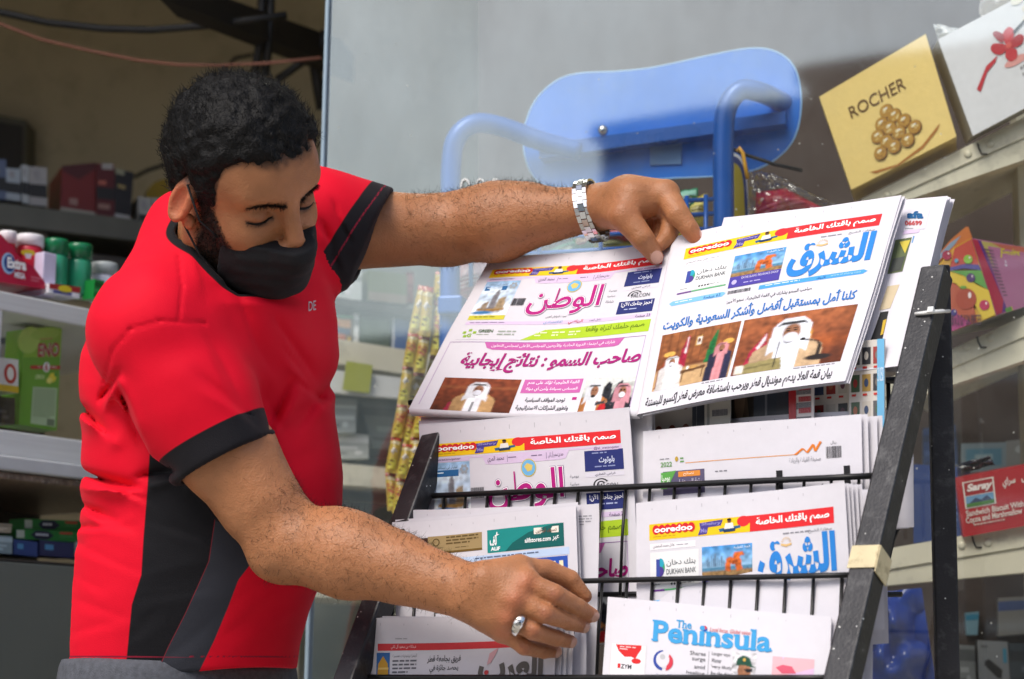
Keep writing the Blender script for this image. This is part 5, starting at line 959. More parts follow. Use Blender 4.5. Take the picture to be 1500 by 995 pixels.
def art_watan(b, S):
    telecom(b, S, .055, .51, .953, .089, .15)
    b.rect(S, .055, .24, .157, .177, LIL, 1); b.rect(S, .82, .955, .157, .177, LIL, 1); b.text(S, 'alwatanqatar', .07, .2, .159, .173, '5a4a66', 2); b.text(S, '@al_watanqatar', .83, .945, .159, .174, '5a4a66', 2); b.rect(S, .24, .82, .157, .166, LIL, 1)
    b.poly(S, [(.3, .158), (.72, .158), (.70, .2), (.67, .205), (.35, .205), (.32, .2)], LIL, 1.2); b.text(S, 'محمد المري', .33, .41, .165, .198, '4a3a5a', 2.2); b.rect(S, .425, .427, .167, .197, '7a6a8a', 2); b.dashes(S, .43, .5, .175, .185, 1, '7a6a8a', 2); b.dashes(S, .54, .6, .175, .185, 1, '7a6a8a', 2); b.rect(S, .61, .612, .167, .197, '7a6a8a', 2); b.text(S, 'حمد بن سحيم آل ثاني', .62, .69, .165, .198, '4a3a5a', 2.2)
    # left advertisement: tower and water
    b.raster(S, .06, .24, .18, .42, ink_tower(), 1); b.rect(S, .07, .185, .215, .245, '2a6398', 1.5); b.text(S, 'امتياز أنى تستثمر', .08, .18, .19, .212, '3a4a66', 2); b.dashes(S, .08, .175, .224, .236, 1, 'd8e6f2', 2)
    b.rect(S, .06, .24, .42, .45, 'c9c23c', 1.5); b.dashes(S, .09, .2, .429, .44, 1, '6a6420', 2)
    for a in range(0, 360, 60): b.oval(S, .213 + .014 * math.cos(math.radians(a)), .215 + .016 * math.sin(math.radians(a)), .007, .008, '9aa0a6', 2)
    # masthead
    b.oval(S, .525, .232, .036, .042, 'c9b44a', 1.6, 26); b.oval(S, .525, .232, .032, .037, '6fb0dc', 2, 26); b.poly(S, [(.505, .225), (.52, .21), (.545, .222), (.54, .245), (.52, .25)], 'd9c06a', 2.4)
    b.text(S, 'الوطن', .322, .692, .232, .428, '8a7a9a', 3, .05); b.text(S, 'الوطن', .325, .689, .235, .425, 'ffffff', 3.7, .038); b.text(S, 'الوطن', .328, .686, .238, .422, MAG, 4.5, .018)
    for i in range(16): b.rect(S, .243 + i * .004, .2445 + i * .004 + random.random() * .0015, .305, .355, '2a2a30', 2, 1, 1)
    b.text(S, 'صوت المواطن العربي', .44, .54, .425, .447, '4a4a52', 2)
    for i, wd in enumerate(('يومية', 'سياسية', 'شاملة')): b.text(S, wd, .715, .755, .28 + i * .035, .297 + i * .035, '6a6a74', 2)
    # right advertisement
    b.rect(S, .785, .96, .175, .27, '27306e', 1); b.text(S, 'بلوتوث', .85, .92, .205, .24, 'c8cfe8', 2.2, .03); b.dashes(S, .82, .93, .185, .197, 1, '8a94c0', 2); b.dashes(S, .83, .93, .248, .26, 1, '8a94c0', 2)
    b.rect(S, .785, .96, .278, .298, 'd6d3de', 1); b.text(S, 'الراعي القطري', .83, .92, .28, .296, '33334a', 2); 
    for i in range(4): b.oval(S, .855, .335, .036 - i * .008, .03 - i * .006, '2a2a30' if i % 2 == 0 else PAPER, 1.2 + .3 * i, 20, 170, 330)
    b.text(S, 'FALCON', .84, .93, .33, .352, '2a2a34', 3.5); 
    b.rect(S, .785, .96, .37, .45, '27306e', 1); b.text(S, 'احجز جناحك الآن!', .8, .95, .378, .41, 'f0f0f6', 2.2, .02); b.dashes(S, .82, .94, .42, .434, 1, 'aab2d8', 2)
    b.rect(S, .06, .96, .462, .484, LIL, 1); b.text(S, 'داخل العدد', .66, .72, .464, .481, '55556a', 2); b.text(S, 'الرياضي', .56, .63, .46, .49, 'c0303a', 2.2, .01); b.text(S, 'الاقتصادي', .44, .53, .46, .487, '6aa0c8', 2.2); b.dashes(S, .08, .3, .468, .477, 1, '8a7a9a', 2); b.text(S, '32 صفحة', .885, .955, .464, .482, '33334a', 2)
    b.poly(S, [(.36, .585), (.46, .52), (.7, .505), (.965, .50), (.965, .575), (.7, .58)], 'a9c82a', 1); b.text(S, 'صمم حلمك لتراه واقعا', .66, .94, .512, .56, '5f7a12', 2, .012); 
    for i in range(3): b.dashes(S, .42 + i * .08, .48 + i * .08, .535, .57, 2, 'e6efc0', 2)
    for x, y in ((.07, .53), (.095, .515), (.12, .53), (.08, .555)): b.rect(S, x, x + .016, y, y + .016, '8fb82a', 1.5, 1, 1)
    b.text(S, 'GREEN', .145, .215, .518, .538, '3a5a2a', 2, .02); b.text(S, 'G', .098, .118, .545, .57, '8fb82a', 2, .04); b.dashes(S, .14, .215, .55, .556, 1, '8a9a7a', 2); b.dashes(S, .24, .33, .525, .565, 2, '9aa59a', 2); b.rect(S, .05, .41, .585, .5865, 'b0aab8', 1)
    b.rect(S, .03, .96, .60, .603, '8a5a9a', 1, 20, 1); b.rect(S, .03, .033, .60, 1.02, 'b49ac0', 1, 1, 10); b.rect(S, .957, .96, .60, 1.02, 'b49ac0', 1, 1, 10)
    b.poly(S, [(.20, .603), (.86, .603), (.84, .645), (.82, .652), (.25, .652), (.22, .64)], 'c060a4', 1.4); b.text(S, 'شارك في اجتماع الدورة الحادية والأربعين للمجلس الأعلى لمجلس التعاون', .24, .82, .612, .642, 'f6eaf4', 2.2, .01)
    b.text(S, 'صاحب السمو : نتائج إيجابية', .12, .95, .67, .80, 'a01670', 2.5, .035, shear=.12)
    # pictures
    b.raster(S, .09, .44, .84, 1.05, ink_portrait(), 1)
    b.rect(S, .455, .72, .84, .925, 'c060a4', 1.2); b.text(S, 'القمة الخليجية تؤكد على عدم', .475, .705, .848, .878, 'fff4fc', 2.2, .012); b.text(S, 'المساس بسيادة وأمن أي دولة', .475, .705, .885, .915, 'fff4fc', 2.2, .012); b.rect(S, .695, .715, .952, .968, MAG, 1.5, 1, 1)
    b.text(S, 'توحيد المواقف السياسية', .49, .665, .953, .985, '2a2a36', 2.2, .014); b.text(S, 'وتطوير الشراكات الاستراتيجية', .46, .69, 1.0, 1.035, '2a2a36', 2.2, .014)
    b.raster(S, .735, .96, .84, 1.05, ink_greeting(), 1)
def art_sharq(b, S):
    telecom(b, S, .066, .545, .942, .112, .19)
    b.rect(S, .07, .29, .208, .238, 'e9e6ea', 1); b.text(S, 'عادل محمد المحمدي', .085, .19, .212, .234, '5a5a62', 2); b.dashes(S, .2, .28, .22, .228, 1, '9a9aa2', 2); b.dashes(S, .7, .86, .212, .226, 1, '8a8a92', 2); b.text(S, 'سعادة الشيخ', .82, .93, .206, .228, '6a6a72', 2)
    b.rect(S, .07, .305, .25, .425, 'e2e3e3', 1); b.oval(S, .12, .325, .022, .042, '3f9a6c', 2, 20, -90, 90); b.oval(S, .118, .305, .02, .024, '2aa0b8', 2.3, 20, -90, 90); b.oval(S, .118, .345, .02, .024, '4a3a8a', 2.5, 20, -90, 90); b.rect(S, .10, .12, .285, .368, '3a4a9a', 2.1, 1, 1)
    b.text(S, 'بنك دخان', .15, .29, .29, .325, '6a6e72', 2, .01); b.text(S, 'DUKHAN BANK', .15, .292, .336, .362, '50555a', 2, .01); b.dashes(S, .08, .15, .405, .413, 1, '7a7e82', 2); b.dashes(S, .22, .29, .405, .413, 1, '7a7e82', 2)
    for i in range(4): b.oval(S, .175 + i * .014, .408, .005, .006, '3a3e42', 2)
    b.rect(S, .07, .305, .43, .438, '4fae6a', 1.5); b.rect(S, .07, .14, .43, .439, '6a3a8a', 1.8)
    b.raster(S, .32, .555, .245, .40, ink_skyline(), 1); b.text(S, 'الخط القطرية', .47, .545, .252, .268, 'e6f0f8', 2)
    b.rect(S, .32, .555, .392, .465, '4a3f9a', 2.2); b.text(S, 'QATAR ISLAMIC INSURANCE GROUP', .375, .545, .40, .418, 'd6d0f0', 3); b.dashes(S, .39, .545, .44, .452, 1, 'b8b0e0', 3); b.oval(S, .345, .43, .012, .016, 'b8b0e0', 3)
    b.text(S, 'الشرق', .58, .945, .225, .475, BLU, 2.5, .045)
    for a in range(200, 341, 20): b.poly(S, [(.715 + .012 * math.cos(math.radians(a)), .262 + .014 * math.sin(math.radians(a))), (.715 + .024 * math.cos(math.radians(a - 4)), .262 + .03 * math.sin(math.radians(a - 4))), (.715 + .024 * math.cos(math.radians(a + 4)), .262 + .03 * math.sin(math.radians(a + 4)))], 'd8b47a', 2)
    b.poly(S, [(.69, .262), (.715, .268), (.74, .262), (.74, .272), (.715, .28), (.69, .272)], 'd8b47a', 2.2)
    b.poly(S, [(.04, .492), (.055, .48), (.30, .48), (.315, .492), (.30, .512), (.055, .512)], '7ab8e6', 1); b.dashes(S, .07, .2, .49, .502, 1, 'e6f2fc', 2); b.text(S, '36 صفحة', .21, .29, .486, .507, '1a4a8a', 2)
    for i in range(24): b.rect(S, .325 + i * .0045, .3265 + i * .0045 + random.random() * .0018, .484, .506, '3a3a42', 2, 1, 1)
    b.poly(S, [(.47, .482), (.93, .476), (.95, .49), (.93, .506), (.47, .51)], '4a9cdc', 1); b.dashes(S, .50, .72, .488, .5, 1, 'dcecf8', 2); b.text(S, 'الأربعاء', .73, .77, .484, .505, '123a7a', 2); b.text(S, 'www.al-sharq.com', .79, .92, .482, .501, 'a8d4f2', 2)
    b.text(S, 'صاحب السمو يشارك في القمة الخليجية.. سمو الأمير:', .33, .72, .54, .58, '3a3a42', 2, .004)
    b.text(S, 'كلنا أمل بمستقبل أفضل وأشكر السعودية والكويت', .035, .93, .592, .685, '2a6eb8', 2.5, .028)
    y0, y1 = .705, 1.07
    b.raster(S, .04, .425, y0, y1, ink_room(), 1); b.raster(S, .44, .95, y0, y1, ink_summit(), 1)
    b.dashes(S, .3, .42, y1 + .01, y1 + .022, 1, '8a8a92', 2); b.dashes(S, .74, .94, y1 + .008, y1 + .02, 1, '8a8a92', 2)
    b.text(S, 'بيان قمة العلا يدعم مونديال قطر ويرحب باستضافة معرض قطر إكسبو للبستنة', .02, .93, 1.105, 1.19, '23232a', 2, .02)
def art_alif(b, S):
    b.photo(S, .07, .19, .095, .19, '4a3026', '2a1a16', 1); b.poly(S, [(.09, .19), (.1, .1), (.14, .097), (.16, .19)], '1c2036', 1.5); b.poly(S, [(.115, .16), (.125, .1), (.135, .1), (.132, .16)], 'b02a34', 2); b.oval(S, .165, .17, .02, .02, 'b07a58', 2)
    b.rect(S, .19, .49, .09, .18, 'a08a60', 1); b.rect(S, .19, .49, .178, .19, '6e5526', 1.5); b.dashes(S, .29, .47, .098, .15, 3, '5c4a28', 2); b.dashes(S, .34, .44, .16, .168, 1, '5c4a28', 2); b.oval(S, .235, .125, .02, .022, '5c4a28', 2); b.oval(S, .235, .125, .014, .016, 'a08a60', 2.4); b.dashes(S, .205, .265, .155, .17, 2, '5c4a28', 2)
    b.rect(S, .52, .935, .085, .213, '1a8a86', 1); b.poly(S, [(.62, .213), (.66, .17), (.75, .12), (.87, .09), (.935, .086), (.935, .213)], '0f5e5c', 1.6)
    b.text(S, 'ألف', .535, .59, .10, .175, 'f4f8f8', 2.4, .05); b.text(S, 'ALIF', .54, .592, .182, .203, 'f4f8f8', 2.4, .04); b.rect(S, .78, .91, .10, .135, 'ece6da', 2.2); b.text(S, 'تسوق أونلاين', .79, .90, .104, .132, '6a4a3a', 3, .02); b.text(S, 'alifstores.com', .73, .868, .152, .178, 'f4f8f8', 2.6, .02); b.text(S, 'عبر', .876, .912, .152, .182, 'f4f8f8', 2.6, .02)
    b.rect(S, .02, .96, .222, .262, 'bcd0ec', 1); b.dashes(S, .45, .9, .232, .248, 1, '5a6a8a', 2)
    b.rect(S, .30, .95, .268, .45, '2a52b0', 1); b.text(S, 'الراية', .62, .93, .29, .44, 'f0e6c0', 2, .02); b.rect(S, .0, .3, .268, .45, 'd8d6d4', 1); b.dashes(S, .04, .26, .29, .42, 7, '7a7a82', 2)
def art_arab(b, S):
    b.dashes(S, .16, .24, .108, .118, 1, 'a0a0a6', 2); b.rect(S, .07, .99, .135, .172, 'cf3f44', 1); b.text(S, 'عبدالله بن سعيد آل ثاني', .14, .27, .14, .167, 'f6d8d8', 2.2)
    b.rect(S, .065, .135, .182, .31, '3a6aa6', 1); b.poly(S, [(.07, .31), (.075, .24), (.1, .2), (.125, .24), (.132, .31)], 'c99a3a', 2); b.rect(S, .075, .13, .26, .27, 'e0c070', 2.4)
    b.text(S, 'أجهزة وتوترات تفسرة', .15, .275, .19, .21, '44444c', 2); b.dashes(S, .15, .275, .222, .30, 4, '66666e', 2)
    b.text(S, 'فريق بجامعة قطر', .33, .505, .20, .245, '3a3a40', 2, .012); b.text(S, 'يحصد جائزة في', .345, .495, .25, .295, '3a3a40', 2, .012)
    b.text(S, 'العرب', .60, .94, .19, .40, '66625f', 2.2, .05); b.poly(S, [(.645, .26), (.655, .2), (.70, .17), (.69, .2), (.665, .25)], 'd8a8ae', 3); b.oval(S, .645, .30, .012, .012, 'c8484c', 3.2)
def art_lusail(b, S):
    b.rect(S, .21, .71, .165, .1685, 'd8924a', 1); z = [(.71, .166), (.745, .138), (.762, .16), (.79, .122), (.797, .155), (.822, .112)]
    for i in range(len(z) - 1): (x0, y0), (x1, y1) = z[i], z[i + 1]; b.poly(S, [(x0 - .004, y0), (x0 + .006, y0 + .004), (x1 + .006, y1 + .004), (x1 - .004, y1)], 'd87a2a', 2 + .2 * i)
    b.text(S, 'صحيفة القيادة والريادة', .685, .822, .18, .208, '8a8a90', 2)
    for i in range(15): b.rect(S, .845 + i * .0045, .8465 + i * .0045 + random.random() * .002, .14, .195, '33333a', 2, 1, 1)
    b.text(S, 'ريال', .865, .89, .115, .132, '55555c', 2); b.text(S, '2022', .09, .145, .155, .178, '6a9a5a', 2, .02); b.dashes(S, .085, .15, .138, .147, 1, '8a8a90', 2); b.oval(S, .168, .145, .008, .012, 'b99a3a', 2); b.dashes(S, .185, .205, .14, .17, 2, '6a9a5a', 2)
    b.poly(S, [(.09, .28), (.09, .205), (.165, .198), (.12, .28)], '5aa04a', 1.4); b.rect(S, .10, .30, .20, .31, '5a5470', 1); b.rect(S, .175, .28, .205, .23, 'd98a3a', 2); b.text(S, 'نصائح', .2, .25, .208, .227, 'fff0dc', 3); b.text(S, 'يوميا', .095, .135, .215, .25, 'f2f8ee', 2.4, .01); b.text(S, 'رؤية المستقبل', .17, .285, .24, .27, 'e6e2ee', 2)
    b.dashes(S, .35, .44, .215, .225, 1, '77777e', 2); b.text(S, 'لوسيل', .55, .95, .235, .50, '1e1e22', 2, .05)
SERIF = {'P': 'bl tl', 'n': 'bl br tl', 'i': 'bl', 'u': 'tl tr br', 'l': 'bl tl', 'a': 'br', 'T': 'bc', 'h': 'bl br tl'}
def slab(b, S, word, s0, s1, t0, t1, col, bold):        # bold slab serif lettering: upright letters with square feet
    v, fs, isl = text2d(word, bold); X0, Y0 = v.min(0); X1, Y1 = v.max(0); fx = lambda x: s0 + (x - X0) / (X1 - X0) * (s1 - s0); fy = lambda y: t1 - (y - Y0) / (Y1 - Y0) * (t1 - t0)
    b.text(S, word, s0, s1, t0, t1, col, 2.4, bold); adv = [0.0]
    for i in range(1, len(word) + 1):
        w = text2d(word[:i], bold)[0]; adv.append(w[:, 0].max())
    st = .10 + bold * 1.2; sf = .04; hh = .06
    for i, ch in enumerate(word):
        l = text2d(ch, bold)[0]; x1 = adv[i + 1]; x0 = x1 - (l[:, 0].max() - l[:, 0].min()); yt = min(l[:, 1].max(), .56) if ch in 'nu' else l[:, 1].max()
        for k in SERIF.get(ch, '').split():
            xa = x0 if k[1] == 'l' else x1 - st if k[1] == 'r' else (x0 + x1 - st) / 2; ya = 0 if k[0] == 'b' else yt - hh
            xa0 = xa - sf; xb = xa + st + (sf if k[0] == 'b' else 0)
            b.rect(S, fx(xa0), fx(xb), fy(ya + hh), fy(ya), col, 3.4, 1, 1)
def art_pen(b, S):
    slab(b, S, 'The', .327, .395, .076, .112, '3f9ad2', .02); slab(b, S, 'Peninsula', .225, .745, .086, .185, '3f9ad2', .03)
    b.oval(S, .452, .105, .013, .014, '2a52a0', 2); b.oval(S, .455, .10, .008, .008, 'd0303a', 2.4); b.text(S, 'Local focus, Global vision', .475, .65, .095, .117, 'cc5058', 2, .0, shear=.2)
    b.rect(S, .03, .20, .205, .36, 'd2d0d4', 1); b.rect(S, .036, .194, .209, .36, 'e2e0e4', 1.3); b.poly(S, [(.055, .212), (.175, .208), (.175, .225), (.16, .25), (.15, .27), (.13, .262), (.10, .265), (.07, .24)], 'cf2a2c', 2); b.oval(S, .155, .28, .022, .012, 'cf2a2c', 2.2); b.dashes(S, .075, .15, .218, .238, 2, 'f0c8c8', 3); b.text(S, 'ZYM', .085, .135, .298, .318, '3a3a40', 2.4, .02); b.rect(S, .07, .083, .297, .317, 'cf2a2c', 2.2, 1, 1)
    b.oval(S, .275, .265, .042, .045, '34489a', 1.5, 24, 90, 270); b.oval(S, .283, .262, .034, .038, PAPER, 2, 24); b.oval(S, .285, .27, .038, .04, 'c83a4a', 2.3, 24, -60, 80); b.oval(S, .276, .262, .03, .033, PAPER, 2.7, 24); b.oval(S, .275, .25, .012, .012, 'b8b8bc', 3); b.text(S, 'قطر', .215, .325, .325, .36, '3a4a9a', 2, .03)
    for i, wd in enumerate(('Shares', 'surge', 'amid', 'healing')): b.text(S, wd, .462 - .011 * len(wd), .465, .21 + i * .03, .228 + i * .03, '3c3c42', 2)
    b.rect(S, .478, .4795, .205, .34, '8a8a90', 2, 1, 4)
    for i, wd in enumerate(('Langer says', 'Warner', "'very likely'", 'for the third')): b.text(S, wd, .492, .492 + .0072 * len(wd), .205 + i * .029, .224 + i * .029, '3c3c42', 2)
    b.raster(S, .582, .685, .195, .345, ink_player(), 1)
    b.rect(S, .755, .935, .2, .36, 'd8b8d8', 1); b.poly(S, [(.755, .2), (.935, .2), (.935, .24), (.755, .3)], 'e0b0b8', 1.3); b.poly(S, [(.77, .25), (.8, .235), (.84, .24), (.86, .27), (.8, .275)], 'd05a70', 2); b.text(S, 'Health', .79, .88, .285, .33, '7a5aa0', 2, .02)

wq = [(614.5, 624.6), (926.6, 602), (938, 938), (626, 960)]
paper([(617, 618), (952, 600), (966, 940), (630, 958)], R1, -.012, 1.05, None, 'blank edged newspaper showing behind the magenta mastheaded paper in the left upper pocket', sheets=2, spread=(1.5, -3), seed=3)
paper(wq, R1, 0, 1.05, art_watan, 'newspaper with a magenta Arabic masthead standing upright in the upper left pocket', None, 1, (2, -2), 'copies of the magenta mastheaded paper', seed=1)
lq = [(939, 631), (1260, 606), (1270, 940), (946, 965)]
paper(lq, R1, 0, 1.04, art_lusail, 'newspaper with a thin orange line graph and barcode in the upper right pocket', None, 3, (11, 1), seed=2, dz=.006)
paper([(1000, 620), (1337, 600), (1338, 772), (1006, 800)], R1, -.05, .6, None, 'bulging folded newspapers sticking out behind the right side bar at the upper pocket', lambda s, t: .012 * np.sin(np.pi * s), 4, (-4, .5), seed=8, dz=.006)
sq = [(931.6, 737), (1243, 708), (1251, 1078), (937, 1107)]
paper(sq, R2, 0, 1.2, art_sharq, 'newspaper with a blue Arabic masthead standing upright in the middle right pocket', None, 4, (6.5, 1.2), 'copies of the blue mastheaded paper', seed=4, dz=.0045)
paper([(1000, 735), (1292, 716), (1296, 922), (1004, 940)], R2, -.035, .7, None, 'folded newspapers sticking out behind the right side bar at the middle pocket', lambda s, t: .008 * np.sin(np.pi * s), 4, (-3.5, .5), seed=9, dz=.006)
paper([(607, 748), (881, 739), (872, 1010), (598, 1010)], R2, -.012, 1.0, lambda b, S: b.dashes(S, .86, .96, .06, .12, 4, '9a9aa2', 1), 'plain newspaper showing its pale right margin behind the teal advertisement paper', None, 2, (-9, 1), seed=5)
paper([(577.4, 768), (843, 741.4), (852, 1010), (586, 1035)], R2, .004, 1.0, art_alif, 'newspaper with a teal and gold advertisement strip partly covered by the lower hand', None, 2, (2, -3), seed=6)
paper([(544, 909.5), (818, 898), (800, 1180), (520, 1190)], R3, 0, 1.0, art_arab, 'newspaper with a red band and grey Arabic masthead in the lower left pocket', None, 3, (9, -1), seed=7, dz=.004)
paper([(893, 875.7), (1221.5, 905), (1200, 1235), (868, 1206)], R3, .004, 1.0, art_pen, 'English newspaper with a light blue masthead tilted in the lower right pocket', None, 3, (3, 2), seed=10)
paper([(920, 880), (1270, 800), (1262, 1220), (900, 1220)], R3, -.035, 1.0, None, 'plain folded newspaper edge between the english paper and the right side bar', None, 2, (6, 0), seed=15)
paper([(640, 900), (838, 880), (842, 1200), (640, 1210)], R3, -.03, 1.0, None, 'plain newspaper margin between the lower hand and the middle of the rack', None, 2, (10, 0), seed=16)
# the two on top
TP = .066
wtq = [(718, 380), (992, 353), (936, 603), (607, 606)]
curl = lambda s, t: .018 * np.exp(-(s / .22) ** 2) * (t > -1) * np.clip(t - .3, 0, 1) + .004 * np.sin(np.pi * s)
wt, WTS = paper(wtq, RK, TP, 1.05, art_watan, 'magenta mastheaded newspaper laid slanting on top at the left under the thumb', lambda s, t: .010 * np.clip(1 - s / .5, 0, 1) ** 2 * np.clip(t, 0, 1) + .003 * np.sin(2 * np.pi * s + 1), 1, (-3, 2), 'copies of the magenta mastheaded paper', seed=11, wav=.002)
fold = MB(); c = [WTS.at([s], [1.05])[0] for s in np.linspace(0, 1, 30)]
r_f = .006
for i in range(29):
    vs = []
    for j in (i, i + 1):
        for a in np.linspace(0, math.pi, 7): vs.append(c[j] + RK.n * (-r_f + r_f * math.cos(a)) + rv * r_f * math.sin(a))
    fold.add(vs, [(k, k + 1, k + 8, k + 7) for k in range(6)], PAPER, True)
fold.build('folded_edge', M['news'], wt)
stq = [(990, 347), (1321, 287), (1239, 560), (937, 606)]
afa, AFS = paper([(1060, 318), (1389, 288), (1333, 533), (1000, 575)], RK, TP - .02, 1.1, None, 'newspaper leaning behind the blue mastheaded one with a phone number advertisement at its corner', lambda s, t: .006 * np.sin(np.pi * t), 6, (1.5, .9), seed=12, dz=.0035)
class OnSheet:                                # printing placed by where the photograph shows it, on the sheet itself
    def __init__(s, S): s.S = S
    def at(s, a, b, lay=0.0):
        a = np.atleast_1d(a); b = np.atleast_1d(b); L = np.broadcast_to(np.asarray(lay, float), a.shape); st = np.array([inv(s.S, x, y) for x, y in zip(a, b)]); return s.S.at(st[:, 0], st[:, 1], L)
AB = MB(); AS = OnSheet(AFS)
AB.poly(AS, [(1322, 309), (1363, 306), (1356, 336), (1318, 340)], 'd0ced6', 1); AB.poly(AS, [(1323, 310), (1362, 307), (1355, 335), (1319, 339)], PAPER, 2); AB.text(AS, 'afa', 1329, 1353, 310, 321, '1f5a8c', 4, .05, shear=.0); AB.text(AS, '06699', 1326, 1351, 324, 331, 'b8484c', 4, .04); AB.dashes(AS, 1326, 1346, 335, 337, 1, '8a8a92', 4)
AB.poly(AS, [(1312, 352), (1336, 348), (1322, 398), (1300, 402)], '5f6a4a', 2); AB.poly(AS, [(1318, 355), (1334, 352), (1326, 372)], 'c9b84a', 3); AB.poly(AS, [(1308, 380), (1326, 376), (1320, 396), (1303, 400)], '4a4e4a', 3.3)
AB.poly(AS, [(1338, 346), (1340, 346), (1290, 533), (1288, 533)], '6a9ac8', 2); AB.poly(AS, [(1300, 420), (1318, 417), (1304, 452), (1288, 455)], 'c9b99a', 2); AB.poly(AS, [(1290, 458), (1302, 456), (1288, 520), (1262, 536)], '2a2a2c', 2); AB.poly(AS, [(1294, 470), (1299, 468), (1294, 490), (1290, 492)], 'c9a83a', 3); AB.poly(AS, [(1278, 515), (1296, 510), (1290, 534), (1264, 538)], 'c8464a', 2.5); AB.poly(AS, [(1325, 338), (1348, 335), (1346, 341), (1322, 344)], LIL, 2)
AB.build('front_page', M['news'], afa)
sh, SHS = paper(stq, RK, TP + .008, 1.2, art_sharq, 'blue mastheaded newspaper laid slanting on top at the right under the index finger', lambda s, t: .005 * np.sin(np.pi * s) + .004 * np.clip(t - .7, 0, 1), 3, (2.2, .8), 'copies of the blue mastheaded paper', seed=13, wav=.0018, dz=.002)
fm = MB(); c = [SHS.at([0.0], [t])[0] for t in np.linspace(0, 1.2, 24)]
for i in range(23):
    vs = []
    for j in (i, i + 1):
        for a in np.linspace(0, math.pi, 7): vs.append(c[j] + RK.n * (-.004 + .004 * math.cos(a)) - ru * .006 * math.sin(a))
    fm.add(vs, [(k, k + 1, k + 8, k + 7) for k in range(6)], PAPER, True)
fm.build('folded_edge', M['news'], sh)
# leaflets standing behind the upper right pocket
LP_ = Pl(R1.p - R1.n * .05, R1.n)
def art_leaf(kind):
    def f(b, S):
        rr = random.Random(kind)
        if kind == 0:
            for i in range(12): b.oval(S, .2 + .3 * (i % 3), .1 + .22 * (i // 3), .1, .06, '8a4a3a', 1); b.oval(S, .2 + .3 * (i % 3), .1 + .22 * (i // 3), .06, .035, 'd8d0c8', 2)
        elif kind == 1: b.rect(S, .3, .36, 0, 1, '6a6e78', 1); b.rect(S, .6, .9, .1, .9, '3a3e48', 1)
        elif kind == 2: b.rect(S, .1, .2, .0, 1, '8a8a84', 1); b.dashes(S, .3, .9, .1, .9, 8, '77777c', 1)
        elif kind == 3: b.poly(S, [(.1, 1), (.3, .2), (.6, .1), (.8, .5), (.9, 1)], '5a4a3a', 1); b.oval(S, .45, .3, .2, .2, '7a6450', 2)
        else:
            cs = ['9a3a34', '3a4a6a', 'a88a4c', '4a6048', '6a4452', '3a3a3e', 'a8684a', '77706a', 'c8c0b4', '5a5a5c']
            for r in range(5):
                for q in range(3): b.rect(S, .06 + q * .31, .30 + q * .31, .05 + r * .19, .17 + r * .19, rr.choice(cs), 1, 1, 1); b.oval(S, .18 + q * .31, .11 + r * .19, .06, .03, rr.choice(cs), 2); b.rect(S, .08 + q * .31, .2 + q * .31, .185 + r * .19, .2 + r * .19, 'c8342c', 2, 1, 1)
    return f
for i, (x0, x1, c, kd, lb) in enumerate([(952, 1018, 'c9c2b8', 0, 'leaflet with rows of brown circles at the left behind the upper right pocket'), (1014, 1034, '3a404c', 1, 'narrow slate leaflet second from the left behind the upper right pocket'), (1032, 1070, 'b5b2a8', 2, 'grey leaflet of fine print behind the upper right pocket'), (1066, 1106, '2e2722', 3, 'dark brown photo leaflet in the middle behind the upper right pocket'), (1104, 1160, '343c48', 1, 'wide slate magazine spine behind the upper right pocket'), (1156, 1192, 'dcd6d4', 2, 'pale leaflet with a red spine behind the upper right pocket'), (1190, 1246, 'd8d0c4', 4, 'bright supermarket leaflet left of its twin behind the upper right pocket'), (1244, 1296, 'd2ccc4', 5, 'bright supermarket leaflet with a cyan strip nearest the side bar')]):
    mb = MB(); yy = lambda x: 590 - (x - 900) * .085; q = [LP_.hit(x0, yy(x0) - 60, .012 * (i % 3)), LP_.hit(x1, yy(x1) - 60, .012 * (i % 3)), LP_.hit(x1, yy(x1) + 150, .012 * (i % 3)), LP_.hit(x0, yy(x0) + 150, .012 * (i % 3))]
    prism(mb, q, -R1.n * .002, c); S = Sheet(*q, step=.0004); art_leaf(kd)(mb, S)
    if i == 5: mb.rect(S, .0, .3, 0, 1, 'a8242c', 3); mb.dashes(S, .4, .9, .2, .6, 5, 'b0343c', 3)
    if i == 7: mb.rect(S, .8, 1, 0, 1, '6ab0d8', 3); mb.text(SwapS(S) if False else S, '31050', .82, .98, .2, .3, 'e8f4fc', 4)
    tag(mb.build('leaflet', M['card']), lb, 'leaflet', 'leaflets behind the papers')
# ================================================================== THE MAN
D0 = 2.53
def rot_head(y, p, r):
    Rz = lambda a: np.array([[math.cos(a), -math.sin(a), 0], [math.sin(a), math.cos(a), 0], [0, 0, 1]])
    Rx = lambda a: np.array([[1, 0, 0], [0, math.cos(a), -math.sin(a)], [0, math.sin(a), math.cos(a)]])
    Ry = lambda a: np.array([[math.cos(a), 0, math.sin(a)], [0, 1, 0], [-math.sin(a), 0, math.cos(a)]])
    return Rz(y) @ Rx(p) @ Ry(r) @ np.array([[0, 0, 1], [-1, 0, 0], [0, 1, 0]], float)
HM = rot_head(.9636, .6003, -.5353); HC = P(350.5, 268.6, 2.38); HS = 1.0       # columns: face forward, up, his left
def hl(f, u, l): return HC + HM @ (np.array([f, u, l]) * HS)
def tohead(p): return (p - HC) @ HM / HS
# joints of the two arms
def J(x, y, d): return P(x, y, d)
rp = lambda px, d=2.4: px * d / FPX
# --- near (his right) arm
rS, rE, rW = J(202, 500, 2.35), J(423, 793, 2.325), J(690, 868, 2.225)
hd = lambda zx, zy, d: P(640 + zx / 4.627, 780 + zy / 4.627, HD + (d - HD) * .94)
def paper_d(x, y, off): return camco(R3.hit(x, y, off))[2]
dR = min(paper_d(760, 890, .03), 2.44)
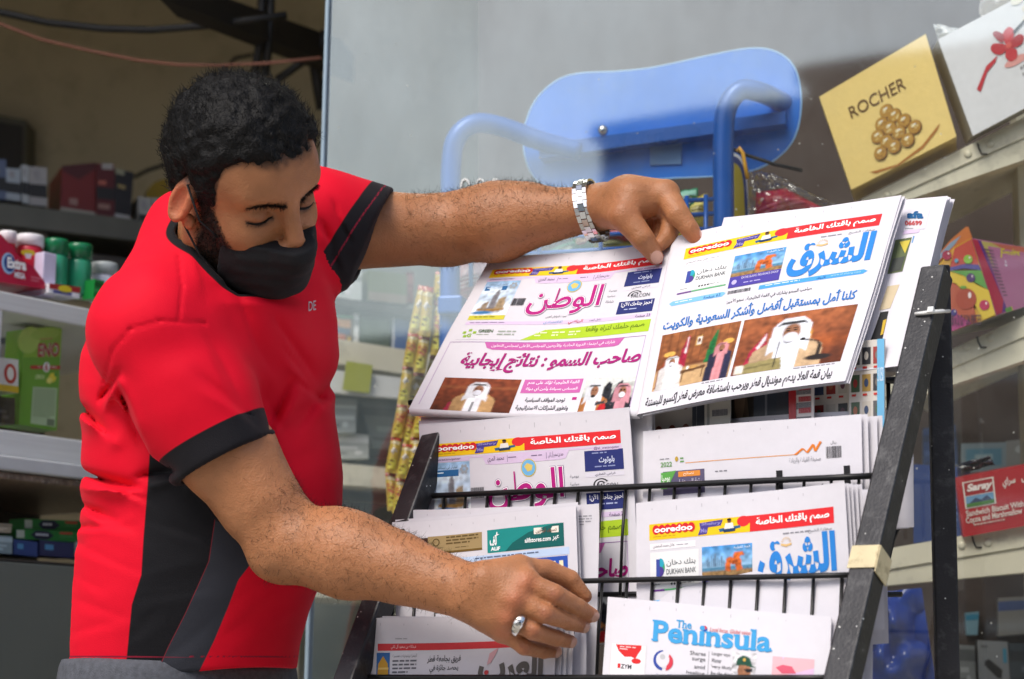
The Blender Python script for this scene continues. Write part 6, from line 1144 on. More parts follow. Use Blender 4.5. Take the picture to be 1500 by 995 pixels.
# --- far (his left) arm
lS, lE, lW = J(470, 335, 2.66), J(655, 337, 2.68), J(868, 306, 2.60)
hz = lambda zx, zy, d: P(830 + zx / 6.632, 250 + zy / 6.632, d)
dT = camco(RK.hit(955, 375, TP + .012))[2]; dI = camco(RK.hit(1015, 345, TP + .012))[2]
SK = []      # (function, bounding centre, bounding radius, blend, subtract)
def cone(a, b, r1, r2, k=.012):
    a, b = np.asarray(a), np.asarray(b); SK.append((lambda p: sd_cone(p, a, b, r1, r2), (a + b) / 2, np.linalg.norm(a - b) / 2 + max(r1, r2), k, False))
def ell(c, A, r, k=.012, sub=False): SK.append((lambda p: sd_ell(p, c, A, r), np.asarray(c), max(r), k, sub))
def hcone(a, b, r1, r2, k=.008): cone(hl(*a), hl(*b), r1, r2, k)
def hell(c, r, k=.012, sub=False, A=None): ell(hl(*c), HM if A is None else A, r, k, sub)
# trunk inside the shirt
cone(J(300, 560, 2.55), J(290, 860, 2.55), .08, .08); cone(J(300, 480, 2.52), rS, .05, .05, .03); cone(J(320, 430, 2.5), lS, .05, .05, .03)
cone(hl(-.02, -.03, 0), J(318, 425, 2.46), .054, .060, .02)
# head
hell((-.002, .036, 0), (.089, .082, .073), .01); hell((.035, -.03, 0), (.060, .088, .064), .03); hell((.05, .05, 0), (.048, .05, .062), .03)
hcone((.0, -.055, -.056), (.072, -.096, -.012), .02, .018, .02); hcone((.0, -.055, .056), (.072, -.096, .012), .02, .018, .02); hcone((.074, -.092, -.008), (.074, -.092, .008), .02, .02, .02)
hell((.06, -.022, -.04), (.028, .026, .022), .02); hell((.06, -.022, .04), (.028, .026, .022), .02)
hcone((.086, .032, -.012), (.074, .036, -.044), .012, .010, .016); hcone((.086, .032, .012), (.074, .036, .044), .012, .010, .016)
for s in (-1, 1): hell((.098, .012, s * .033), (.014, .0115, .019), .014, True)
for s in (-1, 1): hell((.0765, .009, s * .033), (.0145, .0125, .0165), .003)
hcone((.094, .024, 0), (.1115, -.020, 0), .0085, .0112, .012); hell((.106, -.032, -.012), (.0105, .009, .0085), .008); hell((.106, -.032, .012), (.0105, .009, .0085), .008)
hcone((.092, -.062, -.018), (.092, -.062, .018), .009, .009, .01)
EA = [HM @ np.array(v) for v in ([.88, .25, .38], [-.2, .97, -.1], [-.38, .0, .92])]
for s in (-1, 1):
    a0 = np.array([.97, -.22, .12 * s]); a0 /= np.linalg.norm(a0); a2 = np.array([.0, .28, .95 * s]); a2 -= a0 * (a0 @ a2); a2 /= np.linalg.norm(a2); a1 = np.cross(a2, a0); A = np.stack([HM @ a0, HM @ a1, HM @ a2], 1)
    c = (-.004, .000, s * .079); hell(c, (.0185, .032, .010), .004, False, A)
    off = A.T; ctr = hl(*c)
    ell(ctr + A[:, 2] * .008 + A[:, 0] * .004 + A[:, 1] * .002 * 1, A, (.0115, .0225, .008), .004, True)
    cone(ctr + A[:, 0] * .012 - A[:, 1] * .012, ctr + A[:, 0] * .013 + A[:, 1] * .004, .0045, .0035, .004)
    ell(hl(.004, -.028, s * .075), A, (.010, .010, .006), .006)
# near arm: upper arm, forearm, wrist
mid = rE + (rW - rE) * .33
cone(rS, rS + (rE - rS) * .55, .052, .0515, .02); cone(rS + (rE - rS) * .5, rE, .0515, .044, .02); cone(rS + (rE - rS) * .62 + np.array([.01, 0, .012]), rS + (rE - rS) * .8, .045, .043, .02)
cone(rE, mid, .043, .047, .02); ell(J(405, 816, 2.32), np.eye(3), (.028, .03, .024), .02); cone(mid + np.array([0, 0, .006]), rW, .045, .0305, .02)
cone(rE + (rW - rE) * .25 + np.array([0, 0, .014]), rE + (rW - rE) * .6 + np.array([0, 0, .006]), .036, .034, .02)
# near hand (back of the hand towards the viewer)
HD = 2.195
kn = {'T': hd(600, 255, HD + .03), 'I': hd(600, 335, HD + .004), 'M': hd(530, 450, HD - .004), 'R': hd(480, 570, HD), 'L': hd(450, 660, HD + .012)}
for k_, r in (('I', .017), ('M', .0175), ('R', .017), ('L', .0155)): cone(rW + (kn[k_] - rW) * .05, kn[k_], .026, r, .012)
cone(hd(330, 330, HD + .012), hd(560, 250, HD + .028), .022, .017, .014); cone(hd(380, 520, HD + .02), hd(560, 560, HD + .02), .024, .018, .012)
for k_, off in (('I', .0135), ('M', .0145), ('R', .0135)):                     # tendons on the back of the hand
    t_ = -_F * off; cone(rW + (kn[k_] - rW) * .45 + t_, kn[k_] + t_ * .75, .0045, .0065, .006)
def finger(pts, rs, k=.0022):
    for i in range(len(pts) - 1): cone(pts[i], pts[i + 1], rs[i], rs[i + 1], .004 if i == 0 else k)
NAILS = []
fT = [hd(560, 255, HD + .03), hd(745, 262, HD + .045), hd(905, 325, HD + .05), hd(1000, 432, HD + .05)]; finger(fT, [.015, .013, .0112, .0085])
fI = [kn['I'], hd(800, 420, HD - .006), hd(955, 505, HD + .016), hd(1052, 562, HD + .034)]; finger(fI, [.0128, .0108, .0096, .0080])
fM = [kn['M'], hd(735, 550, HD - .012), hd(895, 605, HD + .014), hd(990, 636, HD + .034)]; finger(fM, [.0128, .0108, .0096, .0080])
fR = [kn['R'], hd(650, 665, HD - .008), hd(810, 718, HD + .016), hd(902, 738, HD + .034)]; finger(fR, [.0122, .0104, .0092, .0077])
fL = [kn['L'], hd(590, 775, HD + .006), hd(725, 805, HD + .028), hd(805, 808, HD + .042)]; finger(fL, [.0110, .0094, .0083, .0070])
# far arm
mid = lE + (lW - lE) * .35
cone(lS, lE, .058, .045, .02); cone(lE, mid, .045, .050, .02); cone(mid, lW, .048, .028, .02); cone(lE + (lW - lE) * .2 + np.array([0, 0, .012]), lE + (lW - lE) * .55 + np.array([0, 0, .012]), .036, .034, .02)
# far hand pinching the papers: thumb in front, index over, the rest behind
mI = hz(960, 225, dI + .03); mT = hz(560, 440, dT + .0)
cone(lW, hz(640, 280, dT + .02), .027, .028, .014); cone(hz(400, 300, 2.60), mI, .024, .0185, .014); cone(hz(380, 360, 2.59), mT, .023, .0185, .014); cone(hz(600, 260, dT + .04), hz(800, 270, dI + .04), .028, .022, .014)
fl1 = [mT, hz(735, 655, dT - .012), hz(862, 832, dT - .004)]; finger(fl1, [.0185, .0145, .0105])
fl2 = [mI, hz(1085, 425, dI + .006), hz(1190, 560, dI + .0), hz(1262, 672, dI - .001)]; finger(fl2, [.017, .0145, .0118, .009])
for dx, dz in ((0, .035), (-70, .055), (-150, .072)):
    finger([hz(905 + dx, 250, dI + dz), hz(1030 + dx, 470, dI + dz - .004), hz(985 + dx, 640, dI + dz - .012), hz(905 + dx, 720, dI + dz - .016)], [.0155, .0135, .0115, .009])
def skin_sdf(p):
    c = p.mean(0); R = np.linalg.norm(p - c, axis=1).max()
    d = np.full(len(p), 1.0)
    for fn, bc, br, k, sub in SK:
        if np.linalg.norm(bc - c) - br - R > .09: continue
        m = np.linalg.norm(p - bc, axis=1) < br + .07 if R > .05 else slice(None)
        q = p[m]
        if len(q) == 0: continue
        e = fn(q)
        d[m] = smax(d[m], -e, k) if sub else smin(d[m], e, k)
    return d
def blockwise(fn, size=400):
    def g(p):
        o = np.empty(len(p)); 
        for i in range(0, len(p), size): o[i:i + size] = fn(p[i:i + size])
        return o
    return g
def local(fn):             # evaluates cell blocks one by one so that far away solids are skipped
    def g(p):
        if len(p) > 13 ** 3 and len(p) % 13 ** 3 == 0: return np.concatenate([fn(q) for q in p.reshape(-1, 13 ** 3, 3)])
        i = np.argsort(np.floor(p[:, 0] / .1) * 10000 + np.floor(p[:, 1] / .1) * 100 + np.floor(p[:, 2] / .1), kind='stable'); o = np.empty(len(p))
        for k in np.array_split(i, max(1, len(p) // 60)): o[k] = fn(p[k])
        return o
    return g
sk_fn = local(lambda p: skin_sdf(p))
sk_rough = local(lambda p: skin_sdf(p) - .0004 * vnoise(p * 60) - .0003 * vnoise(p * np.array([150, 150, 230])))
allc = np.array([s[1] for s in SK]); 
V, Q = grow(sk_rough, allc.min(0) - .12, allc.max(0) + .12, .0021, 12, 1.3)

# skin colour: warm brown, redder knuckles, dark beard and stubble at the hairline, lash lines
hv = tohead(V); sk_c = np.tile(np.array(lin('a56f4a')), (len(V), 1))
nz_ = vnoise(V * 45)[:, None]; sk_c = sk_c * (1 + .14 * nz_) * (1 + .05 * vnoise(V * 160)[:, None])
def tint(center, r, col, a):
    global sk_c
    w_ = np.exp(-(np.linalg.norm(V - np.asarray(center), axis=1) / r) ** 2)[:, None] * a; sk_c = sk_c * (1 - w_) + np.array(lin(col)) * w_
for f in (fI, fM, fR, fL): tint((f[1] + f[0] * .12) / 1.12 - _F * .011, .0035, '5e3424', .5); tint((f[1] * .88 + f[2] * .12) - _F * .011, .003, '5e3424', .45); tint(f[2] - _F * .009, .003, '6a3c2a', .4)  # knuckle creases: shade of the grooves painted into the skin colour
for f in (fI, fM, fR, fL): tint(f[0] - _F * .015, .012, 'b9664c', .45); tint(f[1] - _F * .012, .010, 'a8604a', .35); tint(f[3], .012, 'c98468', .5)
tint(fl1[2], .014, 'c07858', .5); tint(fl2[3], .014, 'b86448', .6); tint(mT, .016, 'b9664c', .35)
tint(hl(-.004, .002, -.088), .028, 'c0604a', .6); tint(hl(.118, -.026, 0), .014, 'b86e50', .3)
head = (np.abs(hv) < .15).all(1)
f_, u_, l_ = hv[:, 0], hv[:, 1], hv[:, 2]
beard = np.clip((.016 - u_ - 1.15 * np.clip(f_ - .034, 0, .1)) / .012, 0, 1) * np.clip((f_ - .010) / .008, 0, 1) * np.clip((u_ + .16) / .01, 0, 1) * (np.abs(l_) < .072)
beard = beard * head
sk_c = sk_c * (1 - .94 * beard[:, None]) + np.array(lin('120d0b')) * (.94 * beard[:, None])
for s in (-1, 1):       # brows: dark skin under the hairs
    tt = np.clip((l_ * s - .010) / .042, 0, 1); ub = .0235 + .006 * np.sin(tt * 2.2) - .004 * tt * tt
    w_ = np.exp(-((u_ - ub) / (.0044 - .0022 * tt)) ** 2) * np.clip((l_ * s - .008) / .004, 0, 1) * np.clip((.054 - l_ * s) / .006, 0, 1) * (f_ > .05) * head * .68; sk_c = sk_c * (1 - w_[:, None]) + .012 * w_[:, None]
for s in (-1, 1):       # the dark of the eye showing under the lowered lid
    w_ = np.exp(-(((u_ + .0022) / .0022) ** 2 + ((l_ - s * .033) / .0095) ** 2)) * (f_ > .06) * head * .75; sk_c = sk_c * (1 - w_[:, None]) + np.array(lin('1c120e')) * w_[:, None]
for s in (-1, 1):       # lash line under the lowered lid, darker socket
    w_ = np.exp(-((u_ - .0015 - .12 * (l_ - s * .033) ** 2 / .02) / .0028) ** 2) * (np.abs(l_ - s * .033) < .0165) * (f_ > .07) * head
    sk_c = sk_c * (1 - .85 * w_[:, None]) + .012 * w_[:, None]
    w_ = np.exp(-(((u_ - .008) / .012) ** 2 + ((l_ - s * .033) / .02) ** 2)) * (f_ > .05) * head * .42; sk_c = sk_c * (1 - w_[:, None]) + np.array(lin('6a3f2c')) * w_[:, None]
def nails(tip, prev, toward, wd, ln):
    ax = tip - prev; ax /= np.linalg.norm(ax); nrm = toward - ax * (toward @ ax); nrm /= np.linalg.norm(nrm); sd = np.cross(ax, nrm)
    q = V - (tip + nrm * .006); x = q @ ax; y = q @ sd; z = q @ nrm; m = ((x / ln) ** 4 + (y / wd) ** 4 < 1) & (z > -.003)
    sk_c[m] = sk_c[m] * .45 + np.array(lin('d39d88')) * .55
    NAILS.append((tip, ax, nrm, sd, wd, ln))
tov = -_F
for f in (fI, fM, fR, fL): nails(f[3] + (f[3] - f[2]) * .02, f[2], tov + np.array([.35, 0, -.1]), .0062, .0075)
nails(fl1[2] + (fl1[2] - fl1[1]) * .0, fl1[1], tov, .0078, .0095); nails(fl2[3], fl2[2], np.array([.95, -.3, .1]), .006, .008)
def skinmat():
    m, n, l, b, o = newmat('skin'); at = n.new('ShaderNodeAttribute'); at.attribute_name = 'col'; l.new(at.outputs['Color'], b.inputs['Base Color'])
    b.inputs['Roughness'].default_value = .5; b.inputs['Specular IOR Level'].default_value = .38
    b.inputs['Subsurface Weight'].default_value = .12; b.inputs['Subsurface Radius'].default_value = (1, .35, .2); b.inputs['Subsurface Scale'].default_value = .006
    tc = n.new('ShaderNodeTexCoord'); v = n.new('ShaderNodeTexVoronoi'); v.inputs['Scale'].default_value = 420; l.new(tc.outputs['Object'], v.inputs['Vector']); nz = n.new('ShaderNodeTexNoise'); nz.inputs['Scale'].default_value = 130; nz.inputs['Detail'].default_value = 5; l.new(tc.outputs['Object'], nz.inputs['Vector'])
    ad = n.new('ShaderNodeMath'); ad.operation = 'ADD'; l.new(v.outputs['Distance'], ad.inputs[0]); l.new(nz.outputs[0], ad.inputs[1])
    bp = n.new('ShaderNodeBump'); bp.inputs['Strength'].default_value = .32; bp.inputs['Distance'].default_value = .0014; l.new(ad.outputs[0], bp.inputs['Height']); l.new(bp.outputs[0], b.inputs['Normal']); return m
M['skin'] = skinmat()
man = mesh_np('person', V, Q, M['skin'], None, True, col=np.clip(sk_c, 0.003, 1))
tag(man, 'man in a red and black polo shirt and black mask arranging newspapers', 'person')
nm = mat('fingernail', 'd8a793', .3, 0, .05)
for tip, ax, nr, sd, wd, ln in NAILS:
    mb = MB(); gv = []
    for i in range(9):
        for j in range(9):
            x = (i / 8 * 2 - 1); y = (j / 8 * 2 - 1); x, y = x * math.sqrt(1 - y * y / 2), y * math.sqrt(1 - x * x / 2)
            base = tip + ax * (x * ln) + sd * (y * wd); gv.append(base)
    gv = np.array(gv)
    for _ in range(8):                                        # let the nail settle on the finger
        d = skin_sdf(gv + nr * .012); 
        break
    t = np.full(len(gv), .016)
    for _ in range(14): t -= np.clip(skin_sdf(gv + nr * t[:, None]) - .0004, -.01, .01) * .8
    gv = gv + nr * t[:, None]
    mb.add(gv, [(i * 9 + j, i * 9 + j + 1, (i + 1) * 9 + j + 1, (i + 1) * 9 + j) for i in range(8) for j in range(8)], 'd8a793', True); mb.build('fingernail', nm, man)

# ------------------------------------------------------------------ polo shirt
ys = [330, 360, 390, 420, 470, 520, 560, 600, 650, 700, 740, 800, 850, 900, 950, 1000, 1040]
Ls = [262, 232, 205, 178, 142, 124, 118, 118, 124, 126, 124, 111, 104, 98, 95, 95, 96]
Rs = [430, 452, 470, 482, 490, 493, 488, 486, 495, 500, 499, 487, 470, 450, 436, 430, 428]
Bs = [.075, .10, .125, .14, .155, .165, .168, .168, .168, .17, .172, .175, .175, .172, .17, .168, .168]
HEM = 984.0
s_ax = np.array([335, 676.]) - np.array([230, 478.]); 
sA, sB = J(232, 486, 2.35), J(330, 675, 2.332); sax = (sB - sA) / np.linalg.norm(sB - sA); slen = np.linalg.norm(sB - sA)
fA, fB = J(455, 335, 2.60), J(546, 345, 2.66); fn_ = P(560, 370, 2.65) - P(505, 344, 2.65); fn_ /= np.linalg.norm(fn_)
FOLDS = [((118, 598), (165, 640), 7, .006), ((124, 700), (212, 714), 7, .007), ((128, 740), (212, 792), 9, .005), ((112, 800), (206, 836), 9, .006), ((108, 838), (150, 868), 8, .004), ((210, 842), (310, 826), 9, -.004), ((205, 700), (260, 690), 7, .005),
         ((150, 585), (172, 545), 6, .005), ((172, 545), (205, 640), 10, -.004), ((175, 575), (215, 655), 7, .005), ((440, 560), (485, 590), 10, .004), ((430, 640), (490, 560), 12, .005), ((400, 700), (490, 640), 14, .004), ((380, 800), (480, 730), 13, .005), ((350, 880), (450, 820), 12, .004), ((330, 930), (435, 880), 10, .004),
         ((300, 500), (380, 620), 16, .003), ((345, 430), (400, 540), 14, .004), ((330, 420), (440, 440), 12, .003), ((190, 930), (240, 890), 9, .004), ((240, 960), (330, 900), 10, .003), ((250, 770), (300, 790), 8, .004), ((490, 300), (520, 360), 7, .004), ((470, 330), (500, 390), 7, .005), ((262, 330), (300, 420), 12, -.003), ((126, 690), (216, 735), 6, .005), ((120, 770), (205, 770), 7, .005), ((105, 880), (190, 905), 8, .004), ((100, 930), (180, 900), 9, .004), ((420, 520), (495, 610), 9, .005), ((400, 610), (470, 760), 12, .004), ((300, 560), (400, 640), 10, .003), ((410, 470), (460, 560), 10, .004), ((215, 760), (330, 800), 8, .004), ((200, 880), (300, 860), 8, .004), ((385, 640), (430, 560), 9, .004)]
def cam2(p):
    q = p - _C; z = q @ _F; return 750 + FPX * (q @ _R) / z, 497.5 - FPX * (q @ _U) / z, z
def segd(x, y, a, b):
    ax, ay = a; bx, by = b; dx, dy = bx - ax, by - ay; t = np.clip(((x - ax) * dx + (y - ay) * dy) / (dx * dx + dy * dy), 0, 1)
    return np.hypot(x - ax - t * dx, y - ay - t * dy)
def fold(x, y, a, b, wd):            # a crease that fades out towards both ends
    ax, ay = a; dx, dy = b[0] - ax, b[1] - ay; L = math.hypot(dx, dy); t = ((x - ax) * dx + (y - ay) * dy) / (L * L); q = ((x - ax) * dy - (y - ay) * dx) / L
    q = q + wd * .35 * np.sin(t * 3.0 + ax); return np.exp(-(np.abs(q) / (wd * (.55 + .5 * np.clip(t, 0, 1)))) ** 1.35) * np.exp(-(np.abs(t - .5) / .55) ** 4)
def shirt_raw(p):
    x, y, z = cam2(p); x0 = 750 + (x - 750) * z / D0; y0 = 497.5 + (y - 497.5) * z / D0     # measured at the trunk's own distance
    lx = np.interp(y0, ys, Ls); rx = np.interp(y0, ys, Rs); b = np.interp(y0, ys, Bs)
    cx = (lx + rx) / 2; hw = (rx - lx) / 2 * D0 / FPX; X = (x0 - cx) * D0 / FPX; Y = z - D0 - .01
    k = (np.abs(X / hw) ** 2.3 + np.abs(Y / b) ** 2.3) ** (1 / 2.3); d = (k - 1) * np.minimum(hw, b)
    d = smax(d, (330 - y0) * D0 / FPX, .05)
    return d, x, y
def NECK(p):                          # the collar opening, with room for the lowered chin
    return smin(sd_cone(p, hl(-.01, -.02, 0), J(322, 406, 2.43), .056, .062), sd_ell(tohead(p), (.042, -.056, 0), np.eye(3), (.070, .072, .072)), .01)
def shirt_sdf(p):
    d, x, y = shirt_raw(p)
    d = smin(d, sd_cone(p, J(286, 356, 2.50), sA, .056, .080), .05); d = smin(d, sd_cone(p, J(286, 356, 2.50), J(330, 470, 2.42), .056, .085), .05)             # near shoulder slope
    d = smin(d, sd_cone(p, J(345, 372, 2.52), fA, .060, .070), .05)
    ns = smin(sd_cone(p, sA, sA + sax * slen * .5, .079, .0715), sd_cone(p, sA + sax * slen * .4, sB + sax * .03, .0735, .0635), .02)
    ns = smax(ns, (p - sB) @ sax, .004)
    inner = sd_cone(p, sB - sax * .05, sB + sax * .05, .0572, .054); ns = smax(ns, -smax(inner, (sB - sax * .035 - p) @ sax, .004), .002)
    d = smin(d, ns, .018)
    fs = smin(sd_cone(p, fA, fB, .073, .064), sd_cone(p, fA, fB + (fB - fA) * .5, .072, .060), .02); fs = smax(fs, (p - fB) @ fn_, .004)
    fi = sd_cone(p, fB - (fB - fA) * .3, fB + (fB - fA) * .6, .060, .056); fs = smax(fs, -smax(fi, (fB - fn_ * .03 - p) @ fn_, .004), .002)
    d = smin(d, fs, .03)
    # hem and neck openings
    d = smax(d, (y - HEM - 6 * np.sin((x - 100) / 60.)) * D0 / FPX, .004)
    nk = NECK(p); d = smax(d, -nk, .004)
    # folds
    w_ = 0
    near = np.abs(d) < .04
    if near.any():
        xn, yn, pn = x[near], y[near], p[near]; a = np.zeros(len(xn))
        for s0, s1, wd, am in FOLDS:
            wd = wd * 1.2; am = am * (2.6 if s0[1] > 560 else 1.9); s2 = (s0[0] + wd * .4, s0[1] + wd * 1.5); s3 = (s1[0] + wd * .4, s1[1] + wd * 1.5)
            a -= am * fold(xn, yn, s0, s1, wd); a += am * .7 * fold(xn, yn, s2, s3, wd * 1.2)
        a += .0035 * vnoise(np.stack([pn[:, 0] * 9, pn[:, 1] * 9, pn[:, 2] * 14], 1)) + .0016 * vnoise(np.stack([pn[:, 0] * 26 + pn[:, 2] * 10, pn[:, 1] * 20, pn[:, 2] * 30], 1))
        # sewn seams
        for sm in (((152, 562), (166, 512)), ((166, 512), (192, 482)), ((192, 482), (235, 470)), ((235, 470), (300, 474)), ((262, 372), (266, 420)), ((266, 420), (262, 470))): a -= .0022 * np.exp(-(segd(xn, yn, *sm) / 2.2) ** 2)
        a *= np.clip(-((pn - sB) @ sax) / .03, 0, 1) * .9 + .1; d = d.copy(); d[near] = d[near] - a
    return d
Vs, Qs = grow(shirt_sdf, P(60, 1060, 2.2) * np.array([1, 0, 1]) + np.array([-.02, 2.05, -.05]), np.array([.02, 2.95, P(500, 230, 2.5)[2] + .05]), .0032, 12, 1.6)
xs, ysv, zs = cam2(Vs)
ns_ = smin(sd_cone(Vs, sA, sA + sax * slen * .5, .079, .0715), sd_cone(Vs, sA + sax * slen * .4, sB + sax * .03, .0735, .0635), .02)
on_near = np.clip((.016 - ns_) / .004, -1, 1); along = (Vs - sB) @ sax
cuff = np.minimum(.034 + along, .0055 - ns_)
fs_ = sd_cone(Vs, fA, fB + (fB - fA) * .5, .072, .062); alf = (Vs - fB) @ fn_
cuff2 = np.where((fs_ < .016) & (xs > 470), .034 + alf + np.clip((ysv - 345) / 55, -1, 1) * .005, -.05); cuff = np.maximum(cuff, cuff2)
nk_d = NECK(Vs); collar = np.where(xs < 345, .013, .013 - (xs - 345) * .0002) - nk_d
def edge(pts):                      # signed: how far right of a seam line, in metres
    q = np.array(pts, float); return (xs - np.interp(ysv, q[:, 1], q[:, 0])) * D0 / FPX
e1 = edge([(232, 560), (222, 640), (219, 666), (216, 715), (210, 790), (207, 842), (193, 886), (183, 990)])
e2 = edge([(330, 640), (318, 730), (314, 767), (306, 822), (292, 854), (270, 902), (246, 949), (228, 990)])
e3 = edge([(400, 780), (369, 824), (349, 850), (334, 890), (314, 938), (289, 990)])
trunk = np.clip((ns_ - .004) / .004, -1, 1) * .01
front = np.where(zs < D0 + .05, 1, -1)
blk = np.minimum(np.minimum(np.minimum(e1, -e2), trunk), (ysv - 655) * .001); gry = np.minimum(np.minimum(np.minimum(e2, -e3), trunk), (ysv - 745) * .001)
stitch = np.maximum(.0011 - np.abs(cuff - .017), .0011 - np.abs(ysv - (HEM - 22)) * D0 / FPX)
def shirtmat():
    m, n, l, b, o = newmat('polo_knit')
    def at(a):
        k = n.new('ShaderNodeAttribute'); k.attribute_name = a; return k.outputs['Fac']
    def step(src, w_=.0008):
        r = n.new('ShaderNodeMapRange'); r.inputs['From Min'].default_value = -w_; r.inputs['From Max'].default_value = w_; l.new(src, r.inputs[0]); return r.outputs[0]
    def mix(f, a, c):
        x = n.new('ShaderNodeMix'); x.data_type = 'RGBA'; l.new(f, x.inputs[0])
        if isinstance(a, tuple): x.inputs[6].default_value = (*a, 1)
        else: l.new(a, x.inputs[6])
        x.inputs[7].default_value = (*c, 1); return x.outputs[2]
    red = (.70, .003, .022)
    c = mix(step(at('blk')), red, lin('17171b')); c = mix(step(at('gry')), c, lin('33353d')); c = mix(step(at('cuff')), c, lin('1b1a1e')); c = mix(step(at('collar')), c, lin('18181b'))
    tc = n.new('ShaderNodeTexCoord'); nz = n.new('ShaderNodeTexNoise'); nz.inputs['Scale'].default_value = 14; nz.inputs['Detail'].default_value = 5; l.new(tc.outputs['Object'], nz.inputs['Vector'])
    r = n.new('ShaderNodeMapRange'); r.inputs['To Min'].default_value = .9; r.inputs['To Max'].default_value = 1.1; l.new(nz.outputs[0], r.inputs[0])
    sc_ = n.new('ShaderNodeVectorMath'); sc_.operation = 'SCALE'; l.new(c, sc_.inputs[0]); l.new(r.outputs[0], sc_.inputs['Scale'])
    c2 = mix(step(at('stitch'), .0004), sc_.outputs[0], lin('8a1c34')); l.new(c2, b.inputs['Base Color'])
    b.inputs['Roughness'].default_value = .7; b.inputs['Specular IOR Level'].default_value = .14; b.inputs['Sheen Weight'].default_value = .05; b.inputs['Sheen Roughness'].default_value = .4; b.inputs['Sheen Tint'].default_value = (1, .75, .8, 1)
    wv = n.new('ShaderNodeTexNoise'); wv.inputs['Scale'].default_value = 620; wv.inputs['Detail'].default_value = 2; l.new(tc.outputs['Object'], wv.inputs['Vector'])
    bp = n.new('ShaderNodeBump'); bp.inputs['Strength'].default_value = .3; bp.inputs['Distance'].default_value = .001; l.new(wv.outputs[0], bp.inputs['Height']); l.new(bp.outputs[0], b.inputs['Normal']); return m
shirt = mesh_np('polo_shirt', Vs, Qs, shirtmat(), man, True, attrs=dict(blk=blk, gry=gry, cuff=cuff, collar=collar, stitch=stitch)); tag(shirt, 'red polo shirt with black and grey side panels and black cuffs')
# chest print
def proj_on(fn, pts, start=.25):
    o = []
    for x, y in pts:
        d = ray(x, y); t = 2.0
        for _ in range(60):
            e = float(fn((_C + d * t)[None])[0]); t += np.clip(e, -.02, .04) * .6
            if abs(e) < .0003: break
        o.append(_C + d * (t - .0009))
    return o
v2, f2, i2 = text2d('DE', .01); x0, y0 = v2.min(0); x1, y1 = v2.max(0); pp_ = [(452 + (a - x0) / (x1 - x0) * 11, 456 - (b - y0) / (y1 - y0) * 14 + (1 - (a - x0) / (x1 - x0)) * 2 - 2) for a, b in v2]
mb = MB(); mb.add(proj_on(shirt_sdf, pp_), f2, 'c8b8bc'); mb.build('chest_print', M['card'], shirt)

# ------------------------------------------------------------------ hair, brows, beard, mask
hx = [-.13, -.06, -.030, -.018, -.004, .014, .020, .034, .042, .054, .070, .10]; hy = [-.075, -.07, -.045, .000, .030, .026, -.052, -.056, -.005, .068, .088, .092]
def hair_sdf(p, nzs=1.0):
    q = tohead(p); d = sd_ell(q, (-.004, .040, 0), np.eye(3), (.098, .091, .080)); d = smin(d, sd_ell(q, (.012, .068, .0), np.eye(3), (.078, .058, .074)), .03); d = smin(d, sd_ell(q, (-.05, .0, 0), np.eye(3), (.046, .065, .068)), .03)
    ul = np.interp(q[:, 0], hx, hy) + .004 * vnoise(q * 160) - .012 * np.clip((.06 - np.abs(q[:, 2])) / .03, 0, 1) * (q[:, 0] > .06)
    d = smax(d, (ul - q[:, 1]) * .8, .006)
    # in front of the ear the hair lies close
    cl = sd_ell(q, (-.0, .03, 0), np.eye(3), (.10, .12, .0768)); d = np.where(q[:, 1] < .05, smax(d, cl - .012 * np.clip(q[:, 1] / .05, 0, 1), .01), d)
    return d - nzs * (.003 * vnoise(q * 60) + .003 * vnoise(q * 130 + 7))
Vh, Qh = grow(lambda p: hair_sdf(p), HC - .19, HC + .19, .003, 12, 1.8)
hd_ = hair_sdf(V[head], 0.0); fade = np.clip((.011 - hd_) / .011, 0, 1) ** 1.5 * .8 * (f_[head] > -.02)
ca = man.data.attributes['col']; sk_c[head] = sk_c[head] * (1 - fade[:, None]) + np.array(lin('17110e')) * fade[:, None]; ca.data.foreach_set('color', np.concatenate([np.clip(sk_c, .003, 1), np.ones((len(sk_c), 1))], 1).astype(np.float32).ravel()) if len(ca.data) == len(sk_c) else print('COLOUR SIZE')
M['hair'] = mat('black_hair', '080707', .6, 0, .3, 90, .5, 260, spec=.2)
hair = mesh_np('hair', Vh, Qh, M['hair'], man, True)
def strands(roots, nrm, ln, curl, r, n=6, rad=None, comb=None):
    vs, fs = [], []; b = 0
    for p, nn in zip(roots, nrm):
        L = ln * RNG.uniform(.6, 1.3); t = RNG.normal(size=3) * (1 if comb is None else .55) + (0 if comb is None else comb); t -= nn * (t @ nn); t /= np.linalg.norm(t) + 1e-9; u = np.cross(nn, t); ph = RNG.uniform(0, 6.28); sg = RNG.choice((-1, 1))
        pts = []
        for i in range(n):
            s = i / (n - 1); a = ph + sg * s * 4.2 * curl; pts.append(p + nn * (L * (.15 + .55 * s) * (1 - .35 * s * curl) - .002) + (t * math.cos(a) + u * math.sin(a)) * L * .30 * curl + t * L * s * (1 - curl))
        for i in range(n):
            dr = pts[min(i + 1, n - 1)] - pts[max(i - 1, 0)]; dr /= np.linalg.norm(dr) + 1e-9; a1 = np.cross(dr, nn + .01); a1 /= np.linalg.norm(a1) + 1e-9; a2 = np.cross(dr, a1); rr = r * (1 - .75 * i / (n - 1))
            for k in range(3): an = 2.094 * k; vs.append(pts[i] + (a1 * math.cos(an) + a2 * math.sin(an)) * rr)
        for i in range(n - 1):
            for k in range(3): fs.append((b + i * 3 + k, b + i * 3 + (k + 1) % 3, b + i * 3 + 3 + (k + 1) % 3, b + i * 3 + 3 + k))
        b += n * 3
    return np.array(vs), np.array(fs)
